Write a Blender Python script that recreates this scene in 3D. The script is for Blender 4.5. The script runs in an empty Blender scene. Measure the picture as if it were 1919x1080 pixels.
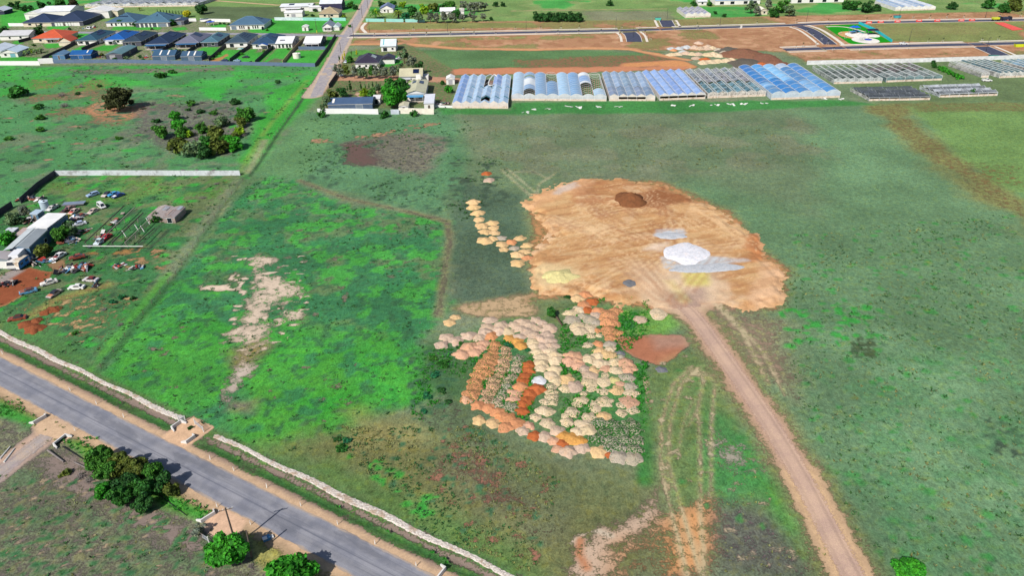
import bpy, math, random
import numpy as np
from mathutils import Vector, Matrix
sc = bpy.context.scene
col = sc.collection
R = math.radians
# ------------------------------------------------------------------ camera (drone, 95 m up, looking 30 deg down)
CAM_H, FPX, PITCH, ROLL = 95.0, 1377.0, R(30.0), 0.02
F3 = Vector((0, math.cos(PITCH), -math.sin(PITCH)))
R0 = Vector((1, 0, 0)); U0 = Vector((0, math.sin(PITCH), math.cos(PITCH)))
R3 = R0 * math.cos(ROLL) - U0 * math.sin(ROLL)
U3 = U0 * math.cos(ROLL) + R0 * math.sin(ROLL)
cam = bpy.data.cameras.new("camera"); camo = bpy.data.objects.new("camera", cam); col.objects.link(camo)
cam.sensor_width = 36.0; cam.lens = 36.0 * FPX / 1919.0; cam.clip_start = 1.0; cam.clip_end = 9000.0
camo.matrix_world = Matrix(((R3.x, U3.x, -F3.x, 0), (R3.y, U3.y, -F3.y, 0), (R3.z, U3.z, -F3.z, CAM_H), (0, 0, 0, 1)))
sc.camera = camo
def G(px, py, z=0.0):
    """survey point: where the sight line through a photograph pixel meets the level z"""
    d = R3 * (px - 959.5) + U3 * (540.0 - py) + F3 * FPX
    t = (z - CAM_H) / d.z
    return (d.x * t, d.y * t)
def GP(pts, z=0.0): return [G(p[0], p[1], z) for p in pts]
def mpp(py):  # metres per photo pixel across, at row py
    return CAM_H / (FPX * math.sin(PITCH) + (py - 540.0) * math.cos(PITCH))
GRID = R(1.6)      # the land's survey grid is turned this much
# ------------------------------------------------------------------ light
SAZ = Vector((0.57, 0.82, 0)).normalized(); SEL = R(42)
sd = Vector((SAZ.x * math.cos(SEL), SAZ.y * math.cos(SEL), -math.sin(SEL)))
sun = bpy.data.lights.new("sun", 'SUN'); suno = bpy.data.objects.new("sun", sun); col.objects.link(suno)
sun.energy = 4.9; sun.angle = R(0.5); sun.color = (1.0, 0.95, 0.87)
suno.rotation_euler = sd.to_track_quat('-Z', 'Y').to_euler()
w = bpy.data.worlds.new("World"); sc.world = w; w.use_nodes = True
nt = w.node_tree; sky = nt.nodes.new('ShaderNodeTexSky'); sky.sky_type = 'NISHITA'; sky.sun_disc = False
sky.sun_elevation = SEL; sky.sun_rotation = math.atan2(-SAZ.x, -SAZ.y); sky.air_density = 1.0; sky.dust_density = 1.0
bg = nt.nodes['Background']; bg.inputs[1].default_value = 0.08
nt.links.new(sky.outputs[0], bg.inputs[0])
vs = sc.view_settings; vs.view_transform = 'Standard'; vs.look = 'None'; vs.gamma = 1.0; vs.exposure = 0.48
sc.cycles.max_bounces = 5; sc.cycles.diffuse_bounces = 2; sc.cycles.transparent_max_bounces = 12
# ------------------------------------------------------------------ colour and materials
ALB = 0.66
def S(r, g, b, k=ALB):
    f = lambda c: ((c / 255.0) / 12.92 if c <= 10 else ((c / 255.0 + 0.055) / 1.055) ** 2.4)
    return (f(r) * k, f(g) * k, f(b) * k)
class NT:
    def __init__(s, name):
        s.m = bpy.data.materials.new(name); s.m.use_nodes = True; s.t = s.m.node_tree
        s.b = s.t.nodes['Principled BSDF']; s.l = s.t.links
    def n(s, typ, **kw):
        nd = s.t.nodes.new(typ)
        for k, v in kw.items(): setattr(nd, k, v)
        return nd
    def put(s, sock, v):
        if isinstance(v, bpy.types.NodeSocket): s.l.new(v, sock)
        elif isinstance(v, tuple) and len(v) == 3 and sock.type == 'RGBA': sock.default_value = (*v, 1)
        else: sock.default_value = v
    def coord(s, obj=False):
        if obj: return s.n('ShaderNodeTexCoord').outputs['Object']
        return s.n('ShaderNodeNewGeometry').outputs['Position']
    def noise(s, vec, scale, detail=4, rough=0.55, dist=0.0, stretch=None):
        if stretch:
            mp = s.n('ShaderNodeMapping'); mp.inputs['Scale'].default_value = stretch; s.l.new(vec, mp.inputs[0]); vec = mp.outputs[0]
        nd = s.n('ShaderNodeTexNoise'); s.l.new(vec, nd.inputs['Vector'])
        nd.inputs['Scale'].default_value = scale; nd.inputs['Detail'].default_value = detail; nd.inputs['Roughness'].default_value = rough
        nd.inputs['Distortion'].default_value = dist
        return nd.outputs['Fac']
    def ramp(s, f, lo, hi, a=0.0, b=1.0):
        nd = s.n('ShaderNodeMapRange', interpolation_type='SMOOTHSTEP')
        s.put(nd.inputs['Value'], f); nd.inputs['From Min'].default_value = lo; nd.inputs['From Max'].default_value = hi
        nd.inputs['To Min'].default_value = a; nd.inputs['To Max'].default_value = b
        return nd.outputs[0]
    def math(s, op, a, b=0.0, c=0.0):
        nd = s.n('ShaderNodeMath', operation=op)
        for i, v in enumerate((a, b, c)): s.put(nd.inputs[i], v)
        return nd.outputs[0]
    def mix(s, f, a, b, mode='MIX'):
        nd = s.n('ShaderNodeMix', data_type='RGBA', blend_type=mode)
        s.put(nd.inputs[0], f); s.put(nd.inputs[6], a); s.put(nd.inputs[7], b)
        return nd.outputs[2]
    def val(s, c, f):   # scale a colour by a factor socket
        nd = s.n('ShaderNodeVectorMath', operation='SCALE'); s.put(nd.inputs[0], c if not isinstance(c, tuple) else c)
        s.put(nd.inputs['Scale'], f); return nd.outputs[0]
    def attr(s, name, typ='GEOMETRY'):
        return s.n('ShaderNodeAttribute', attribute_name=name, attribute_type=typ)
    def bump(s, h, strength=0.5, dist=0.1):
        nd = s.n('ShaderNodeBump'); s.put(nd.inputs['Height'], h); nd.inputs['Strength'].default_value = strength; nd.inputs['Distance'].default_value = dist
        s.l.new(nd.outputs[0], s.b.inputs['Normal'])
    def out(s, c, rough=0.9, spec=0.2, metal=0.0):
        s.put(s.b.inputs['Base Color'], c); s.put(s.b.inputs['Roughness'], rough)
        s.b.inputs['Specular IOR Level'].default_value = spec; s.b.inputs['Metallic'].default_value = metal
        return s.m
_mats = {}
def mat(rgb, rough=0.7, var=0.18, scale=0.6, spec=0.25, metal=0.0, dirt=None, k=ALB):
    """painted or bare surface with uneven weathering; dirt = sRGB of stains"""
    key = (rgb, rough, var, scale, spec, metal, dirt, k)
    if key in _mats: return _mats[key]
    t = NT('surface_%d_%d_%d' % rgb); c = S(*rgb, k)
    p = t.coord(); n1 = t.noise(p, scale, 5); n2 = t.noise(p, scale * 6, 3)
    f = t.math('ADD', t.math('MULTIPLY', n1, 0.65), t.math('MULTIPLY', n2, 0.35))
    cc = t.val(t.mix(0.0, c, c), t.ramp(f, 0.3, 0.7, 1 - var, 1 + var))
    if dirt: cc = t.mix(t.ramp(t.noise(p, scale * 1.7, 6, 0.65), 0.5, 0.68, 0, 0.85), cc, S(*dirt, k))
    _mats[key] = t.out(cc, rough, spec, metal); return _mats[key]
def glass(rgb=(30, 38, 48)):
    key = ('glass', rgb)
    if key not in _mats: _mats[key] = NT('glass_pane').out(S(*rgb), 0.08, 0.6)
    return _mats[key]
# ------------------------------------------------------------------ mesh building
class MB:
    def __init__(s): s.v = []; s.f = []
    def add(s, vs, fs):
        o = len(s.v); s.v += [tuple(p) for p in vs]; s.f += [tuple(i + o for i in f) for f in fs]; return s
    def box(s, x0, x1, y0, y1, z0, z1):
        return s.add([(x0, y0, z0), (x1, y0, z0), (x1, y1, z0), (x0, y1, z0), (x0, y0, z1), (x1, y0, z1), (x1, y1, z1), (x0, y1, z1)],
                     [(3, 2, 1, 0), (4, 5, 6, 7), (0, 1, 5, 4), (1, 2, 6, 5), (2, 3, 7, 6), (3, 0, 4, 7)])
    def bar(s, a, b, r, n=4, r2=None):
        a = Vector(a); b = Vector(b); d = (b - a)
        if d.length < 1e-6: return s
        d.normalize(); u = d.cross(Vector((0, 0, 1)))
        if u.length < 1e-3: u = Vector((1, 0, 0))
        u.normalize(); w_ = d.cross(u); r2 = r if r2 is None else r2; vs_ = []
        for p, rr in ((a, r), (b, r2)):
            for i in range(n):
                an = 2 * math.pi * (i + 0.5) / n; vs_.append(p + u * math.cos(an) * rr + w_ * math.sin(an) * rr)
        fs = [(i, (i + 1) % n, n + (i + 1) % n, n + i) for i in range(n)] + [tuple(range(n))[::-1], tuple(range(n, 2 * n))]
        return s.add(vs_, fs)
    def tube(s, pts, rs, n=7):
        for i in range(len(pts) - 1): s.bar(pts[i], pts[i + 1], rs[i], n, rs[i + 1])
        return s
    def lathe(s, prof, n=18, c=(0, 0)):
        vs_ = []; m = len(prof)
        for (r, z) in prof:
            for i in range(n):
                a = 2 * math.pi * i / n; vs_.append((c[0] + r * math.cos(a), c[1] + r * math.sin(a), z))
        fs = [(j * n + i, j * n + (i + 1) % n, (j + 1) * n + (i + 1) % n, (j + 1) * n + i) for j in range(m - 1) for i in range(n)]
        fs += [tuple(range(n))[::-1], tuple(range((m - 1) * n, m * n))]
        return s.add(vs_, fs)
    def prism(s, poly, y0, y1, axis='y'):   # extrude a 2-D (x,z) outline along y, or (y,z) outline along x
        n = len(poly)
        if axis == 'y': vs_ = [(x, y0, z) for x, z in poly] + [(x, y1, z) for x, z in poly]
        elif axis == 'x': vs_ = [(y0, x, z) for x, z in poly] + [(y1, x, z) for x, z in poly]
        else: vs_ = [(x, z, y0) for x, z in poly] + [(x, z, y1) for x, z in poly]
        return s.add(vs_, [tuple(range(n)), tuple(range(n, 2 * n))[::-1]] + [(i, i + n, (i + 1) % n + n, (i + 1) % n) for i in range(n)])
    def build(s, name, m, parent=None, loc=None, rz=None, smooth=False):
        me = bpy.data.meshes.new(name); me.from_pydata(s.v, [], s.f); me.validate(); me.update()
        if smooth: me.polygons.foreach_set('use_smooth', [True] * len(me.polygons))
        import bmesh
        bm = bmesh.new(); bm.from_mesh(me); bmesh.ops.recalc_face_normals(bm, faces=bm.faces); bm.to_mesh(me); bm.free()
        if m is not None: me.materials.append(m)
        o = bpy.data.objects.new(name, me); col.objects.link(o)
        if parent is not None: o.parent = parent
        if loc is not None: o.location = loc
        if rz is not None: o.rotation_euler.z = rz
        return o
def tag(o, label=None, cat=None, group=None, kind=None):
    if label: o['label'] = label
    if cat: o['category'] = cat
    if group: o['group'] = group
    if kind: o['kind'] = kind
    return o
def thing(name, label, cat, loc=(0, 0, 0), rz=0.0, group=None, scale=None):
    o = bpy.data.objects.new(name, None); col.objects.link(o); o.empty_display_size = 0.2
    o.location = loc if len(loc) == 3 else (loc[0], loc[1], 0); o.rotation_euler.z = rz
    if scale: o.scale = scale
    return tag(o, label, cat, group)
def kids(o): return [c for c in col.objects if c.parent == o]
def dup(o, loc=None, rz=None, label=None, group=None, parent=None, tree=None):
    if tree is None: tree = family(o)
    c = o.copy(); col.objects.link(c)
    if parent is not None: c.parent = parent
    if loc is not None: c.location = loc if len(loc) == 3 else (loc[0], loc[1], o.location.z)
    if rz is not None: c.rotation_euler.z = rz
    if label: c['label'] = label
    if group: c['group'] = group
    for ch, sub in tree: dup(ch, parent=c, tree=sub)
    return c
def family(o): return [(c, family(c)) for c in o.children]
ORD = ['first', 'second', 'third', 'fourth', 'fifth', 'sixth', 'seventh', 'eighth', 'ninth', 'tenth', 'eleventh', 'twelfth', 'thirteenth',
       'fourteenth', 'fifteenth', 'sixteenth', 'seventeenth', 'eighteenth', 'nineteenth', 'twentieth', 'twenty-first', 'twenty-second', 'twenty-third', 'twenty-fourth', 'twenty-fifth', 'twenty-sixth', 'twenty-seventh', 'twenty-eighth', 'twenty-ninth', 'thirtieth']
# ------------------------------------------------------------------ array noise
def _h(i, j, s):
    n = (i * 374761393 + j * 668265263 + s * 974711) & 0xffffffff
    n = ((n ^ (n >> 13)) * 1274126177) & 0xffffffff
    return ((n ^ (n >> 16)) & 0xffff) / 65535.0
def vnoise(x, y, s=0):
    i = np.floor(x).astype(np.int64); j = np.floor(y).astype(np.int64); fx = x - i; fy = y - j
    fx = fx * fx * (3 - 2 * fx); fy = fy * fy * (3 - 2 * fy)
    return (_h(i, j, s) * (1 - fx) + _h(i + 1, j, s) * fx) * (1 - fy) + (_h(i, j + 1, s) * (1 - fx) + _h(i + 1, j + 1, s) * fx) * fy
def fbm(x, y, scale, octv=4, s=0):
    a = 0.0; amp = 1.0; tot = 0.0; f = 1.0 / scale
    for k in range(octv):
        a = a + amp * vnoise(x * f + 13.7 * k, y * f - 7.1 * k, s + k); tot += amp; amp *= 0.55; f *= 2.03
    return a / tot
def sstep(x, a, b):
    t = np.clip((x - a) / (b - a), 0, 1); return t * t * (3 - 2 * t)
def polysd(X, Y, poly):
    P = np.array(poly); n = len(P); d = np.full(X.shape, 1e9); ins = np.zeros(X.shape, bool)
    for i in range(n):
        ax, ay = P[i]; bx, by = P[(i + 1) % n]; ex, ey = bx - ax, by - ay
        t = np.clip(((X - ax) * ex + (Y - ay) * ey) / (ex * ex + ey * ey + 1e-12), 0, 1)
        d = np.minimum(d, (X - ax - t * ex) ** 2 + (Y - ay - t * ey) ** 2)
        if abs(ey) > 1e-12:
            c = ((ay > Y) != (by > Y)) & (X < ex * (Y - ay) / ey + ax); ins ^= c
    d = np.sqrt(d); return np.where(ins, d, -d)
def linesd(X, Y, pts):   # distance to a polyline and the share of its length
    P = np.array(pts); d = np.full(X.shape, 1e9); s = np.zeros(X.shape); n = len(P) - 1
    for i in range(n):
        ax, ay = P[i]; bx, by = P[i + 1]; ex, ey = bx - ax, by - ay
        t = np.clip(((X - ax) * ex + (Y - ay) * ey) / (ex * ex + ey * ey + 1e-12), 0, 1)
        q = (X - ax - t * ex) ** 2 + (Y - ay - t * ey) ** 2; m = q < d
        d = np.where(m, q, d); s = np.where(m, (i + t) / n, s)
    return np.sqrt(d), s
# ================================================================== GROUND
def axis(lo, hi, segs, far):
    a = []
    for (p, q, st) in segs: a.append(np.arange(p, q, st))
    a = np.concatenate(a + [[hi]]); g = []; st = segs[-1][2]; x = hi
    while x < far[1]: st *= 1.5; x += st; g.append(x)
    h = []; st = segs[0][2]; x = lo
    while x > far[0]: st *= 1.5; x -= st; h.append(x)
    return np.concatenate([h[::-1], a, g])
gx = axis(-440, 440, [(-440, -150, 1.3), (-150, 130, 0.62), (130, 440, 1.3)], (-4000, 4000))
gy = axis(55, 700, [(55, 120, 0.5), (120, 215, 0.62), (215, 340, 1.0), (340, 700, 1.7)], (-2500, 6000))
NX, NY = len(gx), len(gy)
GX, GY = np.meshgrid(gx, gy)
GZ = np.zeros((NY, NX))
cG = np.zeros((NY, NX, 3)); cS = np.zeros((NY, NX, 3)); cov = np.zeros((NY, NX))
n40 = fbm(GX, GY, 40, 5, 1); n12 = fbm(GX, GY, 12, 4, 2); n4 = fbm(GX, GY, 4.5, 4, 3); n90 = fbm(GX, GY, 95, 4, 5); n2 = fbm(GX, GY, 2.0, 3, 8)
lin = lambda c: np.array(S(*c))
cG[:] = lin((84, 114, 84)); cS[:] = lin((118, 108, 100)); cov[:] = 0.84
def win(x0, x1, y0, y1):
    return (slice(max(0, np.searchsorted(gy, y0) - 1), np.searchsorted(gy, y1) + 1), slice(max(0, np.searchsorted(gx, x0) - 1), np.searchsorted(gx, x1) + 1))
def lay(w_, sl, grass=None, soil=None, cover=None, z=None):
    ww = w_[..., None]
    if grass is not None: cG[sl] = cG[sl] * (1 - ww) + lin(grass) * ww
    if soil is not None: cS[sl] = cS[sl] * (1 - ww) + lin(soil) * ww
    if cover is not None: cov[sl] = cov[sl] * (1 - w_) + cover * w_
    if z is not None: GZ[sl] = GZ[sl] * (1 - w_) + z * w_
def region(pts, grass=None, soil=None, cover=None, fea=1.5, wob=3.0, op=1.0, ns='n12', thr=None, z=None, world=False):
    P = pts if world else GP(pts); xs = [p[0] for p in P]; ys = [p[1] for p in P]; m = fea + wob + 2
    sl = win(min(xs) - m, max(xs) + m, min(ys) - m, max(ys) + m)
    N = {'n12': n12, 'n40': n40, 'n4': n4, 'n90': n90, 'n2': n2}[ns][sl]
    w_ = sstep(polysd(GX[sl], GY[sl], P) + (n12[sl] - 0.5) * 2 * wob + (n4[sl] - .5) * wob * .7, -fea, fea) * op
    if thr: w_ = w_ * sstep(N, thr[0], thr[1])
    lay(w_, sl, grass, soil, cover, z)
def stroke(pts, width, grass=None, soil=None, cover=None, fea=0.6, wob=0.6, op=1.0, w2=None, brk=None, off=0.0, z=None):
    P = GP(pts); m = max(width, w2 or 0) + fea + wob + 2 + abs(off)
    if off:
        Q = []
        for i, p in enumerate(P):
            a = P[max(0, i - 1)]; b = P[min(len(P) - 1, i + 1)]; dx, dy = b[0] - a[0], b[1] - a[1]; L = math.hypot(dx, dy)
            Q.append((p[0] - dy / L * off, p[1] + dx / L * off))
        P = Q
    xs = [p[0] for p in P]; ys = [p[1] for p in P]
    sl = win(min(xs) - m, max(xs) + m, min(ys) - m, max(ys) + m)
    d, s = linesd(GX[sl], GY[sl], P); hw = width / 2 if w2 is None else (width * (1 - s) + w2 * s) / 2
    w_ = sstep(hw - d + (n4[sl] - 0.5) * 2 * wob, -fea, fea) * op
    if brk: w_ = w_ * sstep(n4[sl], brk[0], brk[1])
    lay(w_, sl, grass, soil, cover, z)
rs = np.random.RandomState(7)
def spots(pts, n, r0, r1, grass=None, soil=None, cover=None, el=1.6, op=0.95, cl=None):
    """scattered flecks of another plant or of bare earth; n of them inside the outline"""
    P = GP(pts); A = np.array(P); k = 0; tries = 0
    while k < n and tries < n * 30:
        tries += 1
        x = rs.uniform(A[:, 0].min(), A[:, 0].max()); y = rs.uniform(A[:, 1].min(), A[:, 1].max())
        if polysd(np.array([x]), np.array([y]), P)[0] < 0: continue
        if cl and fbm(np.array([x]), np.array([y]), cl[0], 3, 31)[0] < cl[1]: continue
        k += 1; r = rs.uniform(r0, r1) * rs.uniform(.7, 1.1); e = rs.uniform(1 / el, el); sl = win(x - r * 3, x + r * 3, y - r * 3, y + r * 3)
        if 0 in GX[sl].shape: continue
        d = np.hypot((GX[sl] - x) / e, (GY[sl] - y) * e) / r + (n2[sl] - .5) * 1.1
        lay(sstep(1.0 - d, -0.25, 0.25) * op, sl, grass, soil, cover)
# broad tones of the big field
region([(-900, -200), (2800, -200), (2800, 2200), (-900, 2200)], grass=(102, 116, 98), fea=1, op=0.8, ns='n40', thr=(0.42, 0.62))
region([(1250, 195), (2300, 170), (2600, 1300), (1480, 1300)], grass=(74, 118, 84), fea=10, wob=12, op=0.85)
region([(1500, 250), (2300, 200), (2600, 1300), (1700, 1300)], grass=(92, 140, 104), fea=10, wob=14, op=0.5, ns='n40', thr=(0.40, 0.66))
region([(850, 210), (1500, 200), (1560, 420), (1300, 330), (1000, 330)], grass=(80, 106, 80), fea=8, wob=8, op=0.8)
region([(840, 330), (985, 370), (1010, 560), (850, 590), (835, 430)], grass=(48, 82, 66), fea=3, wob=5, op=0.85)
region([(560, 210), (860, 205), (870, 330), (840, 410), (480, 330)], grass=(64, 118, 82), soil=(118, 108, 104), cover=0.76, fea=4, wob=6)
region([(630, 270), (770, 245), (850, 262), (790, 330), (690, 312)], grass=(95, 100, 92), soil=(112, 100, 96), cover=0.6, fea=3, wob=5)
region([(635, 272), (690, 268), (700, 310), (650, 306)], soil=(112, 90, 84), cover=0.34, fea=4, wob=5)
stroke([(590, 264), (640, 262), (700, 255), (760, 240), (815, 232)], 5, soil=(196, 150, 120), cover=0.45, brk=(.45, .6), wob=2)
spots([(850, 300), (920, 290), (960, 380), (840, 390)], 70, .6, 1.6, grass=(34, 66, 48), cover=1.0)
spots([(600, 260), (900, 240), (900, 420), (500, 330)], 150, .6, 1.8, grass=(38, 84, 60), cover=1.0, cl=(14, .5))
# far country beyond the houses and greenhouses
region([(-900, -140), (2800, -140), (2800, 60), (1919, 40), (700, 75), (560, 118), (0, 118), (-900, 118)], grass=(88, 128, 66), soil=(176, 158, 120), cover=0.8, fea=4, wob=6)
region([(-900, -200), (2800, -200), (2800, 25), (1919, 14), (1250, 40), (650, 30), (380, 22), (-900, 16)], grass=(112, 138, 84), soil=(170, 160, 120), cover=0.78, fea=4, wob=10, ns='n40', thr=(.4, .6))
region([(-900, -200), (2800, -200), (2800, 20), (1919, 10), (1250, 36), (650, 20), (-900, 16)], grass=(38, 140, 52), fea=4, wob=10, ns='n40', thr=(.54, .62))
region([(370, 12), (560, 12), (560, 34), (440, 44), (380, 33)], grass=(64, 90, 54), fea=3, wob=4)
region([(1090, 20), (1260, 20), (1270, 38), (1100, 40)], grass=(108, 112, 98), fea=5, wob=6, op=.8)
stroke([(395, 0), (520, 9), (640, 2)], 4, soil=(205, 180, 140), cover=.1, fea=1.5)
stroke([(960, 20), (1100, 18), (1250, 16)], 2.5, soil=(190, 170, 130), cover=.25, fea=1.5)
# bare building lots around the new streets
LOT = (190, 142, 108)
region([(665, 64), (1240, 50), (1500, 40), (2000, 26), (2100, 24), (2100, 160), (1950, 108), (1850, 110), (1520, 120), (1470, 96), (1300, 95), (1100, 92), (840, 92), (660, 82)], grass=(126, 124, 74), soil=LOT, cover=0.36, fea=3, wob=3)
region([(668, 41), (1250, 37), (1440, 30), (2000, 18), (2000, 34), (1440, 46), (1240, 52), (670, 62)], grass=(122, 124, 74), soil=LOT, cover=0.40, fea=3, wob=2)
region([(1640, 42), (1919, 40), (1919, 78), (1660, 78)], grass=(104, 122, 66), cover=.68, fea=3, wob=5)
ALLLOT = [(665, 41), (1250, 37), (2000, 18), (2100, 160), (1850, 110), (1520, 120), (1300, 95), (1100, 92), (840, 92), (660, 82)]
region(ALLLOT, soil=(212, 166, 130), fea=2, wob=1, ns='n12', thr=(.50, .60), op=.8)
region(ALLLOT, grass=(112, 122, 70), cover=.62, fea=2, wob=1, ns='n40', thr=(.52, .60), op=.8)
region(ALLLOT, soil=(168, 118, 88), fea=2, wob=1, ns='n4', thr=(.54, .62), op=.6)
region([(690, 43), (1000, 42), (1000, 50), (690, 55)], grass=(112, 122, 66), cover=.75, fea=2, wob=3)
region([(760, 92), (1100, 95), (1240, 98), (1270, 125), (1060, 138), (800, 138), (770, 118)], grass=(62, 108, 62), soil=(178, 120, 96), cover=0.72, fea=2.5, wob=5)
region([(960, 112), (1240, 100), (1300, 128), (1180, 134), (1000, 138)], soil=(172, 122, 96), cover=0.42, fea=4, wob=6, op=.8)
stroke([(660, 83), (760, 82), (860, 91), (1000, 93), (1110, 90), (1180, 92), (1260, 107), (1290, 112)], 5, soil=(214, 158, 112), cover=.08, fea=2)
stroke([(1180, 122), (1270, 116), (1290, 124), (1250, 122)], 9, soil=(212, 150, 100), cover=.05, fea=2)
stroke([(670, 72), (860, 72), (1100, 68)], 8, grass=(112, 120, 66), cover=.7, fea=3, brk=(.4, .6))
region([(840, 128), (1290, 124), (1290, 131), (840, 142)], soil=(205, 140, 105), cover=.3, fea=2, wob=3)
# gardens, lawns and yards of the houses
LAWN = (28, 146, 26)
region([(0, 40), (500, 36), (640, 60), (628, 120), (590, 125), (0, 122)], grass=(70, 118, 48), soil=(176, 164, 146), cover=0.5, fea=1.5, wob=1)
for q in ([(0, 22), (75, 14), (100, 10), (85, 22), (40, 42), (0, 58)], [(455, 36), (520, 34), (655, 38), (640, 56), (600, 60), (500, 62), (470, 60)], [(88, 48), (130, 48), (120, 55), (90, 55)],
          [(215, 49), (300, 50), (300, 55), (210, 56)], [(322, 52), (345, 50), (350, 55), (330, 57)], [(123, 100), (152, 86), (170, 86), (145, 100)], [(172, 92), (195, 84), (222, 84), (205, 96)], [(368, 96), (382, 88), (410, 88), (400, 104)],
          [(394, 112), (420, 94), (455, 93), (440, 114)], [(432, 114), (470, 92), (480, 92), (470, 116)], [(456, 110), (475, 99), (510, 96), (488, 118)], [(492, 118), (520, 91), (546, 90), (528, 119)], [(532, 120), (556, 95), (605, 94), (588, 122)],
          [(606, 92), (616, 68), (626, 66), (602, 118)], [(80, 82), (115, 80), (112, 88), (90, 90)], [(25, 76), (44, 76), (40, 82), (26, 82)], [(395, 45), (425, 45), (420, 52), (398, 52)], [(0, 104), (75, 108), (70, 114), (0, 114)], [(140, 60), (168, 60), (160, 72), (140, 72)]):
    region(q, grass=LAWN, cover=.97, fea=.8, wob=.8)
region([(395, 113), (425, 100), (432, 104), (405, 116)], soil=(190, 140, 86), cover=.3, fea=1.5, wob=2)
region([(490, 119), (515, 108), (530, 110), (525, 120)], soil=(120, 118, 96), cover=.4, fea=1.5, wob=2)
region([(600, 122), (636, 68), (650, 70), (612, 150), (590, 178), (560, 172)], grass=(40, 140, 34), soil=(175, 150, 120), cover=.85, fea=1.5, wob=1.5)
# old farm block
region([(612, 108), (760, 80), (850, 128), (850, 200), (596, 206), (606, 150)], grass=(74, 112, 62), soil=(176, 140, 118), cover=.55, fea=2, wob=2)
stroke([(622, 146), (700, 147), (760, 146), (850, 150)], 9, soil=(192, 146, 118), cover=.04, fea=1.2)
region([(672, 176), (700, 172), (705, 186), (660, 190)], soil=(205, 175, 150), cover=.1, fea=1.5)
region([(700, 107), (742, 104), (750, 118), (726, 126)], grass=LAWN, cover=.9, fea=1)
region([(640, 100), (690, 90), (700, 100), (650, 112)], grass=(60, 130, 40), cover=.7, fea=1)
# rough paddock, upper left
UL = [(-700, 122), (590, 124), (600, 128), (470, 325), (105, 325), (30, 390), (-900, 430)]
region(UL, grass=(50, 122, 70), soil=(126, 112, 112), cover=.74, fea=2, wob=2)
region(UL, grass=(86, 112, 88), fea=2, wob=2, ns='n12', thr=(.5, .64), op=.9)
region([(-300, 122), (590, 126), (560, 175), (420, 165), (240, 160), (60, 180), (-300, 200)], grass=(30, 144, 44), fea=4, wob=6, ns='n12', thr=(.40, .54))
region([(60, 150), (200, 150), (260, 190), (280, 230), (200, 240), (40, 210)], soil=(178, 132, 104), cover=.52, fea=6, wob=8, ns='n12', thr=(.36, .55))
region([(170, 185), (300, 200), (290, 215), (235, 225), (160, 215)], soil=(208, 150, 112), cover=.4, fea=4, wob=5, op=.8)
region([(270, 195), (450, 190), (470, 240), (430, 290), (300, 280), (240, 250)], grass=(96, 106, 100), soil=(128, 118, 120), cover=.5, fea=5, wob=6, op=.85)
region([(500, 175), (600, 130), (590, 185), (540, 240), (480, 320), (450, 300), (490, 220)], grass=(26, 146, 30), cover=.95, fea=3, wob=4)
region([(370, 165), (425, 165), (420, 190), (380, 180)], grass=(16, 150, 36), cover=1, fea=2, wob=3)
region([(120, 130), (440, 125), (440, 133), (150, 140)], soil=(150, 136, 126), cover=.4, fea=1.5, wob=3, op=.8)
stroke([(590, 150), (545, 205), (515, 245), (470, 322)], 2.0, grass=(112, 138, 58), cover=.85, fea=1.4, off=-4, op=.6)
spots(UL, 420, .5, 2.2, grass=(30, 82, 56), cover=1, cl=(30, .5))
spots(UL, 110, .5, 2.2, soil=(186, 150, 122), cover=.42, cl=(20, .55))
spots(UL, 120, .7, 2.4, grass=(24, 140, 44), cover=1.0)
# left edge of the big field between fence and paddock
region([(480, 325), (560, 215), (640, 230), (600, 300), (560, 335)], grass=(70, 122, 78), fea=4, wob=4)
stroke([(520, 262), (490, 325), (440, 400)], 3, grass=(120, 138, 104), cover=.8, fea=1.5, off=-5)
# wrecking yard
YARD = [(105, 325), (455, 325), (330, 505), (195, 690), (-60, 600), (-400, 560), (-200, 430), (30, 390)]
region(YARD, grass=(20, 100, 46), soil=(156, 132, 92), cover=.80, fea=1.5, wob=2)
region([(105, 328), (450, 328), (410, 390), (300, 385), (150, 380), (60, 385)], grass=(70, 126, 50), soil=(178, 142, 96), cover=.62, fea=3, wob=4, ns='n12', thr=(.35, .55))
region(YARD, grass=(84, 104, 68), cover=.72, fea=2, wob=2, ns='n4', thr=(.50, .58), op=.85)
region([(-60, 560), (200, 540), (300, 560), (200, 680), (60, 620)], grass=(40, 104, 56), soil=(196, 158, 108), cover=.62, fea=4, wob=4)
spots([(120, 560), (280, 555), (235, 640), (150, 640), (90, 610)], 70, .35, 1.1, soil=(200, 168, 124), cover=.42, el=2.2)
spots([(200, 470), (340, 470), (320, 510), (230, 500)], 26, .6, 1.8, soil=(180, 142, 104), cover=.4)
spots(YARD, 160, .5, 1.6, grass=(14, 142, 28), cover=1.0)
spots(YARD, 120, .4, 1.2, grass=(10, 66, 34), cover=1.0)
region([(-20, 560), (20, 515), (55, 503), (100, 508), (96, 524), (55, 545), (10, 572), (-30, 580)], soil=(150, 86, 58), cover=.03, fea=.8, wob=1)
region([(85, 496), (125, 484), (125, 500), (100, 512)], soil=(150, 118, 88), cover=.2, fea=1, wob=1)
region([(5, 515), (30, 503), (45, 508), (10, 528), (-20, 540)], soil=(160, 150, 145), cover=.05, fea=.8, wob=.5)
stroke([(-20, 620), (60, 590), (110, 560), (200, 535)], 3, grass=(120, 132, 70), cover=.55, fea=1.5)
stroke([(155, 470), (200, 474), (260, 468)], 3.5, soil=(170, 130, 80), cover=.4, fea=1.2, brk=(.4, .6))
region([(0, 590), (60, 600), (200, 690), (330, 760), (330, 790), (0, 632)], grass=(52, 112, 50), soil=(148, 128, 110), cover=.7, fea=1.5, wob=2)
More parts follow.
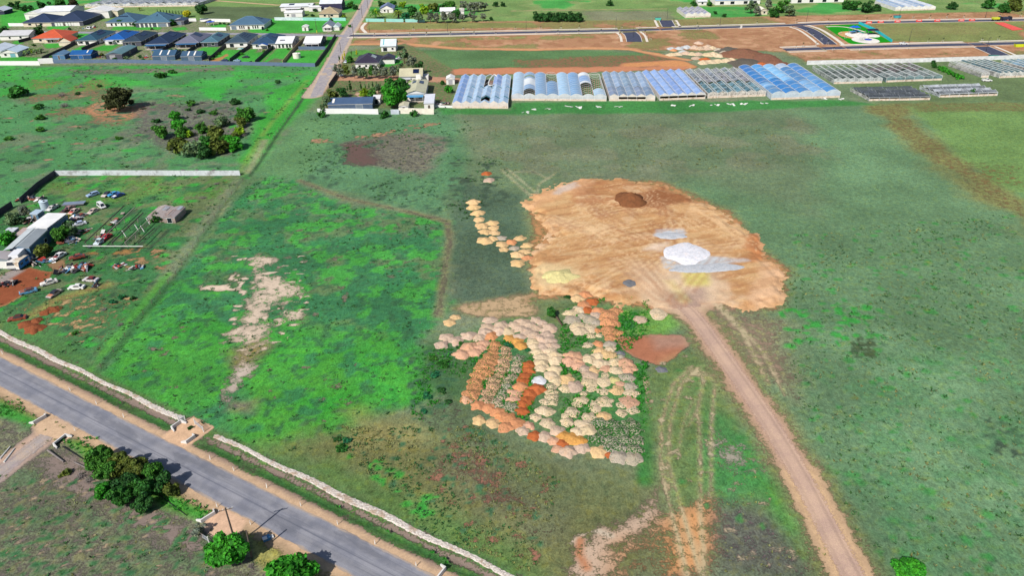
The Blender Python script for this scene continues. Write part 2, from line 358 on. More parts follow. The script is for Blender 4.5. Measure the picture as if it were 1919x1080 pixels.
# green paddock left of centre
PAD_L = [(470, 330), (560, 340), (640, 380), (760, 400), (842, 415), (830, 580), (790, 640), (800, 720), (700, 800), (620, 850), (480, 850), (375, 800), (195, 690), (330, 510), (420, 395)]
region(PAD_L, grass=(16, 108, 62), soil=(128, 116, 96), cover=.84, fea=2.5, wob=2.5)
region(PAD_L, grass=(76, 112, 70), soil=(128, 116, 104), cover=.66, fea=3, wob=3, ns='n12', thr=(.50, .60), op=.9)
region([(450, 335), (600, 345), (760, 405), (840, 420), (835, 470), (640, 420), (520, 400), (430, 420)], grass=(84, 110, 84), fea=4, wob=5, op=.75, ns='n4', thr=(.35, .6))
region(PAD_L, grass=(20, 128, 70), cover=.95, fea=3, wob=3, ns='n4', thr=(.54, .62))
region([(300, 560), (430, 560), (600, 620), (800, 640), (800, 720), (700, 790), (620, 850), (480, 850), (375, 800), (195, 690)], grass=(26, 138, 26), cover=.9, fea=8, wob=8, ns='n12', thr=(.38, .52))
region([(480, 700), (620, 690), (700, 760), (640, 840), (500, 840), (400, 800)], grass=(48, 140, 24), cover=.97, fea=6, wob=6)
region([(240, 640), (380, 660), (420, 720), (380, 770), (200, 690)], grass=(36, 134, 28), cover=.94, fea=5, wob=5)
region([(560, 740), (650, 740), (650, 830), (580, 820)], grass=(10, 150, 18), cover=1, fea=6, wob=4)
region([(690, 680), (810, 670), (800, 750), (720, 770)], grass=(18, 142, 26), cover=1, fea=4, wob=5)
spots(PAD_L, 150, .8, 2.4, grass=(14, 116, 60), cover=1.0, cl=(18, .45))
spots(PAD_L, 120, .6, 1.8, soil=(150, 136, 120), cover=.5, cl=(16, .52))
region(PAD_L, grass=(44, 148, 26), cover=.98, fea=3, wob=3, ns='n4', thr=(.55, .60), op=.7)
region(PAD_L, grass=(8, 86, 48), cover=.98, fea=3, wob=3, ns='n2', thr=(.60, .68), op=.75)
for a_, b_ in (((166, 466), (252, 394)), ((196, 468), (268, 402)), ((226, 468), (284, 414)), ((252, 470), (304, 420)), ((276, 470), (318, 430)), ((238, 456), (300, 400))): stroke([a_, b_], 1.1, grass=(16, 58, 30), soil=(84, 70, 60), cover=.7, fea=.5, wob=.5)
# pale limestone showing through the paddock
ROCK = (228, 206, 184)
region([(470, 500), (520, 505), (545, 545), (560, 590), (500, 600), (480, 650), (440, 640), (455, 580), (470, 540)], soil=ROCK, cover=.44, fea=6, wob=5)
region([(455, 560), (500, 560), (490, 620), (470, 660), (445, 645)], soil=ROCK, cover=.26, fea=6, wob=4)
region([(480, 515), (540, 520), (560, 550), (500, 545)], soil=ROCK, cover=.34, fea=5, wob=4)
region([(440, 482), (520, 484), (524, 494), (490, 500), (470, 492)], soil=ROCK, cover=.36, fea=4, wob=3)
region([(375, 536), (450, 532), (450, 545), (380, 545)], soil=ROCK, cover=.2, fea=1.5, wob=2, ns='n4', thr=(.4, .5))
region([(520, 570), (568, 590), (565, 602), (530, 600)], soil=ROCK, cover=.36, fea=4, wob=3)
region([(440, 655), (480, 640), (500, 650), (460, 690), (440, 690)], grass=(120, 112, 66), soil=(206, 186, 156), cover=.5, fea=3, wob=2)
region([(440, 690), (480, 680), (460, 720), (440, 765), (400, 772), (410, 740)], soil=(208, 192, 178), cover=.26, fea=3.5, wob=3)
region([(430, 745), (480, 750), (470, 775), (420, 772)], grass=(110, 108, 92), soil=(150, 140, 140), cover=.55, fea=2, wob=2)
spots([(430, 480), (570, 480), (580, 620), (440, 680)], 90, .3, 1.2, soil=ROCK, cover=.36, el=2)
stroke([(455, 335), (412, 392), (372, 450), (330, 513), (285, 568), (235, 630), (188, 692)], 2.2, grass=(12, 84, 28), cover=1, fea=.8, wob=1.4, op=.8)
stroke([(462, 340), (419, 396), (379, 456), (337, 518)], 4.0, grass=(112, 122, 104), soil=(140, 128, 116), cover=.75, fea=1.8, wob=2.2, off=-3.5, op=.6)
stroke([(598, 140), (560, 196), (520, 252), (487, 305), (468, 330)], 1.6, grass=(24, 74, 34), cover=1, fea=.6, wob=.7)
stroke([(330, 513), (285, 568), (235, 630), (188, 692)], 1.6, grass=(60, 150, 36), cover=1, fea=.8, wob=1.2, off=-2.0, op=.7)
# bank between paddock and field
stroke([(560, 338), (650, 372), (770, 398), (838, 415), (843, 450), (826, 560), (822, 590)], 2.4, grass=(104, 112, 84), soil=(140, 126, 112), cover=.55, fea=1, wob=.8)
# olive grass and reddish ground in the lower middle
region([(600, 800), (700, 790), (860, 800), (960, 860), (1220, 900), (1180, 1100), (900, 1090), (700, 960), (480, 850)], grass=(98, 108, 62), soil=(140, 120, 100), cover=.84, fea=5, wob=6)
region([(440, 840), (620, 850), (760, 900), (900, 980), (1010, 1080), (900, 1090), (620, 935), (400, 818)], grass=(72, 112, 46), cover=.92, fea=4, wob=4)
region([(660, 775), (800, 780), (830, 830), (760, 860), (650, 850)], grass=(126, 126, 76), cover=.92, fea=4, wob=4, op=.85)
region([(780, 830), (900, 810), (1000, 870), (1100, 900), (1060, 980), (900, 960), (800, 920)], grass=(88, 96, 74), soil=(152, 112, 96), cover=.5, fea=6, wob=8)
region([(760, 790), (870, 700), (890, 790), (1000, 870), (860, 830)], grass=(70, 96, 66), soil=(126, 110, 98), cover=.62, fea=3, wob=4)
region([(930, 850), (1210, 880), (1200, 960), (1020, 960)], grass=(86, 104, 66), cover=.88, fea=5, wob=5, op=.9)
spots([(780, 800), (900, 800), (1050, 900), (1000, 1060), (850, 1000)], 90, .3, 1.3, soil=(176, 126, 104), cover=.5)
spots([(600, 800), (900, 800), (1050, 900), (1000, 1060), (850, 1000)], 90, .25, .7, grass=(30, 96, 60), cover=1)
spots([(620, 830), (690, 840), (830, 940), (800, 980)], 24, .3, 1.1, grass=(22, 140, 28), cover=1)
region([(800, 640), (880, 640), (860, 740), (790, 720)], grass=(40, 92, 44), cover=.9, fea=3, wob=4)
spots([(760, 660), (870, 650), (850, 780), (770, 790)], 60, .3, 1.1, grass=(24, 84, 52), cover=1)
# green ground among the stockpiles
region([(850, 640), (1000, 560), (1160, 560), (1215, 720), (1210, 860), (960, 790), (880, 760)], grass=(66, 108, 62), soil=(180, 160, 130), cover=.86, fea=2, wob=2)
region([(880, 650), (980, 640), (990, 770), (900, 760)], grass=(30, 104, 52), cover=.9, fea=2, wob=1.5)
region([(1080, 730), (1210, 700), (1215, 850), (1100, 830)], grass=(36, 110, 44), cover=.9, fea=2, wob=2, op=.85)
stroke([(1198, 690), (1212, 780), (1210, 900)], 3, grass=(20, 108, 30), cover=1, fea=1)
stroke([(1212, 712), (1220, 760), (1230, 800)], 2.6, soil=(226, 206, 176), cover=.25, fea=.6, wob=.9)
region([(1140, 572), (1275, 565), (1285, 610), (1245, 632), (1170, 628)], grass=(92, 150, 60), soil=(196, 150, 110), cover=.8, fea=2, wob=2)
region([(1150, 575), (1200, 572), (1190, 620), (1155, 615)], grass=(24, 112, 40), cover=.95, fea=1, wob=2, ns='n4', thr=(.4, .55))
region([(850, 580), (1010, 545), (1060, 560), (1040, 590), (920, 598)], grass=(112, 118, 84), soil=(206, 176, 138), cover=.4, fea=2, wob=3)
region([(1000, 560), (1080, 560), (1075, 640), (1040, 640)], grass=(82, 108, 66), cover=.9, fea=2, wob=2)
# red-brown worked patch right of the piles
region([(1150, 632), (1275, 628), (1290, 645), (1265, 675), (1235, 688), (1190, 672), (1165, 655)], soil=(176, 116, 88), cover=.0, fea=.8, wob=1)
region([(1215, 628), (1290, 626), (1290, 650), (1230, 655)], soil=(176, 140, 122), cover=.05, fea=2, wob=2, op=.8)
# the sand pad: loose sand round its foot
region([(985, 375), (1100, 340), (1240, 340), (1370, 395), (1430, 460), (1485, 510), (1470, 585), (1400, 590), (1150, 575), (1000, 560), (985, 500), (990, 440)], soil=(206, 152, 104), grass=(110, 120, 80), cover=.42, fea=3.0, wob=3.5)
region([(1270, 575), (1350, 565), (1480, 600), (1500, 760), (1420, 700)], grass=(116, 122, 98), soil=(176, 150, 128), cover=.5, fea=5, wob=5)
# ground between the wheel tracks and the dirt track
TRI = [(1215, 690), (1290, 660), (1350, 700), (1420, 830), (1530, 1000), (1570, 1075), (1360, 1090), (1230, 900)]
region(TRI, grass=(84, 116, 62), soil=(196, 160, 116), cover=.86, fea=3, wob=3)
region([(1340, 780), (1420, 800), (1460, 900), (1350, 960), (1330, 860)], grass=(42, 124, 56), soil=(190, 180, 160), cover=.74, fea=4, wob=5)
region([(1350, 820), (1400, 830), (1400, 880), (1360, 870)], soil=(176, 168, 152), cover=.42, fea=4, wob=4)
region([(1420, 930), (1480, 900), (1560, 1010), (1570, 1065), (1500, 1050)], grass=(26, 142, 20), cover=1, fea=4, wob=4)
region([(1330, 960), (1430, 940), (1540, 1060), (1520, 1100), (1330, 1100)], grass=(76, 86, 80), soil=(138, 122, 122), cover=.6, fea=4, wob=5)
region([(1240, 980), (1325, 940), (1335, 1090), (1230, 1090)], soil=(218, 160, 108), grass=(90, 104, 66), cover=.33, fea=3, wob=3)
region([(1080, 1020), (1130, 990), (1200, 960), (1240, 900), (1215, 990), (1180, 1090), (1060, 1090)], soil=(210, 182, 158), grass=(88, 100, 66), cover=.35, fea=3, wob=2.5)
region([(1150, 1020), (1250, 1000), (1260, 1090), (1150, 1090)], soil=(206, 154, 108), grass=(92, 104, 66), cover=.58, fea=3, wob=3, op=.8)
stroke([(1070, 1020), (1085, 1004), (1120, 996), (1145, 1006)], 1.0, soil=(214, 198, 176), cover=.4, fea=.5)
stroke([(1088, 1012), (1085, 1040), (1100, 1066)], 1.4, soil=(200, 138, 100), cover=.36, fea=.6)
spots(TRI, 50, .3, 1.1, soil=(196, 180, 150), cover=.46)
spots(TRI, 22, .3, .9, grass=(30, 120, 40), cover=1, op=.8)
for ln, wd in (([(1296, 690), (1262, 720), (1240, 790), (1238, 870), (1258, 960), (1290, 1090)], 1.0), ([(1310, 690), (1276, 722), (1256, 790), (1252, 870), (1278, 960), (1318, 1090)], 1.0), ([(1322, 700), (1308, 760), (1312, 860), (1312, 960), (1322, 1090)], .8), ([(1340, 720), (1333, 800), (1332, 930)], .8),
               ([(1300, 700), (1350, 716), (1385, 722)], 1.6), ([(1290, 690), (1330, 702), (1380, 712)], 1.2), ([(1300, 750), (1282, 790), (1270, 850)], .5), ([(1310, 760), (1290, 800)], .5), ([(1330, 560), (1390, 620), (1440, 720)], 1.2), ([(1350, 570), (1430, 660), (1470, 740)], .9)):
    stroke(ln, wd, soil=(204, 190, 152), grass=(136, 146, 108), cover=.40, fea=.45, wob=.15, op=.85)
for ln in ([(940, 318), (970, 345), (1000, 372)], [(950, 316), (985, 345), (1010, 366)], [(1040, 325), (1010, 345), (1005, 370)], [(965, 322), (1000, 322), (1028, 335)]):
    stroke(ln, .9, grass=(150, 156, 130), soil=(170, 156, 130), cover=.5, fea=.6, wob=.3, op=.8)
# far right: ploughed brown strip and yellow-green paddock
region([(1630, 198), (1919, 192), (1850, 250), (2000, 330), (2100, 520), (1919, 430), (1760, 312), (1690, 262)], soil=(164, 128, 86), grass=(104, 118, 70), cover=0.66, fea=8, wob=9, ns='n12', thr=(.34, .58))
region([(1625, 198), (1760, 190), (1700, 215), (1800, 300), (1919, 380), (2100, 470), (2100, 520), (1919, 420), (1760, 310), (1690, 262)], soil=(158, 126, 86), grass=(104, 116, 68), cover=0.56, fea=4, wob=4)
region([(1700, 200), (2200, 185), (2300, 470), (1919, 372), (1800, 296)], grass=(88, 130, 68), soil=(160, 132, 88), cover=.76, fea=3, wob=4)
region([(1700, 195), (2200, 184), (2200, 205), (1720, 210)], grass=(90, 112, 62), soil=(180, 132, 92), cover=.6, fea=2, wob=2)
region([(1800, 300), (1919, 310), (1919, 350), (1850, 340)], soil=(170, 130, 84), cover=.5, fea=6, wob=6, op=.7)
# weeds in flecks over the big field
BIG = [(1480, 440), (1900, 400), (2100, 1080), (1640, 1080), (1500, 760), (1460, 600)]
spots(BIG, 330, .4, 1.05, grass=(24, 128, 44), cover=1, el=1.5, op=.8)
spots(BIG, 100, .4, .9, grass=(96, 126, 60), cover=1, op=.7)
spots([(1450, 580), (1640, 560), (1650, 640), (1480, 660)], 40, .6, 1.3, grass=(14, 142, 40), cover=1)
spots([(1590, 640), (1640, 630), (1640, 670), (1600, 670)], 40, .3, .9, grass=(44, 74, 40), cover=1)
spots([(1840, 780), (1919, 800), (1919, 860), (1860, 850)], 30, .3, 1.0, grass=(34, 66, 50), cover=1)
region([(1500, 700), (1919, 640), (2100, 1080), (1640, 1080)], grass=(64, 124, 80), fea=6, wob=8, ns='n4', thr=(.45, .6), op=.6)
region([(870, 240), (1500, 225), (1560, 300), (1250, 325), (950, 330)], grass=(98, 112, 92), fea=6, wob=8, ns='n12', thr=(.46, .62), op=.75)
# strip of weeds and rubble in front of the greenhouses
region([(820, 203), (955, 205), (960, 192), (1240, 190), (1450, 188), (1600, 188), (1640, 196), (1300, 212), (960, 214), (830, 214)], grass=(22, 116, 42), soil=(150, 116, 92), cover=.7, fea=2, wob=2.5)
region([(1570, 115), (2000, 100), (2000, 190), (1620, 190)], grass=(78, 108, 68), soil=(158, 136, 108), cover=.68, fea=2, wob=2)
# paddock below the road
LP = [(-900, 700), (0, 740), (85, 780), (150, 815), (280, 890), (380, 960), (420, 1010), (520, 1070), (640, 1100), (640, 1500), (-900, 1500)]
region(LP, grass=(98, 108, 88), soil=(140, 130, 122), cover=.56, fea=1.5, wob=1.5)
region(LP, grass=(64, 106, 70), fea=2, wob=2, ns='n4', thr=(.52, .64), cover=.70, op=.6)
region([(60, 860), (130, 850), (240, 940), (380, 1010), (360, 1040), (200, 960)], soil=(146, 130, 122), cover=.35, fea=2, wob=3)
spots([(0, 900), (200, 900), (480, 1080), (0, 1080)], 150, .2, .8, grass=(26, 100, 52), cover=1)
spots([(0, 900), (200, 900), (480, 1080), (0, 1080)], 90, .15, .5, soil=(180, 160, 128), cover=.36)
region([(0, 735), (35, 750), (70, 785), (60, 800), (0, 780)], grass=(28, 128, 20), cover=.95, fea=1, wob=1)
region([(110, 825), (180, 820), (290, 890), (390, 960), (370, 975), (260, 930)], grass=(74, 136, 30), soil=(190, 166, 110), cover=.88, fea=1, wob=1.2)
region([(300, 880), (400, 955), (370, 975), (310, 940)], grass=(40, 142, 22), cover=.96, fea=1, wob=1)
region([(470, 990), (560, 1020), (640, 1080), (560, 1100), (480, 1050)], grass=(132, 136, 72), soil=(196, 170, 120), cover=.7, fea=1, wob=1.2)
region([(130, 815), (180, 825), (200, 850), (150, 840)], soil=(204, 178, 130), cover=.35, fea=1)
# ------------------------------------------------------------------ main road geometry (straight, in land coordinates)
e1 = np.array(G(0, 669)); e2 = np.array(G(738, 1041)); RD = (e2 - e1) / np.linalg.norm(e2 - e1); RN = np.array((-RD[1], RD[0]))  # RN points to the field side
def on_road(t, off): p = e1 + RD * t + RN * off; return (p[0], p[1])
ROADW = float(np.dot(e1 - np.array(G(290, 881)), RN))
T0, T1 = -160.0, 190.0
def rt(px, py):
    p = np.array(G(px, py)) - e1; return float(np.dot(p, RD)), float(np.dot(p, RN))
def band(o0, o1, grass=None, soil=None, cover=None, t0=T0, t1=T1, fea=.35, wob=.35, z=None, op=1.0, thr=None, ns='n4'):
    region([on_road(t0, o0), on_road(t1, o0), on_road(t1, o1), on_road(t0, o1)], grass, soil, cover, fea=fea, wob=wob, world=True, z=z, op=op, thr=thr, ns=ns)
SH = (206, 174, 142)
tg0, tg1 = rt(325, 800)[0], rt(372, 828)[0]     # field gateway crossing the drain
band(-.5, 7.0, grass=(60, 104, 48), soil=(150, 132, 118), cover=.62)
band(-.6, 1.5, soil=SH, cover=.03, fea=.3)
band(1.0, 2.2, soil=(176, 150, 130), cover=.3, thr=(.42, .6))
for a, b in ((T0, tg0), (tg1, T1)):
    band(2.3, 3.7, grass=(30, 104, 26), soil=(120, 108, 96), cover=.85, t0=a, t1=b, fea=.4, thr=(.32, .5))
    band(3.9, 4.9, soil=(140, 124, 116), cover=.18, t0=a, t1=b, fea=.4, op=.8)
band(-1.0, 7.5, soil=(222, 184, 150), cover=.0, t0=tg0 + .5, t1=tg1 - .5, fea=.5)
bw = -ROADW
band(bw - 1.8, bw + .5, soil=(204, 172, 140), cover=.06, fea=.4, wob=.5)
band(bw - 2.6, bw - 1.2, soil=(186, 160, 128), grass=(120, 128, 70), cover=.45, fea=.5, wob=.6, op=.8)
stroke([(-60, 925), (30, 858), (90, 815), (150, 775)], 6.0, soil=(198, 168, 148), cover=.02, fea=.8, wob=.4)
stroke([(-60, 940), (20, 872), (80, 825)], 3.0, soil=(160, 152, 158), cover=.02, fea=1.0, wob=.4, op=.8)
region([(85, 782), (150, 800), (120, 832), (75, 822), (60, 800)], soil=(214, 182, 150), cover=.02, fea=.6, wob=.4)
region([(384, 975), (418, 952), (462, 975), (448, 1000), (400, 1008), (386, 992)], soil=(224, 186, 156), cover=.0, fea=.4, wob=.4)
# dirt track and the verge it has worn
TRK = [(1262, 556), (1300, 590), (1336, 640), (1385, 710), (1440, 790), (1500, 890), (1556, 1000), (1600, 1085), (1700, 1260)]
stroke(TRK, 10.5, grass=(104, 120, 80), soil=(196, 168, 132), cover=.56, fea=2.0, wob=1.4)
stroke(TRK, 6.2, soil=(190, 156, 132), cover=.34, fea=1.0, wob=.8)
stroke(TRK, 4.0, soil=(200, 168, 146), cover=.06, fea=.8, wob=.5)
stroke(TRK[5:], 5.6, soil=(212, 178, 138), cover=.12, fea=1.2, wob=.5)
region([(1200, 520), (1260, 510), (1350, 530), (1345, 575), (1280, 590), (1215, 570)], soil=(214, 184, 158), cover=.0, fea=3, wob=2)
stroke([(583, 180), (604, 152), (632, 104), (649, 68), (676, 26), (692, -6), (720, -60)], 9.5, soil=(200, 180, 160), cover=.15, fea=1.0, wob=.5)
# open drain beside the road
for a, b in ((T0, tg0 - 1.0), (tg1 + 1.0, T1)):
    band(2.5, 5.2, t0=a, t1=b, z=-0.55, fea=.9, wob=.2)
GZ += np.where(GY < 420, (n4 - .5) * 0.10 + (n12 - .5) * .25, 0) * sstep(GY, 50, 70)
# flatten under the surfaces that are laid on the land
def flat(pts, width, z=0.0):
    P = GP(pts) if not isinstance(pts[0][0], float) else pts
    xs = [p[0] for p in P]; ys = [p[1] for p in P]; sl = win(min(xs) - width, max(xs) + width, min(ys) - width, max(ys) + width)
    d, s = linesd(GX[sl], GY[sl], P); w_ = sstep(width / 2 - d, -1.2, 0.2); GZ[sl] = GZ[sl] * (1 - w_) + (z - .03) * w_
flat([tuple(map(float, on_road(T0, -ROADW / 2))), tuple(map(float, on_road(T1, -ROADW / 2)))], ROADW + 1.6)
flat(TRK, 6.6)
def make_grid(name, X, Y, Z, attrs, m, keep=None):
    ny, nx = X.shape; me = bpy.data.meshes.new(name)
    v = np.stack([X, Y, Z], -1).reshape(-1, 3); idx = np.arange(nx * ny).reshape(ny, nx)
    q = np.stack([idx[:-1, :-1], idx[:-1, 1:], idx[1:, 1:], idx[1:, :-1]], -1).reshape(-1, 4)
    if keep is not None:
        k = keep.reshape(-1); q = q[k[q].any(1)]; used = np.unique(q); rm = -np.ones(nx * ny, int); rm[used] = np.arange(len(used)); q = rm[q]; v = v[used]
    else: used = np.arange(nx * ny)
    me.vertices.add(len(v)); me.vertices.foreach_set('co', v.astype(np.float32).ravel())
    me.loops.add(q.size); me.loops.foreach_set('vertex_index', q.astype(np.int32).ravel())
    me.polygons.add(len(q)); me.polygons.foreach_set('loop_start', np.arange(0, q.size, 4, dtype=np.int32)); me.polygons.foreach_set('loop_total', np.full(len(q), 4, np.int32))
    me.update(calc_edges=True)
    me.polygons.foreach_set('use_smooth', np.ones(len(q), bool))
    for an, av in attrs.items():
        if av.ndim == 3:
            a = me.attributes.new(an, 'FLOAT_COLOR', 'POINT'); c4 = np.ones((len(used), 4), np.float32); c4[:, :3] = av.reshape(-1, 3)[used]; a.data.foreach_set('color', c4.ravel())
        else:
            a = me.attributes.new(an, 'FLOAT', 'POINT'); a.data.foreach_set('value', av.reshape(-1)[used].astype(np.float32))
    me.materials.append(m); o = bpy.data.objects.new(name, me); col.objects.link(o); return o
def ground_material():
    t = NT('land_cover'); p = t.coord()
    fine = t.noise(p, 2.6, 6, 0.72); mid = t.noise(p, .55, 5, .62); tiny = t.noise(p, 9.0, 3, .7)
    big = t.noise(p, .045, 4, .6)
    blade = t.noise(p, 1.1, 5, .72, 1.2, (1.6, .7, 1.0)); clod = t.noise(p, .8, 5, .75, .6)
    g = t.attr('grass').outputs['Color']; s = t.attr('soil').outputs['Color']; c = t.attr('cover').outputs['Fac']
    tone = t.math('ADD', t.math('MULTIPLY', fine, .35), t.math('ADD', t.math('MULTIPLY', blade, .3), t.math('MULTIPLY', clod, .35)))
    g2 = t.val(t.mix(.16, t.mix(1.0, g, (1.14, 1.0, .86), 'MULTIPLY'), (.15, .15, .13)), t.ramp(tone, .34, .66, .72, 2.15))
    g2 = t.mix(t.ramp(mid, .53, .62, 0, .40), g2, t.mix(1.0, g2, (1.32, 1.16, .66), 'MULTIPLY'))
    g2 = t.mix(t.ramp(mid, .38, .47, .6, 0), g2, t.mix(1.0, g2, (.78, .90, .95), 'MULTIPLY'))
    g2 = t.val(g2, t.ramp(big, .3, .7, .84, 1.16))
    s2 = t.val(s, t.ramp(t.math('ADD', t.math('MULTIPLY', fine, .5), t.math('MULTIPLY', mid, .5)), .3, .7, .76, 1.2))
    s2 = t.mix(t.ramp(tiny, .62, .72, 0, .45), s2, t.val(s, .45))
    nn = t.math('ADD', t.math('ADD', t.math('MULTIPLY', mid, .45), t.math('MULTIPLY', fine, .4)), t.math('MULTIPLY', tiny, .15))
    x = t.math('ADD', c, t.math('MULTIPLY', t.math('SUBTRACT', nn, .5), 2.1))
    k = t.ramp(x, .40, .58)
    h = t.math('ADD', t.math('MULTIPLY', tone, 1.0), t.math('MULTIPLY', tiny, .5))
    h = t.math('MULTIPLY', h, t.math('ADD', .25, t.math('MULTIPLY', k, .75)))
    t.bump(h, .85, .36)
    return t.out(t.mix(k, s2, g2), .95, .08)
MG = ground_material()
go = make_grid('ground', GX, GY, GZ, {'grass': cG, 'soil': cS, 'cover': cov}, MG); tag(go, kind='structure')
# ------------------------------------------------------------------ ribbons laid on the land
def resample(P, step):
    out = [P[0]]
    for i in range(len(P) - 1):
        a, b = np.array(P[i]), np.array(P[i + 1]); n = max(1, int(np.linalg.norm(b - a) / step))
        out += [tuple(a + (b - a) * k / n) for k in range(1, n + 1)]
    return out
def smooth_line(P, it=3):
    for _ in range(it):
        Q = [P[0]]
        for i in range(len(P) - 1):
            a, b = np.array(P[i]), np.array(P[i + 1]); Q += [tuple(a * .75 + b * .25), tuple(a * .25 + b * .75)]
        P = Q + [P[-1]]
    return P
def ribbon(name, P, o0, o1, z, m, rag=0.0, step=2.0, thick=0.0, seed=0, kind='structure', smooth=True):
    if smooth and len(P) > 2: P = smooth_line(P)
    P = resample(P, step); rr = np.random.RandomState(seed + 5); v = []; f = []
    for i, p in enumerate(P):
        a = np.array(P[max(0, i - 1)]); b = np.array(P[min(len(P) - 1, i + 1)]); d = (b - a) / np.linalg.norm(b - a); n = np.array((-d[1], d[0]))
        j0, j1 = (rr.uniform(-rag, rag, 2) if rag else (0, 0))
        q0 = np.array(p) + n * (o0 + j0); q1 = np.array(p) + n * (o1 + j1)
        v += [(q0[0], q0[1], z), (q1[0], q1[1], z)]
        if thick: v += [(q0[0], q0[1], z - thick), (q1[0], q1[1], z - thick)]
    k = 4 if thick else 2
    for i in range(len(P) - 1):
        a = i * k; b = a + k; f.append((a + 1, a, b, b + 1))
        if thick: f += [(a, a + 2, b + 2, b), (a + 3, a + 1, b + 1, b + 3)]
    mb = MB().add(v, f); o = mb.build(name, m); tag(o, kind=kind); return o
def asphalt_material(name, a, b, sc=.5, crack=True):
    t = NT(name); p = t.coord(); n = t.noise(p, sc, 6, .6); f = t.noise(p, 14, 3, .8); st = t.noise(p, .9, 4, .6, .3, (.25, 1.6, 1))
    c = t.mix(t.ramp(n, .35, .65), S(*a), S(*b)); c = t.val(c, t.ramp(f, .3, .7, .82, 1.16))
    if crack:
        v = t.n('ShaderNodeTexVoronoi', feature='DISTANCE_TO_EDGE'); t.l.new(p, v.inputs['Vector']); v.inputs['Scale'].default_value = .16
        c = t.mix(t.ramp(v.outputs['Distance'], .004, .016, .28, 0), c, S(60, 62, 70))
    t.bump(f, .4, .02); return t.out(c, .85, .25)
def main_road_material():
    t = NT('worn_asphalt'); p = t.coord()
    mp = t.n('ShaderNodeMapping'); mp.inputs['Rotation'].default_value = (0, 0, -math.atan2(RD[1], RD[0])); t.l.new(p, mp.inputs[0])
    s0 = t.n('ShaderNodeSeparateXYZ'); t.l.new(mp.outputs[0], s0.inputs[0])
    y0 = -math.sin(math.atan2(RD[1], RD[0])) * e1[0] + math.cos(math.atan2(RD[1], RD[0])) * e1[1]
    off = t.math('SUBTRACT', s0.outputs['Y'], float(y0 - ROADW / 2))
    n = t.noise(p, .25, 6, .6); f = t.noise(p, 11, 3, .8); st = t.noise(mp.outputs[0], .8, 5, .6, .2, (.06, 2.2, 1)); pt = t.noise(mp.outputs[0], .22, 4, .6, 0, (.25, 1.0, 1))
    c = t.mix(t.ramp(n, .35, .66), S(128, 130, 142), S(152, 152, 160))
    c = t.mix(t.ramp(st, .52, .66, 0, .45), c, S(106, 110, 122))
    whl = t.math('ABSOLUTE', t.math('SUBTRACT', t.math('ABSOLUTE', off), ROADW * .25))
    c = t.val(c, t.ramp(whl, .25, .85, .90, 1.05))
    c = t.mix(t.ramp(t.math('ABSOLUTE', t.math('ADD', off, t.math('MULTIPLY', t.math('SUBTRACT', st, .5), .5))), .05, .22, .45, 0), c, S(78, 82, 98))
    edge = t.math('ADD', t.math('ABSOLUTE', off), t.math('MULTIPLY', t.math('SUBTRACT', n, .5), 1.6))
    c = t.mix(t.ramp(edge, ROADW * .43, ROADW * .5, 0, .75), c, S(186, 164, 142))
    c = t.mix(t.ramp(pt, .57, .60, 0, .42), c, S(104, 106, 116))
    c = t.val(c, t.ramp(f, .3, .7, .84, 1.14)); t.bump(f, .35, .02)
    return t.out(c, .85, .25)
ribbon('road', [on_road(T0, 0), on_road(T1, 0)], -ROADW, 0, 0.012, main_road_material(), rag=.14, step=.9)
def worn_strip(name, P, hw, z, a, b, c3):
    # wheel-worn dirt: two ruts, and an edge that frays out into the land round it
    P = resample(smooth_line(P), .6); v = []; f = []; ed = []; m = 9
    for i, p in enumerate(P):
        q = np.array(P[min(len(P) - 1, i + 1)]) - np.array(P[max(0, i - 1)]); n = np.array((-q[1], q[0])) / np.linalg.norm(q)
        for j in range(m): s = j / (m - 1) * 2 - 1; x = np.array(p) + n * s * hw; v.append((x[0], x[1], z - .03 * (abs(abs(s) - .42) < .1))); ed.append(s)
    f = [(i * m + j, i * m + j + 1, (i + 1) * m + j + 1, (i + 1) * m + j) for i in range(len(P) - 1) for j in range(m - 1)]
    t = NT(name + '_dirt'); p = t.coord(); s = t.attr('across').outputs['Fac']; sa = t.math('ABSOLUTE', s); n = t.noise(p, .14, 6, .65); g = t.noise(p, 2.4, 5, .7); h = t.noise(p, 11, 2, .6)
    c = t.mix(t.ramp(n, .38, .62), S(*a), S(*b)); c = t.mix(t.ramp(g, .5, .7, 0, .6), c, S(*c3)); rut = t.math('ABSOLUTE', t.math('SUBTRACT', sa, .42)); c = t.val(c, t.ramp(t.math('ADD', rut, t.math('MULTIPLY', g, .1)), .06, .26, .90, 1.05)); c = t.val(c, t.ramp(h, .3, .7, .86, 1.12))
    t.put(t.b.inputs['Alpha'], t.ramp(t.math('ADD', sa, t.math('MULTIPLY', t.math('SUBTRACT', g, .5), 1.3)), .62, .86, 1, 0)); t.bump(t.math('ADD', g, t.math('MULTIPLY', h, .4)), .6, .12)
    o = MB().add(v, f).build(name, t.out(c, .95, .1)); at = o.data.attributes.new('across', 'FLOAT', 'POINT'); at.data.foreach_set('value', np.array(ed, np.float32)); return tag(o, kind='structure')
def dirt_material(name, a, b, c3):
    t = NT(name); p = t.coord(); n = t.noise(p, .12, 6, .65); f = t.noise(p, 3.0, 5, .7); g = t.noise(p, 12, 2, .6)
    c = t.mix(t.ramp(n, .38, .62), S(*a), S(*b)); c = t.mix(t.ramp(f, .52, .72, 0, .6), c, S(*c3)); c = t.val(c, t.ramp(g, .3, .7, .86, 1.12))
    t.bump(t.math('ADD', f, t.math('MULTIPLY', g, .4)), .6, .12); return t.out(c, .95, .1)
worn_strip('dirt_track', GP(TRK), 2.5, 0.025, (190, 160, 144), (206, 174, 152), (218, 190, 158))
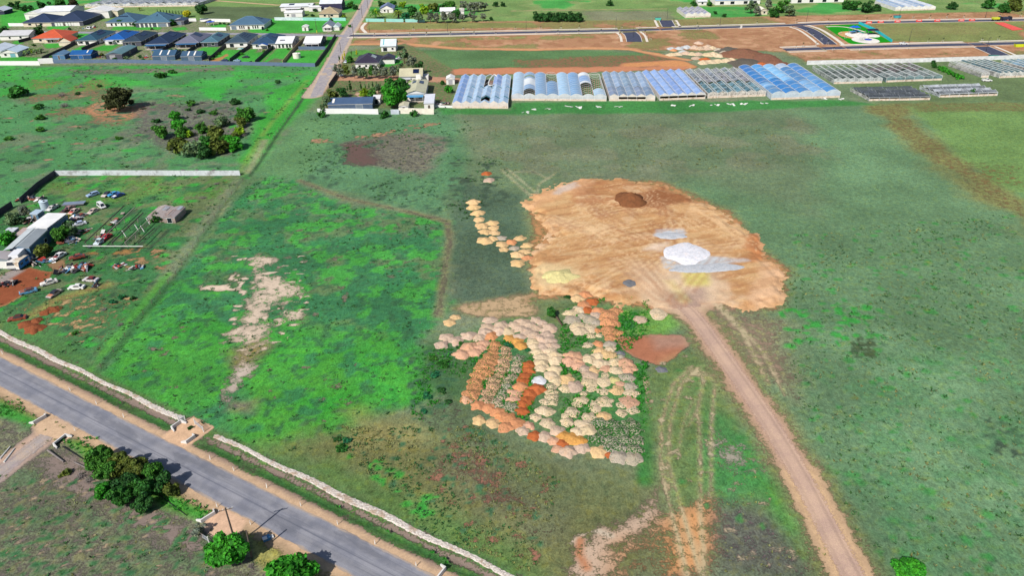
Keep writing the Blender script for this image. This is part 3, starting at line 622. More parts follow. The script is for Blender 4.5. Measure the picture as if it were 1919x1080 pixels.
worn_strip('dirt_lane', GP([(-60, 932), (25, 866), (88, 818)]), 2.2, 0.06, (166, 158, 158), (190, 170, 156), (206, 180, 152))
# white crushed rock edging beside the drain: a low ridge with a broken surface
def rock_ridge(t0, t1, name, label):
    n = int((t1 - t0) / .32); m = 9; v = []; f = []; rr = np.random.RandomState(int(t1))
    for i in range(n + 1):
        t = t0 + (t1 - t0) * i / n; wv = .18 * math.sin(t * .37) + rr.uniform(-.05, .05); wd = (.62 + .12 * math.sin(t * .13 + 1) + rr.uniform(-.07, .07)) * (1 if 0 < i < n else .2)
        for j in range(m):
            s = j / (m - 1) * 2 - 1; p = on_road(t, 5.75 + wv + s * wd); h = .05 * (1 - abs(s) ** 2.2) + rr.uniform(-.045, .045) - (.10 if abs(s) == 1 else 0)
            v.append((p[0] + rr.uniform(-.06, .06), p[1] + rr.uniform(-.06, .06), h))
    for i in range(n):
        for j in range(m - 1):
            a = i * m + j; f.append((a, a + m, a + m + 1, a + 1))
    t_ = NT('crushed_limestone'); p = t_.coord(); f1 = t_.noise(p, 3.5, 5, .7); f2 = t_.noise(p, .5, 4)
    c = t_.mix(t_.ramp(f1, .35, .6), S(178, 164, 154), S(226, 218, 210)); c = t_.mix(t_.ramp(f2, .50, .64, 0, .75), c, S(176, 150, 126)); t_.bump(f1, .8, .15)
    o = MB().add(v, f).build(name, t_.out(c, .95, .1)); return tag(o, kind='structure')
rock_ridge(T0, tg0 - .6, 'rock_edging', ''); rock_ridge(tg1 + 1.2, T1, 'rock_edging', '')
# sealed lane going north, street between the houses, new streets with kerbs and footpaths
M_OLD = asphalt_material('old_lane_seal', (158, 152, 160), (182, 174, 172)); M_NEW = asphalt_material('new_street_seal', (62, 66, 88), (78, 82, 104), crack=False)
M_KERB = mat((220, 214, 206), .9, .08); M_PATH = mat((232, 222, 208), .9, .1, .3)
ribbon('lane', GP([(592, 182), (600, 160), (629, 106), (649, 68), (676, 26), (692, -6), (720, -60)]), -2.8, 2.8, .02, M_OLD, rag=.2)
ribbon('street', GP([(-200, 56), (0, 59), (300, 62), (500, 63.5), (650, 67)]), -3.2, 3.2, .024, asphalt_material('old_street_seal', (150, 148, 160), (168, 164, 172)))
def street(pts, w, name='new_street', kerbL=True, kerbR=True, path=None, smooth=True):
    P = GP(pts); ribbon(name, P, -w / 2, w / 2, .028, M_NEW, smooth=smooth)
    if kerbL: ribbon('kerb', P, w / 2 + .01, w / 2 + .35, .13, M_KERB, thick=.14, smooth=smooth)
    if kerbR: ribbon('kerb', P, -w / 2 - .35, -w / 2 - .01, .13, M_KERB, thick=.14, smooth=smooth)
    for a, b in (path or []): ribbon('footpath', P, a, b, .05, M_PATH, smooth=smooth)
street([(655, 66.5), (700, 66.5), (780, 65), (960, 61), (1160, 56.8)], 6.6, path=[(6.2, 8.4), (-7.4, -5.0)])
street([(1196, 56), (1236, 54.8)], 6.6, kerbL=False, path=[(6.2, 8.4)], smooth=False)
street([(1264, 53.6), (1440, 48.4), (1480, 47)], 6.6, path=[(6.2, 8.6)])
street([(1162, 56.9), (1194, 56.1)], 6.6, kerbR=False, smooth=False); street([(1238, 54.8), (1262, 53.7)], 6.6, kerbL=False, smooth=False)
street([(1504, 45.6), (1560, 43), (1750, 39.6), (1919, 37), (2200, 31)], 6.2, path=[(5.4, 8.0)])
street([(1478, 47.1), (1504, 45.6)], 6.2, kerbR=False, smooth=False)
street([(1496, 48.6), (1516, 54), (1540, 70), (1556, 83)], 7.4, path=[(6.2, 8.4), (-7.6, -6)])
street([(1470, 93), (1540, 90.6)], 6.8, path=[(5.8, 8.0), (-7, -5.4)], smooth=False); street([(1584, 89), (1700, 85.6), (1818, 83)], 6.8, path=[(5.6, 8.4), (-7, -5.4)], smooth=False)
street([(1542, 90.6), (1582, 89.1)], 6.8, kerbL=False, smooth=False); street([(1820, 82.9), (1846, 82.3)], 6.8, kerbR=False, smooth=False); street([(1848, 82.2), (1919, 80.4), (2200, 73)], 6.8, path=[(5.6, 8.0)], smooth=False)
street([(1178, 60), (1186, 66), (1189, 78)], 9.0, path=[(-8.5, -7), (7, 8.5)]); street([(1254, 50), (1251, 45), (1247, 37.5)], 8.5, path=[(-8, -6.4), (6.4, 8)])
street([(1838, 87), (1860, 96), (1886, 108)], 9, path=[(7, 8.6)])
ribbon('footpath', GP([(686, 61), (676, 52), (686, 42)]), -1.1, 1.1, .05, M_PATH)
# ================================================================== SAND PAD
rp = random.Random(11)
PADP = [(978, 382), (986, 370), (1010, 358), (1040, 345), (1080, 339), (1120, 334), (1165, 334), (1210, 341), (1255, 350), (1298, 368), (1304, 379), (1345, 388), (1366, 402), (1370, 416), (1400, 430), (1424, 445), (1432, 470), (1437, 486), (1452, 490), (1483, 515), (1476, 532), (1470, 546), (1476, 556), (1460, 575), (1440, 580), (1424, 577), (1410, 590), (1390, 580), (1350, 568), (1290, 578), (1230, 576), (1165, 578), (1110, 553), (1060, 553), (1012, 552), (990, 540), (996, 520), (986, 492), (1000, 462), (1030, 441), (1026, 430), (1004, 410), (992, 396)]
PW = GP(PADP); pa = np.array(PW)
px_ = np.arange(pa[:, 0].min() - 3, pa[:, 0].max() + 3, .5); py_ = np.arange(pa[:, 1].min() - 3, pa[:, 1].max() + 3, .6)
PX, PY = np.meshgrid(px_, py_)
q2 = fbm(PX, PY, 2.2, 4, 21); q5 = fbm(PX, PY, 6, 4, 22); q1 = fbm(PX, PY, .9, 3, 23); q16 = fbm(PX, PY, 16, 4, 24)
psd = polysd(PX, PY, PW) + (q2 - .5) * 3.4 + (q5 - .5) * 3.0 + (q1 - .5) * 1.6
open_s = sstep(polysd(PX, PY, GP([(1180, 540), (1390, 540), (1360, 640), (1180, 640)])), -3, 3)     # where trucks drive on and the pad runs out level
ht = .22 + .40 * (1 - open_s)
PZ = sstep(psd, -.1, 4.6) * ht + (q5 - .45) * .55 * sstep(psd, 0, 1) + (q2 - .5) * .8 * np.exp(-((psd - 2.5) / 2.2) ** 2) * (1 - open_s) + (q1 - .5) * .14
PZ = np.where(psd < -.15, -.25, PZ)
pc = np.zeros(PX.shape + (3,)); pc[:] = lin((200, 152, 104))
def pmix(w_, rgb): pc[:] = pc * (1 - w_[..., None]) + lin(rgb) * w_[..., None]
def preg(pts, rgb, fea=3.0, wob=4.0, op=1.0, hi=None):
    w_ = sstep(polysd(PX, PY, GP(pts)) + (q5 - .5) * 2 * wob + (q2 - .5) * wob * .6, -fea, fea) * op
    if hi is not None: w_ = w_ * hi
    pmix(w_, rgb)
c_, s_ = math.cos(.35), math.sin(.35); u_, v_ = PX * c_ + PY * s_, -PX * s_ + PY * c_
strk = fbm(u_ * .22, v_ * 1.5, 2.4, 4, 27); strk2 = fbm(u_ * 1.4, v_ * .25, 2.6, 4, 28)
pmix(sstep(q16, .46, .60) * .6, (216, 172, 122)); pmix(sstep(strk, .54, .66) * .5, (230, 194, 144)); pmix(sstep(strk, .42, .33) * .55, (176, 122, 80)); pmix(sstep(q5 * .6 + q2 * .4, .56, .66) * .5, (226, 190, 152))
for i in range(26):
    A_ = (rp.uniform(1010, 1420), rp.uniform(360, 560)); B_ = (rp.uniform(1010, 1420), rp.uniform(360, 560)); M_ = ((A_[0] + B_[0]) / 2 + rp.uniform(-60, 60), (A_[1] + B_[1]) / 2 + rp.uniform(-40, 40))
    d, s2_ = linesd(PX, PY, smooth_line(GP([A_, M_, B_]), 3))
    for o_ in (0.0, 1.9): pmix(sstep(.42 - np.abs(d - o_) + (q2 - .5) * .5, -.3, .25) * sstep(q5, .40, .56) * .5, (236, 200, 154) if i % 3 else (170, 116, 78))
preg([(1080, 336), (1260, 348), (1300, 380), (1240, 395), (1060, 385)], (178, 118, 78), op=.75, hi=sstep(strk, .36, .6))
preg([(1240, 355), (1300, 372), (1290, 385), (1200, 392), (1190, 378)], (150, 94, 60), fea=2, op=.8)
preg([(980, 375), (1040, 345), (1100, 340), (1060, 372), (1000, 392)], (232, 180, 134), op=.7)
preg([(1040, 352), (1078, 345), (1082, 352), (1050, 368), (1034, 368)], (216, 192, 174), fea=1, wob=1.5)
preg([(1300, 372), (1372, 402), (1432, 450), (1420, 470), (1360, 440), (1290, 400)], (234, 194, 148), op=.85, hi=sstep(strk2, .38, .58))
preg([(1410, 440), (1432, 455), (1437, 486), (1410, 495), (1400, 470)], (196, 130, 84), fea=2, wob=3, op=.9)
preg([(1425, 490), (1483, 510), (1470, 560), (1420, 592), (1405, 560)], (232, 188, 148), fea=2, wob=3, hi=.55 + .45 * sstep(strk, .4, .55))
preg([(1190, 510), (1350, 505), (1360, 575), (1190, 580)], (226, 196, 164), fea=5, wob=5, op=.85)
preg([(1250, 515), (1350, 520), (1340, 570), (1260, 560)], (222, 196, 168), fea=4, wob=4, op=.7)
preg([(1262, 555), (1310, 545), (1330, 580), (1270, 585)], (178, 150, 136), fea=2.5, wob=3, op=.9)
preg([(1280, 510), (1330, 512), (1326, 536), (1284, 538)], (222, 208, 120), fea=1.5, wob=1.6, op=.9)
preg([(1245, 530), (1262, 530), (1295, 565), (1280, 568)], (220, 206, 132), fea=1.5, wob=1.6, op=.5)
preg([(1238, 486), (1300, 482), (1400, 490), (1404, 493), (1330, 503), (1246, 507)], (204, 210, 216), fea=.8, wob=.8, op=.95, hi=.6 + .4 * sstep(strk, .36, .5))
preg([(1230, 434), (1280, 433), (1284, 442), (1240, 450), (1228, 446)], (206, 210, 216), fea=.8, wob=1, op=.95, hi=.5 + .5 * sstep(strk, .36, .5))
preg([(1200, 465), (1250, 460), (1240, 475), (1200, 474)], (234, 214, 196), fea=1.5, wob=2, op=.7)
preg([(1000, 498), (1080, 498), (1090, 530), (1010, 540)], (232, 206, 158), fea=2, wob=3, op=.8)
preg([(1000, 440), (1040, 438), (1020, 470), (990, 480)], (230, 196, 164), fea=2, wob=2, op=.8)
for cx, cy, r0, r1 in ((1110, 480, 8, 26), (1150, 530, 4, 12), (1290, 470, 12, 24), (1180, 410, 6, 20), (1180, 372, 7, 14), (1060, 450, 6, 16)):
    X0, Y0 = G(cx, cy); d = np.hypot(PX - X0, PY - Y0) + (q5 - .5) * 7; ln = np.abs(((d / 1.7) % 1) - .5) * 2
    w_ = sstep(ln, .72, .95) * sstep(d, r0 - 2, r0) * sstep(-d, -r1, -r1 + 4) * sstep(q16 + q2 * .5, .62, .78)
    pmix(w_ * .55, (238, 200, 156))
for ln_ in ([(1020, 440), (1100, 420), (1180, 400), (1240, 385)], [(1000, 400), (1060, 430), (1130, 470), (1240, 560)], [(1090, 350), (1150, 420), (1210, 500), (1270, 570)], [(1040, 520), (1140, 500), (1240, 475)], [(1270, 565), (1330, 490), (1380, 440)]):
    d, s2_ = linesd(PX, PY, GP(ln_))
    for o_ in (.0, 2.0): pmix(sstep(.55 - np.abs(d - o_) + (q2 - .5) * .6, -.3, .3) * sstep(q5, .42, .56) * .32, (176, 124, 88))
pmix(sstep(.9 - psd, -.5, .5) * (1 - open_s) * .5, (228, 184, 140))
def sand_pad_material():
    t = NT('pad_sand'); p = t.coord(); f = t.noise(p, 2.2, 6, .7); g = t.noise(p, 9, 3, .7); b = t.noise(p, .5, 4, .6)
    c = t.attr('soil').outputs['Color']
    c = t.val(c, t.ramp(t.math('ADD', t.math('MULTIPLY', f, .6), t.math('MULTIPLY', b, .4)), .3, .7, .86, 1.14)); c = t.mix(t.ramp(g, .68, .74, 0, .5), c, t.val(c, .5))
    t.bump(t.math('ADD', f, t.math('MULTIPLY', g, .3)), .7, .35); return t.out(c, .95, .1)
tag(make_grid('sand_pad', PX, PY, PZ, {'soil': pc}, sand_pad_material(), keep=psd > -.12), kind='structure')
# ================================================================== SAND AND SOIL PILES
def pile_material():
    t = NT('dumped_sand'); p = t.coord(); oi = t.n('ShaderNodeObjectInfo'); base = oi.outputs['Color']
    wd = t.attr('weed', 'OBJECT').outputs['Fac']
    f = t.noise(p, 2.0, 6, .68); g = t.noise(p, 8, 3, .7); b = t.noise(p, .8, 4, .6); h = t.noise(p, 3.4, 4, .65)
    c = t.val(base, t.ramp(t.math('ADD', t.math('MULTIPLY', f, .5), t.math('MULTIPLY', b, .5)), .3, .7, .70, 1.18))
    c = t.mix(t.ramp(b, .5, .7, 0, .5), c, t.mix(1.0, c, (.90, .74, .60), 'MULTIPLY'))
    th = t.math('ADD', h, t.math('MULTIPLY', wd, .205))
    gr = t.mix(t.ramp(g, .35, .65), S(18, 86, 40), S(70, 116, 48))
    c = t.mix(t.ramp(th, .66, .70), c, gr)
    c = t.mix(t.math('MULTIPLY', t.ramp(g, .60, .66), t.math('MINIMUM', t.math('MULTIPLY', wd, 2.0), 1.0)), c, S(52, 62, 44))
    t.bump(t.math('ADD', f, t.math('MULTIPLY', g, .25)), .7, .3); return t.out(c, .95, .1)
MPILE = pile_material()
def pile_mesh(seed, flat=0.0, sharp=0.0, wob=1.0):
    rr = np.random.RandomState(seed); n = 26; k = 9; ang = np.linspace(0, 2 * math.pi, n, endpoint=False)
    ph = rr.uniform(0, 6.28, 6); am = rr.uniform(.03, .115, 6) * wob
    out = 1 + sum(am[i] * np.cos((i + 1) * ang + ph[i]) for i in range(6))
    ox, oy = rr.uniform(-.16, .16, 2); v = [(ox * .6, oy * .6, 1.0 - flat * .3)]
    for j in range(1, k + 1):
        r = j / k
        for i in range(n):
            z = (1 - r ** (1.25 if not sharp else 1.0)); z = min(z, 1 - flat * .45 + .08 * z) if flat else z
            z *= (1 + .10 * math.cos(3 * ang[i] + ph[1]) * r); rr_ = r * out[i] if r > .3 else r
            jx = rr.uniform(-.025, .025); x = math.cos(ang[i]) * rr_ + ox * (1 - r) + jx; y = math.sin(ang[i]) * rr_ + oy * (1 - r) + rr.uniform(-.025, .025)
            if j == k: z = -.22
            elif j > 1: z += rr.uniform(-.075, .075) * (1 if wob == 1 else .5)
            v.append((x, y, z))
    f = [(0, 1 + i, 1 + (i + 1) % n) for i in range(n)]
    for j in range(k - 1):
        a = 1 + j * n; b = a + n
        f += [(a + i, b + i, b + (i + 1) % n, a + (i + 1) % n) for i in range(n)]
    me = bpy.data.meshes.new('sand_pile'); me.from_pydata(v, [], f); me.polygons.foreach_set('use_smooth', [True] * len(f)); me.materials.append(MPILE); me.update(); return me
PILES = [pile_mesh(i) for i in range(9)]; FLATP = [pile_mesh(40 + i, flat=1.0, wob=.45) for i in range(4)]; CONE = pile_mesh(90, sharp=1)
PC = {'tan': ((224, 184, 138), 'light tan'), 'pink': ((212, 186, 164), 'pinkish cream'), 'cream': ((226, 204, 170), 'cream'), 'sand': ((232, 196, 146), 'sandy yellow'), 'orange': ((222, 156, 112), 'orange'), 'rust': ((192, 108, 64), 'rust red'), 'peach': ((224, 176, 146), 'peach'),
      'grey': ((190, 178, 160), 'greyish'), 'white': ((240, 240, 244), 'white'), 'gold': ((224, 166, 92), 'golden orange'), 'lemon': ((226, 214, 150), 'pale yellow'), 'brown': ((140, 92, 62), 'dark brown'), 'stone': ((128, 130, 136), 'blue grey'), 'blue': ((206, 210, 214), 'bluish white')}
rp = random.Random(11)
def pile(px, py, w_, c, weed=0.0, label='', group=None, hk=.50, flat=False, cone=False, asp=1.0, name='sand_pile', cat='sand pile', rz=None):
    r = w_ / 2 * mpp(py); w_ *= rp.uniform(.82, 1.14); x, y = G(px + rp.uniform(-.06, .06) * w_, py + w_ * .10); rgb = PC[c][0]
    o = bpy.data.objects.new(name, CONE if cone else rp.choice(FLATP if flat else PILES)); col.objects.link(o)
    o.location = (x, y, .02); o.rotation_euler.z = rp.uniform(0, 6.28) if rz is None else rz; k = rp.uniform(.93, 1.07)
    o.scale = (r * 1.2, r * 1.2 * asp, r * hk * .92 * rp.uniform(.85, 1.12)); s = S(*rgb); o.color = (min(1, s[0] * k), min(1, s[1] * k), min(1, s[2] * k * rp.uniform(.96, 1.04)), 1)
    o['weed'] = float(weed) + (rp.uniform(.0, .14) if name == 'sand_pile' and not flat else 0); return tag(o, label, cat, group)
def row(pts, phrase, c, weed=0.0, group='sand piles dumped in the stockpile yard', adj='', hk=.50, noun='pile'):
    for i, p in enumerate(pts):
        cc = p[3] if len(p) > 3 else c; wd = p[4] if len(p) > 4 else weed
        a = adj or ('weedy ' if wd > .35 else '')
        pile(p[0], p[1], p[2], cc, wd, '%s%s %s, %s from the %s' % (a, PC[cc][1], noun, ORD[i], phrase), group, hk * rp.uniform(.8, 1.15))
row([(886, 377, 22), (888, 387, 22), (895, 398, 24), (898, 410, 20), (901, 421, 24), (908, 433, 22)], 'north in the single line northwest of the pad', 'sand')
row([(922, 417, 22), (925, 425, 20), (926, 435, 20), (924, 446, 18), (911, 449, 28)], 'north in the short line left of the pad', 'sand')
row([(940, 445, 18, 'grey'), (940, 456, 22), (946, 466, 18), (959, 452, 20, 'orange'), (965, 464, 18, 'grey'), (975, 445, 20), (987, 458, 20)], 'left in the scattered line beside the pad notch', 'sand')
row([(985, 470, 20), (968, 476, 24), (971, 491, 26), (989, 482, 18, 'orange')], 'north in the knot against the pad west edge', 'sand')
pile(912, 324, 18, 'rust', 0, 'small rust red sand pile alone northwest of the pad', 'sand piles dumped in the stockpile yard'); pile(917, 336, 20, 'pink', 0, 'small pink sand pile just below the lone rust red one', 'sand piles dumped in the stockpile yard')
pile(852, 594, 18, 'sand', 0, 'small lone sandy pile at the west tip, the northern one', 'sand piles dumped in the stockpile yard'); pile(843, 603, 22, 'sand', 0, 'small lone sandy pile at the west tip, the southern one', 'sand piles dumped in the stockpile yard')
row([(825, 644, 24), (836, 631, 24), (853, 637, 26), (876, 627, 26), (899, 632, 24), (908, 620, 26), (912, 611, 24), (917, 599, 24), (937, 618, 26), (941, 608, 28)], 'west end of the curved cream bank', 'pink')
row([(952, 619, 24, 'cream'), (963, 607, 24), (973, 615, 22), (980, 602, 26), (988, 619, 24), (993, 609, 24), (1003, 614, 24), (1005, 598, 20), (1016, 603, 17), (1029, 614, 30)], 'left in the middle of the curved cream bank', 'pink')
row([(975, 629, 22), (1001, 626, 26), (1027, 626, 26), (1028, 636, 28), (1014, 634, 24), (1031, 645, 28), (1015, 647, 24), (1022, 655, 22)], 'north on the wide shoulder of the cream bank', 'pink')
row([(999, 640, 24), (1003, 648, 22), (1008, 657, 26), (1015, 669, 26), (1016, 679, 26), (1015, 689, 22)], 'north in the left file of the cream causeway', 'cream')
row([(1032, 656, 24), (1038, 664, 26), (1040, 674, 26), (1040, 692, 26), (1032, 701, 26), (1041, 712, 26), (1062, 709, 28, 'sand'), (1078, 722, 30, 'pink'), (1059, 727, 22, 'cream', .3)], 'north in the right file of the cream causeway', 'cream')
row([(881, 648, 28), (903, 643, 26), (899, 651, 24), (864, 662, 28), (891, 659, 26)], 'north in the peach knot by the dark weeds', 'peach')
row([(921, 628, 24, 'orange'), (954, 632, 20), (969, 638, 24), (977, 645, 24)], 'left in the golden arc under the cream bank', 'gold')
row([(929, 645, 24), (925, 653, 22), (922, 661, 22), (918, 669, 32), (913, 677, 32), (907, 685, 34), (903, 694, 36), (898, 704, 30), (892, 714, 28), (890, 726, 30), (884, 736, 32), (875, 747, 24)], 'north in the westernmost weedy column', 'orange', .58, hk=.42)
row([(947, 652, 20), (947, 660, 20), (949, 668, 24), (945, 676, 22), (944, 683, 20), (940, 692, 24), (938, 702, 22), (927, 710, 28), (923, 721, 30), (918, 734, 28), (913, 748, 26)], 'north in the second weedy column', 'peach', .72, hk=.42)
row([(971, 670, 24, 'grey'), (968, 681, 20), (965, 692, 22), (958, 706, 24), (951, 715, 20), (950, 723, 20, 'grey'), (942, 733, 18, 'grey'), (942, 744, 22), (964, 735, 26, 'peach', .2), (963, 746, 24, 'peach', .3), (930, 753, 24)], 'north in the third weedy column', 'pink', .8, hk=.42)
row([(991, 683, 24), (990, 693, 22), (983, 703, 24), (982, 713, 22), (974, 723, 28, 'orange'), (1008, 726, 30), (993, 736, 28), (987, 748, 26), (982, 756, 24), (978, 769, 24)], 'north in the bright rust red column', 'rust', .06)
pile(1008, 712, 26, 'white', 0, 'bright white sand pile, the only white one among rust red', 'sand piles dumped in the stockpile yard', .3, flat=True)
row([(1033, 724, 20), (1034, 734, 22), (1033, 743, 24), (1020, 752, 18), (1038, 752, 18)], 'north in the pyramid shaped weedy group', 'cream', .55)
row([(874, 748, 22, 'peach', .3), (894, 758, 26), (916, 763, 26), (931, 770, 26), (938, 778, 28), (951, 782, 30), (967, 790, 28), (971, 797, 20)], 'west in the long orange ridge', 'orange', .05)
row([(899, 787, 24, 'sand'), (923, 791, 26, 'sand'), (949, 799, 28, 'orange', .25), (979, 806, 24, 'pink'), (991, 797, 20, 'peach', .2), (1001, 815, 26, 'rust'), (1020, 817, 26, 'pink'), (1038, 826, 24, 'peach')], 'west along the south edge', 'sand')
pile(958, 760, 28, 'grey', .75, 'overgrown grey sand pile in the dark green hollow behind the ridge', 'sand piles dumped in the stockpile yard', .3)
row([(1046, 806, 28, 'pink', .2), (1055, 814, 26), (1071, 820, 32), (1086, 825, 28), (1053, 831, 24, 'rust', .1), (1045, 840, 20, 'peach')], 'west in the golden ridge at the south edge', 'gold')
row([(1064, 845, 30), (1093, 839, 28), (1121, 845, 30, 'sand'), (1143, 852, 16, 'rust'), (1162, 854, 34, 'grey', .3), (1183, 856, 34, 'grey', .35)], 'west at the southern tip', 'pink')
row([(1020, 768, 26), (1027, 771, 24), (1002, 781, 20), (1024, 791, 26), (1062, 777, 18), (1072, 771, 26), (1062, 791, 24)], 'west in the loose cream cluster south of centre', 'cream', .36)
row([(1093, 749, 24, 'cream', .15), (1083, 756, 18), (1114, 755, 16), (1114, 763, 22, 'cream', .1), (1134, 751, 30), (1176, 751, 34, 'peach', .3), (1166, 758, 18), (1185, 767, 22), (1164, 773, 20)], 'west in the low scalloped row', 'cream', .48, hk=.32)
row([(1105, 780, 26, 'cream', .3), (1133, 779, 26, 'sand', .05), (1093, 795, 34, 'cream', .12), (1101, 804, 34, 'cream', .15), (1083, 808, 24, 'cream', .1)], 'north in the big pale heap', 'cream')
row([(1127, 790, 30), (1146, 795, 28), (1182, 793, 30), (1133, 808, 30), (1166, 806, 34), (1189, 806, 26)], 'northwest on the overgrown mound', 'grey', 1.0, hk=.4)
row([(1120, 821, 30), (1146, 824, 30), (1172, 824, 30), (1194, 824, 24), (1140, 838, 30), (1163, 839, 30), (1189, 842, 30)], 'west on the overgrown mound lower side', 'grey', .92, hk=.4)
row([(1074, 665, 30), (1064, 675, 26), (1078, 676, 24), (1083, 685, 26), (1094, 690, 24, 'pink'), (1103, 702, 28, 'pink')], 'north in the peach bank east of the causeway', 'peach')
row([(1104, 671, 24), (1125, 657, 24, 'sand'), (1121, 666, 22), (1137, 664, 24, 'sand'), (1145, 653, 20), (1148, 664, 18, 'sand', .3), (1161, 661, 16, 'stone'), (1163, 668, 14, 'grey')], 'west in the pale row below the brown patch', 'cream', .08)
row([(1122, 679, 24), (1135, 679, 20), (1112, 693, 22, 'sand', .1), (1135, 689, 20, 'peach', .1), (1152, 677, 22, 'cream', .35), (1155, 692, 24), (1176, 680, 30, 'peach', .3), (1178, 690, 26, 'peach', .35), (1175, 705, 26, 'grey', .6)], 'west in the second row below the brown patch', 'cream', .2)
row([(1105, 716, 30), (1134, 713, 28), (1151, 711, 20, 'lemon'), (1182, 723, 24, 'grey'), (1161, 718, 16, 'peach')], 'west in the row of flat cream mounds', 'cream', .3, hk=.34)
row([(1109, 727, 18), (1130, 732, 20), (1156, 731, 26, 'sand', .3), (1182, 735, 26), (1094, 737, 14), (1134, 702, 14)], 'west among the low leftover mounds', 'cream', .5, hk=.34)
row([(1081, 557, 24, 'sand'), (1094, 551, 24), (1095, 570, 24), (1111, 564, 22, 'rust'), (1100, 580, 20, 'rust'), (1120, 581, 22)], 'north in the orange group under the pad', 'orange')
row([(1086, 579, 22), (1069, 585, 24), (1116, 589, 22, 'pink'), (1091, 591, 20, 'grey'), (1073, 598, 30, 'grey'), (1106, 598, 28, 'grey'), (1117, 604, 20, 'grey'), (1083, 609, 26), (1085, 618, 28), (1107, 613, 26), (1119, 618, 14, 'orange')], 'north in the pale group near the leaning tree', 'cream', .22)
row([(1154, 581, 22), (1141, 588, 34), (1141, 600, 30), (1154, 604, 22), (1141, 617, 28), (1158, 623, 20), (1145, 632, 22)], 'north in the file beside the green patch', 'orange', .42)
row([(1107, 628, 16), (1122, 628, 12), (1121, 643, 18, 'orange', .2), (1142, 643, 22, 'grey', .1), (1100, 645, 18)], 'north among the small mounds in the grass gap', 'cream', .45)
pile(1199, 597, 24, 'pink', .05, 'flat pinkish white pile on the green patch beside the track', 'sand piles dumped in the stockpile yard', .3, flat=True)
pile(1231, 585, 36, 'cream', .3, 'wide flat cream pile at the head of the dirt track', 'sand piles dumped in the stockpile yard', .26, flat=True, asp=.8)
pile(1239, 692, 19, 'stone', .2, 'small heap of blue grey rubble in the grass below the brown patch', None, .4, name='rubble_heap', cat='rubble heap')
pile(1182, 376, 58, 'brown', 0, 'large dark brown cone of soil at the back of the pad', None, .72, cone=True, asp=.9, name='soil_cone', cat='soil pile').location.z = .7
for o, z in ((pile(1285, 470, 86, 'white', 0, 'large flat topped brilliant white sand heap in the middle of the pad', None, .17, flat=True, asp=.86, rz=.3), .5), (pile(1051, 517, 62, 'lemon', 0, 'pale yellow flat topped sand heap at the west end of the pad', None, .34, asp=.8, rz=.1), .4),
             (pile(1255, 442, 48, 'blue', .0, 'low streaky bluish white spread north of the white heap', None, .10, flat=True, asp=.5, rz=.0), .75),
             (pile(1318, 495, 120, 'blue', 0, 'long low bluish grey spread south of the white heap', None, .035, flat=True, asp=.24, rz=.06), .66),
             (pile(1181, 532, 22, 'stone', 0, 'small grey gravel heap near the south edge of the pad', None, .25, flat=True, name='gravel_heap', cat='gravel heap'), .6)): o.location.z = z
# dumped loads beside the new streets
row([(1263, 93, 12, 'orange'), (1258, 101, 18), (1270, 100, 18), (1284, 99, 18, 'pink'), (1296, 100, 18), (1308, 100, 18, 'pink'), (1258, 90, 16, 'blue'), (1272, 90, 16, 'blue'), (1286, 87, 18, 'blue')], 'left in the front row behind the greenhouses', 'cream', 0, 'loads of fill dumped behind the greenhouses', '', .55)
row([(1300, 88, 18), (1312, 90, 16), (1325, 90, 16), (1335, 89, 16, 'cream'), (1326, 86, 14), (1346, 92, 16, 'grey'), (1358, 97, 16, 'grey'), (1309, 80, 14), (1280, 96, 16, 'blue')], 'left in the back row behind the greenhouses', 'pink', .05, 'loads of fill dumped behind the greenhouses', '', .55)
row([(1325, 101, 22), (1336, 100, 22), (1346, 103, 20), (1306, 108, 18, 'pink'), (1322, 110, 20, 'rust'), (1320, 116, 20), (1332, 114, 22), (1346, 113, 22), (1360, 112, 20), (1370, 110, 14)], 'left in the big cream spread behind the greenhouses', 'cream', 0, 'loads of fill dumped behind the greenhouses', '', .5)
PC['earth'] = ((140, 98, 80), 'red brown'); PC['dark'] = ((112, 104, 98), 'dark grey brown'); PC['redsoil'] = ((150, 88, 58), 'red brown')
for x, y, w_, c, wd, hk, lb in ((1395, 96, 74, 'earth', .25, .34, 'tall red brown soil mountain with a pointed top behind the blue greenhouse'), (1365, 90, 50, 'dark', .4, .2, 'low weedy grey brown soil bank left of the soil mountain'), (1430, 104, 60, 'earth', .15, .30, 'second red brown soil mountain near the street end'),
                                 (1400, 112, 70, 'dark', .3, .16, 'dark grey brown soil bank in front of the two soil mountains'), (1450, 116, 44, 'earth', .05, .34, 'ribbed red brown soil heap just behind the blue greenhouse roof'), (1428, 119, 26, 'rust', 0, .4, 'small orange soil heap against the back of the blue greenhouse')):
    pile(x, y, w_, c, wd, lb, 'soil mountains behind the greenhouses', hk, name='soil_mound', cat='soil pile', asp=.8)
for x, y, w_, lb in ((50, 606, 26, 'left red brown soil heap by the road corner of the yard'), (62, 614, 32, 'largest red brown soil heap by the road corner of the yard'), (76, 612, 24, 'right red brown soil heap by the road corner of the yard'), (66, 600, 22, 'upper red brown soil heap by the road corner of the yard'), (100, 578, 26, 'red brown soil heap beyond the rusty car, the farthest from the road'), (88, 584, 22, 'low red brown soil heap beside the farthest one')):
    pile(x, y, w_, 'redsoil', .08, lb, 'soil heaps at the corner of the wrecking yard', .5, name='soil_heap', cat='soil pile')
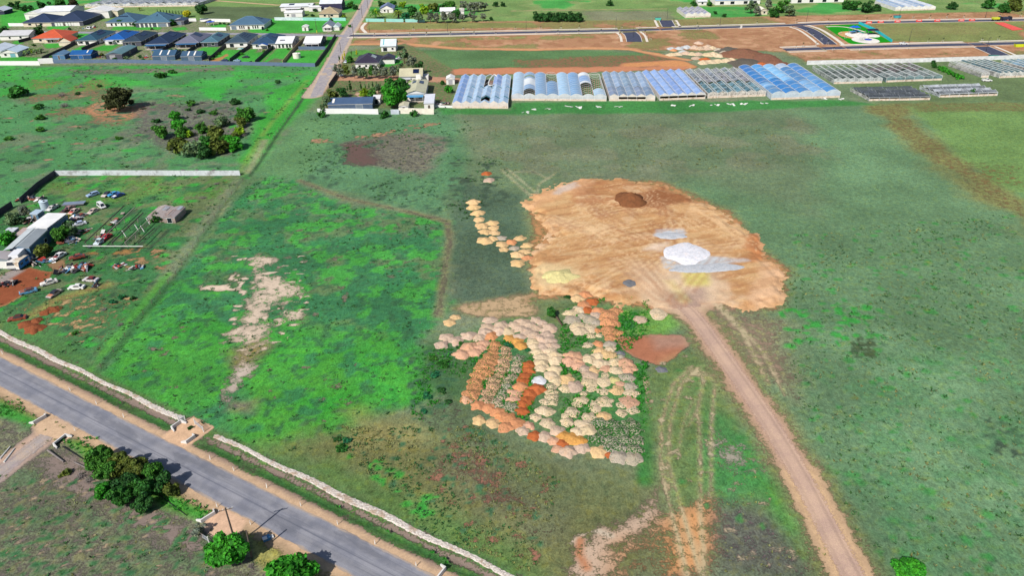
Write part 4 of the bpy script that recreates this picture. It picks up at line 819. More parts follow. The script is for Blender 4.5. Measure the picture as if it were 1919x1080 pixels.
# ================================================================== HOUSES AND SHEDS
M_WHITE = mat((236, 234, 230), .7, .06, .3); M_CREAMW = mat((226, 214, 190), .8, .08, .3); M_DARKW = mat((84, 86, 100), .7, .1); M_GREYW = mat((168, 168, 174), .8, .1)
M_PV = NT('solar_cells'); M_PV = M_PV.out(S(22, 32, 66), .15, .6)
M_CONC = mat((206, 196, 182), .9, .1, .4); M_TIN = mat((200, 206, 214), .45, .12, .5, .4, .3, (168, 140, 120)); M_RUSTY = mat((164, 148, 142), .75, .25, .8, .2, .1, (146, 92, 66))
M_STEEL = mat((150, 152, 158), .5, .1, .5, .4, .5); M_BLACK = mat((34, 34, 38), .6, .1); M_WOOD = mat((112, 96, 84), .9, .2, 1.5); M_REDST = mat((170, 60, 44), .6, .15)
def slab(mb, a, b, c, d, t):
    a, b, c, d = map(Vector, (a, b, c, d)); n = (b - a).cross(d - a).normalized() * t
    return mb.add([a, b, c, d, a + n, b + n, c + n, d + n], [(0, 3, 2, 1), (4, 5, 6, 7), (0, 1, 5, 4), (1, 2, 6, 5), (2, 3, 7, 6), (3, 0, 4, 7)])
class House:
    def __init__(s, name, label, cat, fl, fr, D, h=2.7, roof='hip', pitch=22, wall=M_WHITE, rgb=(60, 70, 90), ov=.5, group=None, ang=GRID, dx=0, along=None, rough=.5, dirt=None, z0=0):
        a = np.array(G(*fl)); b = np.array(G(*fr)); s.W = W = float(np.linalg.norm(b - a)); s.D = D; s.h = h; s.ov = ov; s.p = math.tan(R(pitch)); s.kind = roof
        c = (a + b) / 2; v = np.array((-math.sin(ang), math.cos(ang))) * D / 2
        s.t = thing(name, label, cat, (float(c[0] + v[0]), float(c[1] + v[1]), z0), ang, group)
        W2, D2 = W / 2, D / 2; s.W2, s.D2 = W2, D2; mr = mat(rgb, rough, .12, .35, .4, 0, dirt)
        s.along = along or ('y' if D > W else 'x'); o = ov; m = min(W, D) / 2 + o; e = h + .10; wm = MB()
        if roof == 'gable':
            m = (W2 if s.along == 'y' else D2) + o; top = h + (m - o) * s.p
            if s.along == 'y': wm.prism([(-W2, -.1), (W2, -.1), (W2, h), (0, top), (-W2, h)], -D2, D2, 'y')
            else: wm.prism([(-D2, -.1), (D2, -.1), (D2, h), (0, top), (-D2, h)], -W2, W2, 'x')
        else: wm.box(-W2, W2, -D2, D2, -.1, h)
        wm.build('wall', wall, s.t)
        rm = MB(); s.e = e; s.rise = rise = m * s.p; X, Y = W2 + o, D2 + o
        if roof == 'hip':
            if s.along == 'y': r1, r2 = (0, -Y + X, e + X * s.p), (0, Y - X, e + X * s.p)
            else: r1, r2 = (-X + Y, 0, e + Y * s.p), (X - Y, 0, e + Y * s.p)
            vs_ = [(-X, -Y, e), (X, -Y, e), (X, Y, e), (-X, Y, e), (-X, -Y, e - .2), (X, -Y, e - .2), (X, Y, e - .2), (-X, Y, e - .2), r1, r2]
            fs = [(4, 5, 1, 0), (5, 6, 2, 1), (6, 7, 3, 2), (7, 4, 0, 3), (7, 6, 5, 4)]
            fs += [(0, 1, 8), (1, 2, 9, 8), (2, 3, 9), (3, 0, 8, 9)] if s.along == 'y' else [(0, 1, 9, 8), (1, 2, 9), (2, 3, 8, 9), (3, 0, 8)]
            rm.add(vs_, fs)
        elif roof == 'gable':
            q = e + m * s.p
            if s.along == 'y': rm.prism([(-X, e - .02), (0, q - .02), (X, e - .02), (X, e + .14), (0, q + .14), (-X, e + .14)], -Y, Y, 'y')
            else: rm.prism([(-Y, e - .02), (0, q - .02), (Y, e - .02), (Y, e + .14), (0, q + .14), (-Y, e + .14)], -X, X, 'x')
        else:   # skillion
            rm.prism([(-Y, e), (Y, e + 2 * Y * s.p), (Y, e + 2 * Y * s.p + .15), (-Y, e + .15)], -X, X, 'x')
        s.roof = rm.build('roof', mr, s.t)
        if roof == 'hip':
            cap = mat(tuple(min(255, int(c * 1.25 + 22)) for c in rgb), .5, .08); k = MB()
            k.bar(r1, r2, .13)
            for cnr, r in (((-X, -Y, e), r1), ((X, -Y, e), r1 if s.along == 'y' else r2), ((X, Y, e), r2), ((-X, Y, e), r2 if s.along == 'y' else r1)): k.bar(cnr, r, .10)
            k.build('ridge_cap', cap, s.roof)
        g = MB()
        for sx in ((-X, -Y, X, -Y), (X, -Y, X, Y)): g.bar((sx[0], sx[1], e - .1), (sx[2], sx[3], e - .1), .09)
        g.build('gutter', mat((222, 222, 222), .5, .05) if sum(rgb) < 330 else mat((180, 184, 190), .5, .05), s.t)
    def zat(s, x, y):   # roof height above a plan point
        X, Y = s.W2 + s.ov, s.D2 + s.ov
        if s.kind == 'hip': return s.e + min(X - abs(x), Y - abs(y)) * s.p
        if s.kind == 'gable': return s.e + .14 + ((X - abs(x)) if s.along == 'y' else (Y - abs(y))) * s.p
        return s.e + .15 + (y + Y) * s.p
    def panel(s, x0, x1, y0, y1, name='solar_panel', m=None, lift=.09):
        z = lambda x, y: s.zat(x, y) + lift; mb = MB()
        slab(mb, (x0, y0, z(x0, y0)), (x1, y0, z(x1, y0)), (x1, y1, z(x1, y1)), (x0, y1, z(x0, y1)), .05); return mb.build(name, m or M_PV, s.roof)
    def win(s, u, w_=1.5, z0=.9, z1=2.1, face='-y', gl=None, name='window', fr=M_WHITE):
        if face == '-y': P = lambda a, d, z: (a, -s.D2 - d, z); lim = s.W2
        elif face == '+x': P = lambda a, d, z: (s.W2 + d, a, z); lim = s.D2
        else: P = lambda a, d, z: (-s.W2 - d, a, z); lim = s.D2
        def slb(mb, a0, a1, d0, d1, z0, z1):
            p = [P(a, d, z) for z in (z0, z1) for (a, d) in ((a0, d0), (a1, d0), (a1, d1), (a0, d1))]
            mb.add(p, [(3, 2, 1, 0), (4, 5, 6, 7), (0, 1, 5, 4), (1, 2, 6, 5), (2, 3, 7, 6), (3, 0, 4, 7)])
        mb = MB(); slb(mb, u - w_ / 2, u + w_ / 2, -.03, .03, z0, z1); o = mb.build(name, gl or glass(), s.t)
        f = MB()
        for a0, a1, zz0, zz1 in ((u - w_ / 2 - .07, u + w_ / 2 + .07, z1, z1 + .09), (u - w_ / 2 - .07, u + w_ / 2 + .07, z0 - .09, z0), (u - w_ / 2 - .07, u - w_ / 2, z0, z1), (u + w_ / 2, u + w_ / 2 + .07, z0, z1)): slb(f, a0, a1, -.03, .06, zz0, zz1)
        f.build('frame', fr, o); return o
    def door(s, u, w_=.95, face='-y', m=None): return s.win(u, w_, .05, 2.1, face, m or mat((96, 84, 76), .6, .1), 'door')
    def garage(s, u, w_=4.8, face='-y', m=None): return s.win(u, w_, .05, 2.3, face, m or mat((120, 134, 150), .6, .08), 'garage_door')
    def verandah(s, x0, x1, d=3.0, rgb=(70, 110, 150), z=2.5):
        mb = MB(); slab(mb, (x0, -s.D2 - d, z - .25), (x1, -s.D2 - d, z - .25), (x1, -s.D2 - .02, z), (x0, -s.D2 - .02, z), .08); o = mb.build('verandah_roof', mat(rgb, .5, .12), s.t)
        for i in range(3):
            x = x0 + .15 + (x1 - x0 - .3) * i / 2; MB().box(x - .06, x + .06, -s.D2 - d + .1, -s.D2 - d + .22, 0, z - .28).build('post', M_WHITE, o)
        MB().box(x0, x1, -s.D2 - d, -s.D2 - .01, .0, .06).build('paving', M_CONC, s.t)
HG = 'houses of the estate'
def house(*a, **k): return House('house', *a, **k)
# near row, backs to the camera; on some, dark walls paint in the backs' shade
b = house('house under a long dark teal roof with two solar strips, right of the red roof', 'house', (148, 83.5), (181, 84), 28, rgb=(46, 84, 104), group=HG)
b.panel(2.0, 4.0, -4, 6); b.panel(.2, 1.6, -1, 8); b.win(-3.6, 2, face='-y'); b.win(0, 2.2, .1, 2.1); b.win(-4.9, .9); [b.win(y, 1.4, face='+x') for y in (-7, -1, 6)]
b = house('house under the bright blue roof', 'house', (200, 82), (233, 82.5), 24, rgb=(24, 92, 170), group=HG); b.panel(.5, 3, 3, 9); b.win(-3, 2.4, .1, 2.1); b.win(2, 1.6); [b.win(y, 1.4, face='+x') for y in (-6, 3)]; b.verandah(-5, 0, 3, (210, 214, 222))
b = house('house under a charcoal teal roof right of the bright blue roof', 'house', (233, 86), (264, 86.5), 28, rgb=(48, 66, 82), group=HG, wall=M_DARKW); b.panel(1, 3.5, -3, 4); b.panel(-3, -1.6, -6, 0); b.win(-3, 1.8); b.win(1, 2.2, .1, 2.1); [b.win(y, 1.4, face='+x') for y in (-7, 0, 7)]
b = house('house under a large navy roof with a blue patio roof behind two skylit sheds', 'house', (277, 90), (316, 90.5), 31, rgb=(34, 52, 82), group=HG, wall=M_DARKW); b.panel(2.2, 4.6, 0, 7); b.verandah(-6.4, 6.3, 4, (60, 110, 158)); b.win(-3, 3, .1, 2.1); b.win(2.5, 2); [b.win(y, 1.6, face='+x') for y in (-8, 0, 8)]
b = house('house under a grey hip roof with one big dark solar array', 'house', (333, 88), (372, 88.5), 25, rgb=(110, 112, 132), group=HG, wall=M_DARKW); b.panel(.4, 4.6, -1, 5); b.verandah(-6.2, 6.2, 3.4, (52, 104, 150)); b.win(-3.4, 2.4, .1, 2.1); b.win(3, 2.4, .1, 2.1, gl=glass((120, 70, 56))); [b.win(y, 1.4, face='+x') for y in (-5, 4)]
b = house('house under a pale teal roof with a split solar array', 'house', (380, 87), (408, 87.5), 25, rgb=(78, 116, 132), group=HG, wall=M_DARKW); b.panel(-1, 1, -2, 4); b.panel(1.3, 3.6, -1, 5); b.win(-2.6, 2.4, .1, 2.1); b.win(2, 2.0); [b.win(y, 1.4, face='+x') for y in (-6, 0, 6)]
b = house('house under a slate roof dotted with small solar tubes, beside a pool', 'house', (426, 88), (463, 88.5), 25, rgb=(58, 78, 94), group=HG); [b.panel(x, x + .8, y, y + 1.6) for x in (1, 2.4, 3.8) for y in (-3, 0, 3)]; b.win(-3, 2.4, .1, 2.1); b.win(3, 2.2); [b.win(y, 1.4, face='+x') for y in (-5, 3)]
b = house('house under a blue slate roof with a gabled back porch', 'house', (476, 90), (516, 91), 25, rgb=(44, 74, 104), group=HG); [b.panel(x, x + 1.2, y, y + 2) for x in (-3, -1.4) for y in (-5, -2)]; b.panel(2, 4.6, -1, 4); b.win(-4, 2); b.win(3, 2.4, .1, 2.1); [b.win(y, 1.4, face='+x') for y in (-5, 3)]
pm = MB().prism([(-3, 2.4), (0, 3.5), (3, 2.4), (3, 2.55), (0, 3.65), (-3, 2.55)], -b.D2 - 3.4, -b.D2 - .5, 'y'); pp = pm.build('porch_roof', mat((44, 92, 168), .5), b.t); MB().prism([(-2.9, 2.4), (2.9, 2.4), (0, 3.5)], -b.D2 - 3.45, -b.D2 - 3.41, 'y').build('gable_board', M_WHITE, pp)
for x in (-2.8, 2.8): MB().box(x - .08, x + .08, -b.D2 - 3.35, -b.D2 - 3.2, 0, 2.4).build('post', M_WHITE, pp)
b = house('white roofed house with one dark solar array and garden furniture behind', 'house', (520, 89.5), (547, 90), 20, roof='gable', pitch=12, along='x', rgb=(238, 238, 242), group=HG, rough=.4); b.panel(1, 3.4, 2, 5); b.panel(-3, 0, -6.6, -5.6); [b.win(x, 1.2, .2, 2.2) for x in (-3, -.8, 1.6, 3.4)]; [b.win(y, 1.8, face='+x') for y in (-5, 3)]
b = house('white roofed house with a plain roof at the street corner', 'house', (572, 88.5), (600, 89), 19, roof='gable', pitch=12, along='x', rgb=(244, 244, 246), wall=M_DARKW, group=HG, rough=.4); [b.win(x, 1.1, .8, 2.2) for x in (-3, 0, 2.8)]; [b.win(y, 1.6, face='+x') for y in (-4, 4)]; b.verandah(-4.2, 4.2, 1.6, (238, 238, 240))
# far row, fronts to the camera
b = house('house under the widest navy hip roof with a row of white windows', 'house', (100, 48.5), (155, 48.5), 30, h=3, rgb=(44, 58, 86), group=HG, wall=M_DARKW); [b.win(x, 1.5, .3, 2.5, gl=M_WHITE) for x in (-8, -6, -4, -.5, 1.5, 3.5)]; b.door(-2.2, 1.6); b.garage(6.5, 4, m=M_WHITE)
b = house('navy roofed house with cream garage front at the far left of the street', 'house', (48, 49), (98, 49.5), 22, rgb=(40, 56, 88), wall=M_CREAMW, group=HG); b.win(-6, 2); b.win(2, 2); b.garage(7, 4, m=M_CREAMW); b.door(-1.5)
b = house('house with grey blue roof, street trees in front and short solar rows', 'house', (203, 48.5), (255, 49), 24, rgb=(72, 104, 128), group=HG); b.panel(-4, 3, -6, -5); b.panel(-2, 5, -4, -3); [b.win(x, 1.2, .4, 2.2) for x in (-7, -4, 0, 6)]; b.door(3)
b = house('house with grey teal roof, white pillars and double garage', 'house', (258, 50), (317, 50.5), 26, h=3, rgb=(74, 110, 132), wall=M_DARKW, group=HG); b.panel(1, 6, -6, -4); b.panel(4, 9, 3, 5); b.garage(6.5, 5); [b.win(x, .9, .1, 2.5, gl=M_WHITE) for x in (-9, -6, -3, -.6, 3, 10)]
b = house('white walled house with stepped grey blue hip roof beside the empty block', 'house', (434, 54.5), (494, 55), 19, h=3, rgb=(76, 108, 134), group=HG); b.panel(3, 8, 1, 4); [b.win(x, .8, .5, 2.4) for x in (-5, -3.6, -2.2, 4, 5.6, 7.2)]; b.door(1, 1.4); b.garage(-9, 3.4)
W = house('pale grey roofed house with white walls at the far left edge', 'house', (5, 74), (52, 75), 15, roof='gable', pitch=14, along='x', rgb=(206, 206, 210), group=HG); W.win(-3, 1.2); W.win(4, 1.4); W.win(0, 1.4, face='+x')
W = house('terracotta roofed cream house', 'house', (66, 79), (118, 79.5), 20, rgb=(206, 92, 56), wall=M_CREAMW, group=HG, pitch=20); W.win(-5, 1.6); W.win(2, 1.8, .2, 2.1); W.door(0); W.verandah(-2, 8, 2.6, (176, 180, 190)); MB().box(-1, -.3, 2, 2.7, 4, 6).build('chimney', mat((190, 170, 150)), W.roof)
W = House('garage', 'cream gabled garage with terracotta roof right of the red roofed house', 'garage', (113, 85.5), (133, 86), 9, h=2.6, roof='gable', pitch=30, along='y', rgb=(206, 92, 56), wall=M_CREAMW); W.garage(0, 3, m=M_CREAMW)
W = house('pale blue roofed house behind the palm hedge at the left edge', 'house', (5, 106.5), (32, 107.5), 13, roof='gable', pitch=18, rgb=(196, 216, 232), group=HG); W.win(-2, 1.4); W.garage(2.2, 3, m=mat((120, 176, 190)))
W = house('house with white blue roof cut by the left picture edge', 'house', (-30, 104), (2, 105), 16, roof='gable', pitch=16, rgb=(206, 218, 230), group=HG); W.win(3, 1.2)
W = house('small white house with a dark side wall cut by the left edge at the top', 'house', (-14, 27), (7, 27.5), 12, roof='gable', along='y', pitch=20, rgb=(206, 214, 226), wall=mat((54, 58, 84)), group=HG); W.win(-1, 1.4)
# sheds of the estate
def shed(*a, **k):
    k.setdefault('roof', 'gable'); k.setdefault('pitch', 12); k.setdefault('ov', .15); return House('shed', *a, **k)
SG = 'sheds of the estate'
W = shed('white shed behind the navy roofed house at the far left', 'shed', (50, 36), (80, 36), 20, h=4, rgb=(238, 238, 240), along='y', group=SG); W.garage(-2, 3.4, m=M_GREYW)
W = shed('largest white shed, wide silver roof behind the navy hip roof', 'shed', (80, 34.5), (134, 34), 22, h=5, rgb=(232, 234, 240), along='x', group=SG); W.garage(3, 4, m=M_GREYW); W.win(-6, 1.4)
W = shed('long white shed with the flat white wall right of the navy roof', 'shed', (158, 34), (204, 34), 16, h=4.6, rgb=(240, 240, 240), along='y', group=SG); W.garage(-5, 4, m=M_GREYW); W.win(6, 1.4, face='+x')
W = shed('small white shed with cream end, last of the white sheds', 'shed', (207, 31), (222, 31), 12, h=4, rgb=(238, 236, 232), wall=M_CREAMW, along='y', group=SG); W.door(0)
W = House('carport', 'dark carport with white clear sheets beside the street tree', 'carport', (326, 47), (346, 46), 10, h=2.8, roof='gable', pitch=10, along='y', rgb=(52, 66, 92), wall=M_DARKW); [W.panel(-3 + i * 1.6, -2.2 + i * 1.6, -3, 3, 'clear_sheet', M_WHITE) for i in range(2)]; W.garage(0, 3)
W = shed('small blue gabled shed at the corner of the back fence', 'shed', (101, 111), (122, 111), 8, h=2.3, rgb=(104, 140, 172), wall=mat((84, 130, 170)), along='y', pitch=22, group=SG); W.door(0)
W = shed('bright blue shed on the back fence', 'shed', (134, 110.5), (171, 110.5), 9, h=2.4, rgb=(28, 92, 158), wall=mat((34, 82, 130)), along='x', pitch=20, group=SG); W.panel(3.2, 3.9, -3, -.6, 'skylight', M_WHITE); W.garage(0, 2.6, m=mat((40, 100, 160)))
W = shed('long grey green shed running away from the back fence', 'shed', (202, 111), (229, 111.5), 22, h=2.8, rgb=(96, 132, 140), wall=M_DARKW, along='y', pitch=12, group=SG); W.garage(-1, 3, m=M_GREYW); W.win(0, 1.4, face='+x')
W = shed('slate blue shed with two white skylights, the left of the pair', 'shed', (288, 112.5), (328, 112.5), 11, h=2.4, rgb=(58, 92, 122), wall=mat((72, 100, 124)), along='x', pitch=20, group=SG); [W.panel(x, x + .8, -5, -.5, 'skylight', M_WHITE) for x in (-2.5, 2.0)]; W.garage(0, 3)
W = shed('slate blue shed with two white skylights, the right of the pair', 'shed', (341, 113.5), (378, 113.5), 10, h=2.4, rgb=(62, 92, 120), wall=mat((72, 100, 124)), along='x', pitch=20, group=SG); [W.panel(x, x + .8, -4.6, -.5, 'skylight', M_WHITE) for x in (-2.2, 1.4)]; W.garage(0, 3)
W = shed('small white hut on the empty lawn', 'shed', (567, 57.5), (578, 57.5), 4.4, h=2.6, rgb=(240, 240, 240), along='y', pitch=20, group=SG); W.door(0)
W = house('old white cottage with twin grey gables on the street corner', 'house', (606, 57.5), (622, 58), 12, roof='gable', pitch=32, along='y', rgb=(142, 152, 168)); W.win(-1.2, 1.2); W.win(1.4, 1); W.verandah(-2.6, 2.6, 1.6, (232, 232, 232)); k2 = MB().prism([(W.W2 + .1, 2.2), (W.W2 + 2.4, 3.9), (W.W2 + 4.8, 2.2)], -5, 5, 'y').build('side_roof', mat((206, 222, 226), .45), W.t); MB().box(W.W2 + .3, W.W2 + 4.6, -4.8, 4.8, 0, 2.3).build('side_wall', M_WHITE, W.t)
NG = 'buildings of the old block behind the lawn'
W = shed('low white shed with open front behind the green boundary fence', 'shed', (535, 31.5), (566, 32), 9, h=3, rgb=(240, 240, 240), along='x', group=NG); W.garage(0, 3, m=M_GREYW); W.win(-4, 1.4)
W = house('rambling white house with several flat white roofs beyond the lawn', 'house', (528, 20), (584, 20), 14, h=3.2, roof='gable', pitch=8, along='x', rgb=(232, 236, 240), group=NG); W.verandah(-9, 4, 5, (236, 236, 238)); W.win(-4, 2, .1, 2.2); W.win(5, 2); W.panel(-6, -2, -4, -1)
W = house('house under a khaki hip roof', 'house', (600, 32.5), (634, 33), 15, rgb=(168, 152, 122), wall=M_CREAMW, group=NG, pitch=26); W.win(-3, 1.6); W.win(2, 2); W.door(0); W.win(0, 2, face='+x')
W = shed('tall dark blue shed with a white roof near the lane', 'shed', (602, 19), (640, 20), 14, h=5, rgb=(224, 228, 236), wall=mat((54, 52, 84)), along='x', pitch=18, group=NG); W.garage(-3, 4, m=M_WHITE); W.win(0, 2, face='+x')
W = shed('white flat lean-to beside the dark blue shed', 'shed', (580, 21), (602, 21), 8, h=3, rgb=(240, 240, 240), along='x', pitch=6, group=NG); W.garage(0, 4, m=M_GREYW)
W = house('blue roofed house with solar panels between two palms', 'house', (714, 23), (736, 24), 13, rgb=(120, 132, 172), wall=M_WHITE, group=NG, roof='gable', along='y', pitch=26); W.panel(.8, 3.2, -5, 4); W.win(-1.5, 1.2); W.door(1)
W = house('white house half hidden in trees behind the bare lots', 'house', (826, 28), (852, 28), 9, rgb=(238, 238, 240), roof='gable', along='x', pitch=20, group=NG); W.win(-2, 1.2); W.win(3, 1.2)
W = shed('narrow tall white shed at the right end of the far trees', 'shed', (861, 34), (870, 34), 10, h=5, rgb=(226, 220, 206), along='y', pitch=14, group=NG); W.door(0)
W = house('cream house beside the grey trees at the far top', 'house', (1423, 27), (1438, 27), 9, roof='gable', along='y', pitch=24, rgb=(238, 232, 214), wall=M_CREAMW, group=NG); W.win(.5, 1.2); W.win(0, 1, face='+x')
W = house('small white house beyond the lone grey greenhouse', 'house', (1308, 9.5), (1324, 9.5), 8, roof='gable', along='x', pitch=24, rgb=(230, 234, 240), group=NG); W.win(0, 1.4)
W = shed('long white low shed with blue roof at the far top edge', 'shed', (1340, 9), (1424, 7), 14, h=3, rgb=(176, 196, 222), along='x', pitch=10, group=NG); [W.win(x, 3, .4, 2.4) for x in (-12, -4, 6, 13)]
W = shed('long white shed with pale roof on the right of the far top trees', 'shed', (1484, 6), (1580, 3), 14, h=3, rgb=(200, 214, 232), along='x', pitch=10, group=NG); [W.win(x, 3, .4, 2.4) for x in (-14, -5, 5, 14)]
# old farm block behind the white wall
FB = 'buildings of the farm block'
b = house('house under a black hip roof with white walls in the farm garden', 'house', (668, 128), (709, 129), 16, h=3, rgb=(52, 46, 66), group=FB, pitch=26); b.win(-4, 1.2, gl=glass((40, 40, 40))); b.win(-.5, 1.2); b.win(3.4, 1.6); [b.win(y, 1.4, face='+x') for y in (-4,)]; b.panel(2, 4.4, -3, 2, m=mat((176, 186, 190), .4)); wg = MB().prism([(b.W2 + .5, 2.85), (b.W2 + .5, 3.05), (b.W2 + 4, 4.6), (b.W2 + 8, 3.05), (b.W2 + 8, 2.85)], 1, 8, 'y').build('wing_roof', mat((52, 46, 66), .5, .12, .35, .4), b.t); MB().box(b.W2, b.W2 + 7.6, 1.6, 7.6, 0, 2.8).build('wing_wall', M_WHITE, b.t)
W = house('small house with a white and teal gable roof north of the black roof', 'house', (716, 95.5), (741, 96.5), 11, h=3, roof='gable', along='x', pitch=26, rgb=(214, 226, 232), group=FB); W.win(-2, 2.4, .2, 2.2); W.win(2.4, 1.2); W.win(0, 1, face='+x'); W.panel(-3, -2.6, -5, 0, 'roof_trim', mat((60, 176, 184)))
W = house('white house with cream gable and solar array beside the red drive', 'house', (752, 154), (790, 156), 11, h=3.2, roof='gable', along='x', pitch=24, rgb=(196, 190, 160), group=FB); W.panel(1, 4, -4, -1); W.win(-2.6, 1); W.win(-.6, 1); W.win(3, 1.2, .3, 2.2); W.verandah(-4.5, 0, 2, (210, 214, 220)); MB().box(W.W2, W.W2 + 3, -3, 3, 0, 2.4).build('side_room', M_WHITE, W.t)
W = house('large house with a cream roof, two solar arrays and blue awning', 'house', (764, 187), (796, 189), 22, h=3.4, roof='gable', along='y', pitch=16, rgb=(198, 196, 166), group=FB); W.panel(.8, 2.8, 2, 7); W.panel(-2.6, -.8, 3, 7); W.verandah(-4, 3.6, 3, (84, 156, 206)); W.win(-2, 1.6); W.win(2, 1.6); W.win(0, 2, face='+x'); MB().box(-W.W2 - 2.4, -W.W2 - .02, -2, 8, 2.3, 2.5).build('awning', mat((58, 150, 206)), W.t); MB().box(-1.2, 1.2, 9, 9.8, 3, 7).build('parapet', M_WHITE, W.roof)
W = shed('long blue grey shed with one skylight behind the white wall', 'shed', (618, 205), (697, 207), 11, h=2.6, rgb=(72, 96, 130), wall=mat((84, 104, 132)), along='x', pitch=14, group=FB); W.panel(-8.2, -7.2, -4.6, -1, 'skylight', M_WHITE); W.garage(4, 3)
W = shed('small cream roofed shed at the white wall', 'shed', (749, 209), (765, 210), 6, h=2.4, rgb=(210, 204, 180), along='y', pitch=14, group=FB); W.door(0)
W = shed('white shed with black edged gable beside the first greenhouse', 'shed', (837, 158), (852, 158.5), 6, h=2.6, rgb=(236, 236, 236), along='y', pitch=24, group=FB); W.garage(0, 2, m=M_GREYW)
W = shed('pale corrugated lean-to at the right end of the white wall', 'shed', (796, 205), (813, 206), 12, h=2.8, rgb=(222, 226, 236), roof='skillion', pitch=4, group=FB); W.door(0)
W = shed('white utility shed beside the big green tree', 'shed', (700, 195), (712, 196), 5, h=2.5, rgb=(236, 236, 238), roof='skillion', pitch=4, group=FB); W.win(0, 1.4, .2, 2.2)
# tanks
def tank(px, py, d, h, rgb, label):
    x, y = G(px, py); t = thing('water_tank', label, 'water tank', (x, y + d / 2, 0)); r = d / 2
    MB().lathe([(r, -.1), (r, h)], 24).build('tank_body', mat(rgb, .5, .1, .5, .35), t); MB().lathe([(r + .08, h + .005), (r + .08, h + .07), (r * .5, h + .28), (.1, h + .4)], 24).build('lid', mat(tuple(min(255, c + 12) for c in rgb), .5, .08), t); MB().lathe([(.3, h + .2), (.3, h + .46)], 10, (r * .4, -r * .3)).build('hatch', M_BLACK, t)
tank(555, 110, 4.4, 2.6, (238, 232, 222), 'white rainwater tank on the corner lawn'); tank(82, 396, 2.6, 2.9, (188, 206, 220), 'pale blue rainwater tank at the end of the white roofed shed')
# ------------------------------------------------------------------ fences and walls
def fence(pts, h, m, label, cat='fence', name='fence', step=6.0, group=None, t_=.06, cap=False, pm=None):
    P = GP(pts); o = thing(name, label, cat, (P[0][0], P[0][1], 0), 0, group); q = [Vector((p[0] - P[0][0], p[1] - P[0][1], 0)) for p in P]; mb = MB(); cp = MB(); posts = []
    for a, b in zip(q[:-1], q[1:]):
        d = (b - a).normalized(); n = Vector((-d.y, d.x, 0)) * t_
        mb.add([a - n + Vector((0, 0, -.1)), b - n + Vector((0, 0, -.1)), b + n + Vector((0, 0, -.1)), a + n + Vector((0, 0, -.1)), a - n + Vector((0, 0, h)), b - n + Vector((0, 0, h)), b + n + Vector((0, 0, h)), a + n + Vector((0, 0, h))],
               [(3, 2, 1, 0), (4, 5, 6, 7), (0, 1, 5, 4), (1, 2, 6, 5), (2, 3, 7, 6), (3, 0, 4, 7)])
        cp.bar(a + Vector((0, 0, h + .05)), b + Vector((0, 0, h + .05)), t_ + .04); L = (b - a).length; k = max(1, int(L / step)); posts += [a + (b - a) * i / k for i in range(k + 1)]
    mb.build('panel', m, o); cp.build('cap_rail', pm or m, o)
    proto = None
    for p in posts[:95]:
        if proto is None: proto = MB().box(-.09, .09, -.09, .09, -.1, h + .12).build('post', pm or m, o); proto.location = p
        else: c = proto.copy(); col.objects.link(c); c.parent = o; c.location = p
    return o
F_GREY = mat((98, 118, 146), .6, .1, .4); F_DARK = mat((58, 60, 74), .6, .12); F_TAN = mat((206, 176, 140), .7, .1); F_TEAL = mat((150, 212, 204), .6, .08); F_WHITE = mat((238, 238, 238), .7, .06)
fence([(-20, 122), (75, 122)], 2.2, F_WHITE, 'bright white boundary wall at the far left of the rough paddock', 'wall', 'boundary_wall', t_=.12)
fence([(74, 119.5), (101, 118)], 2.8, F_WHITE, 'short tall white wall joining the white wall to the grey fence', 'wall', 'boundary_wall', t_=.12)
fence([(101, 118.5), (220, 117.5), (320, 119.5), (450, 122), (591, 125)], 1.9, F_GREY, 'long blue grey back fence between the estate and the rough paddock')
fence([(17, 48.6), (48, 48.6)], 2.0, F_WHITE, 'white front wall left of the navy roofed house', 'wall', 'boundary_wall')
YF = 'side fences between back yards'
for q, m, lb in (([(591, 125), (612, 96), (629, 68)], F_DARK, 'dark fence of the corner block along the lane'), ([(530, 119.5), (548, 98), (571, 74)], F_TAN, 'tan fence left of the corner house'), ([(479, 119), (500, 100), (520, 84)], F_DARK, 'dark fence right of the gabled back porch'),
                 ([(431, 116), (450, 101), (470, 88)], F_DARK, 'dark fence beside the swimming pool'), ([(392, 114), (410, 98), (426, 84)], F_DARK, 'dark fence with shrubs left of the pool yard'), ([(351, 100), (366, 90), (380, 82)], F_DARK, 'dark fence right of the solar array house'),
                 ([(302, 98), (318, 88), (333, 80)], F_DARK, 'dark fence right of the navy patio house'), ([(154, 95), (170, 88), (186, 82)], F_DARK, 'dark fence right of the teal roof'), ([(80, 112), (115, 96), (146, 80)], F_DARK, 'dark fence below the terracotta roof'), ([(36, 80), (58, 74)], F_DARK, 'short dark fence left of the terracotta roof')):
    fence(q, 1.8, m, lb, group=YF)
fence([(560, 92.5), (610, 92.5)], 1.7, F_GREY, 'grey fence behind the plain white roof'); fence([(515, 37.5), (580, 38)], 2, mat((206, 222, 228)), 'pale fence under the low white shed'); fence([(568, 38), (648, 38.5)], 2, F_TEAL, 'pale teal fence at the top of the empty lawn')
fence([(491, 56), (510, 41)], 1.8, F_DARK, 'dark fence right of the stepped roof house'); fence([(374, 56.5), (424, 57)], 1.9, F_WHITE, 'white front wall of the pool garden', 'wall', 'boundary_wall'); fence([(376, 40), (432, 41)], 2, F_WHITE, 'white rear wall of the pool garden', 'wall', 'boundary_wall'); fence([(352, 39.5), (368, 39.5)], 2, F_WHITE, 'short white wall right of the dark carport', 'wall', 'boundary_wall')
fence([(686, 40), (720, 40.5)], 2, F_TEAL, 'pale teal fence under the left palm'); fence([(724, 40.5), (756, 41)], 2, F_TEAL, 'pale teal fence under the right palm'); fence([(760, 41), (796, 41.5)], 2, F_TEAL, 'longest pale teal fence piece under the trees')
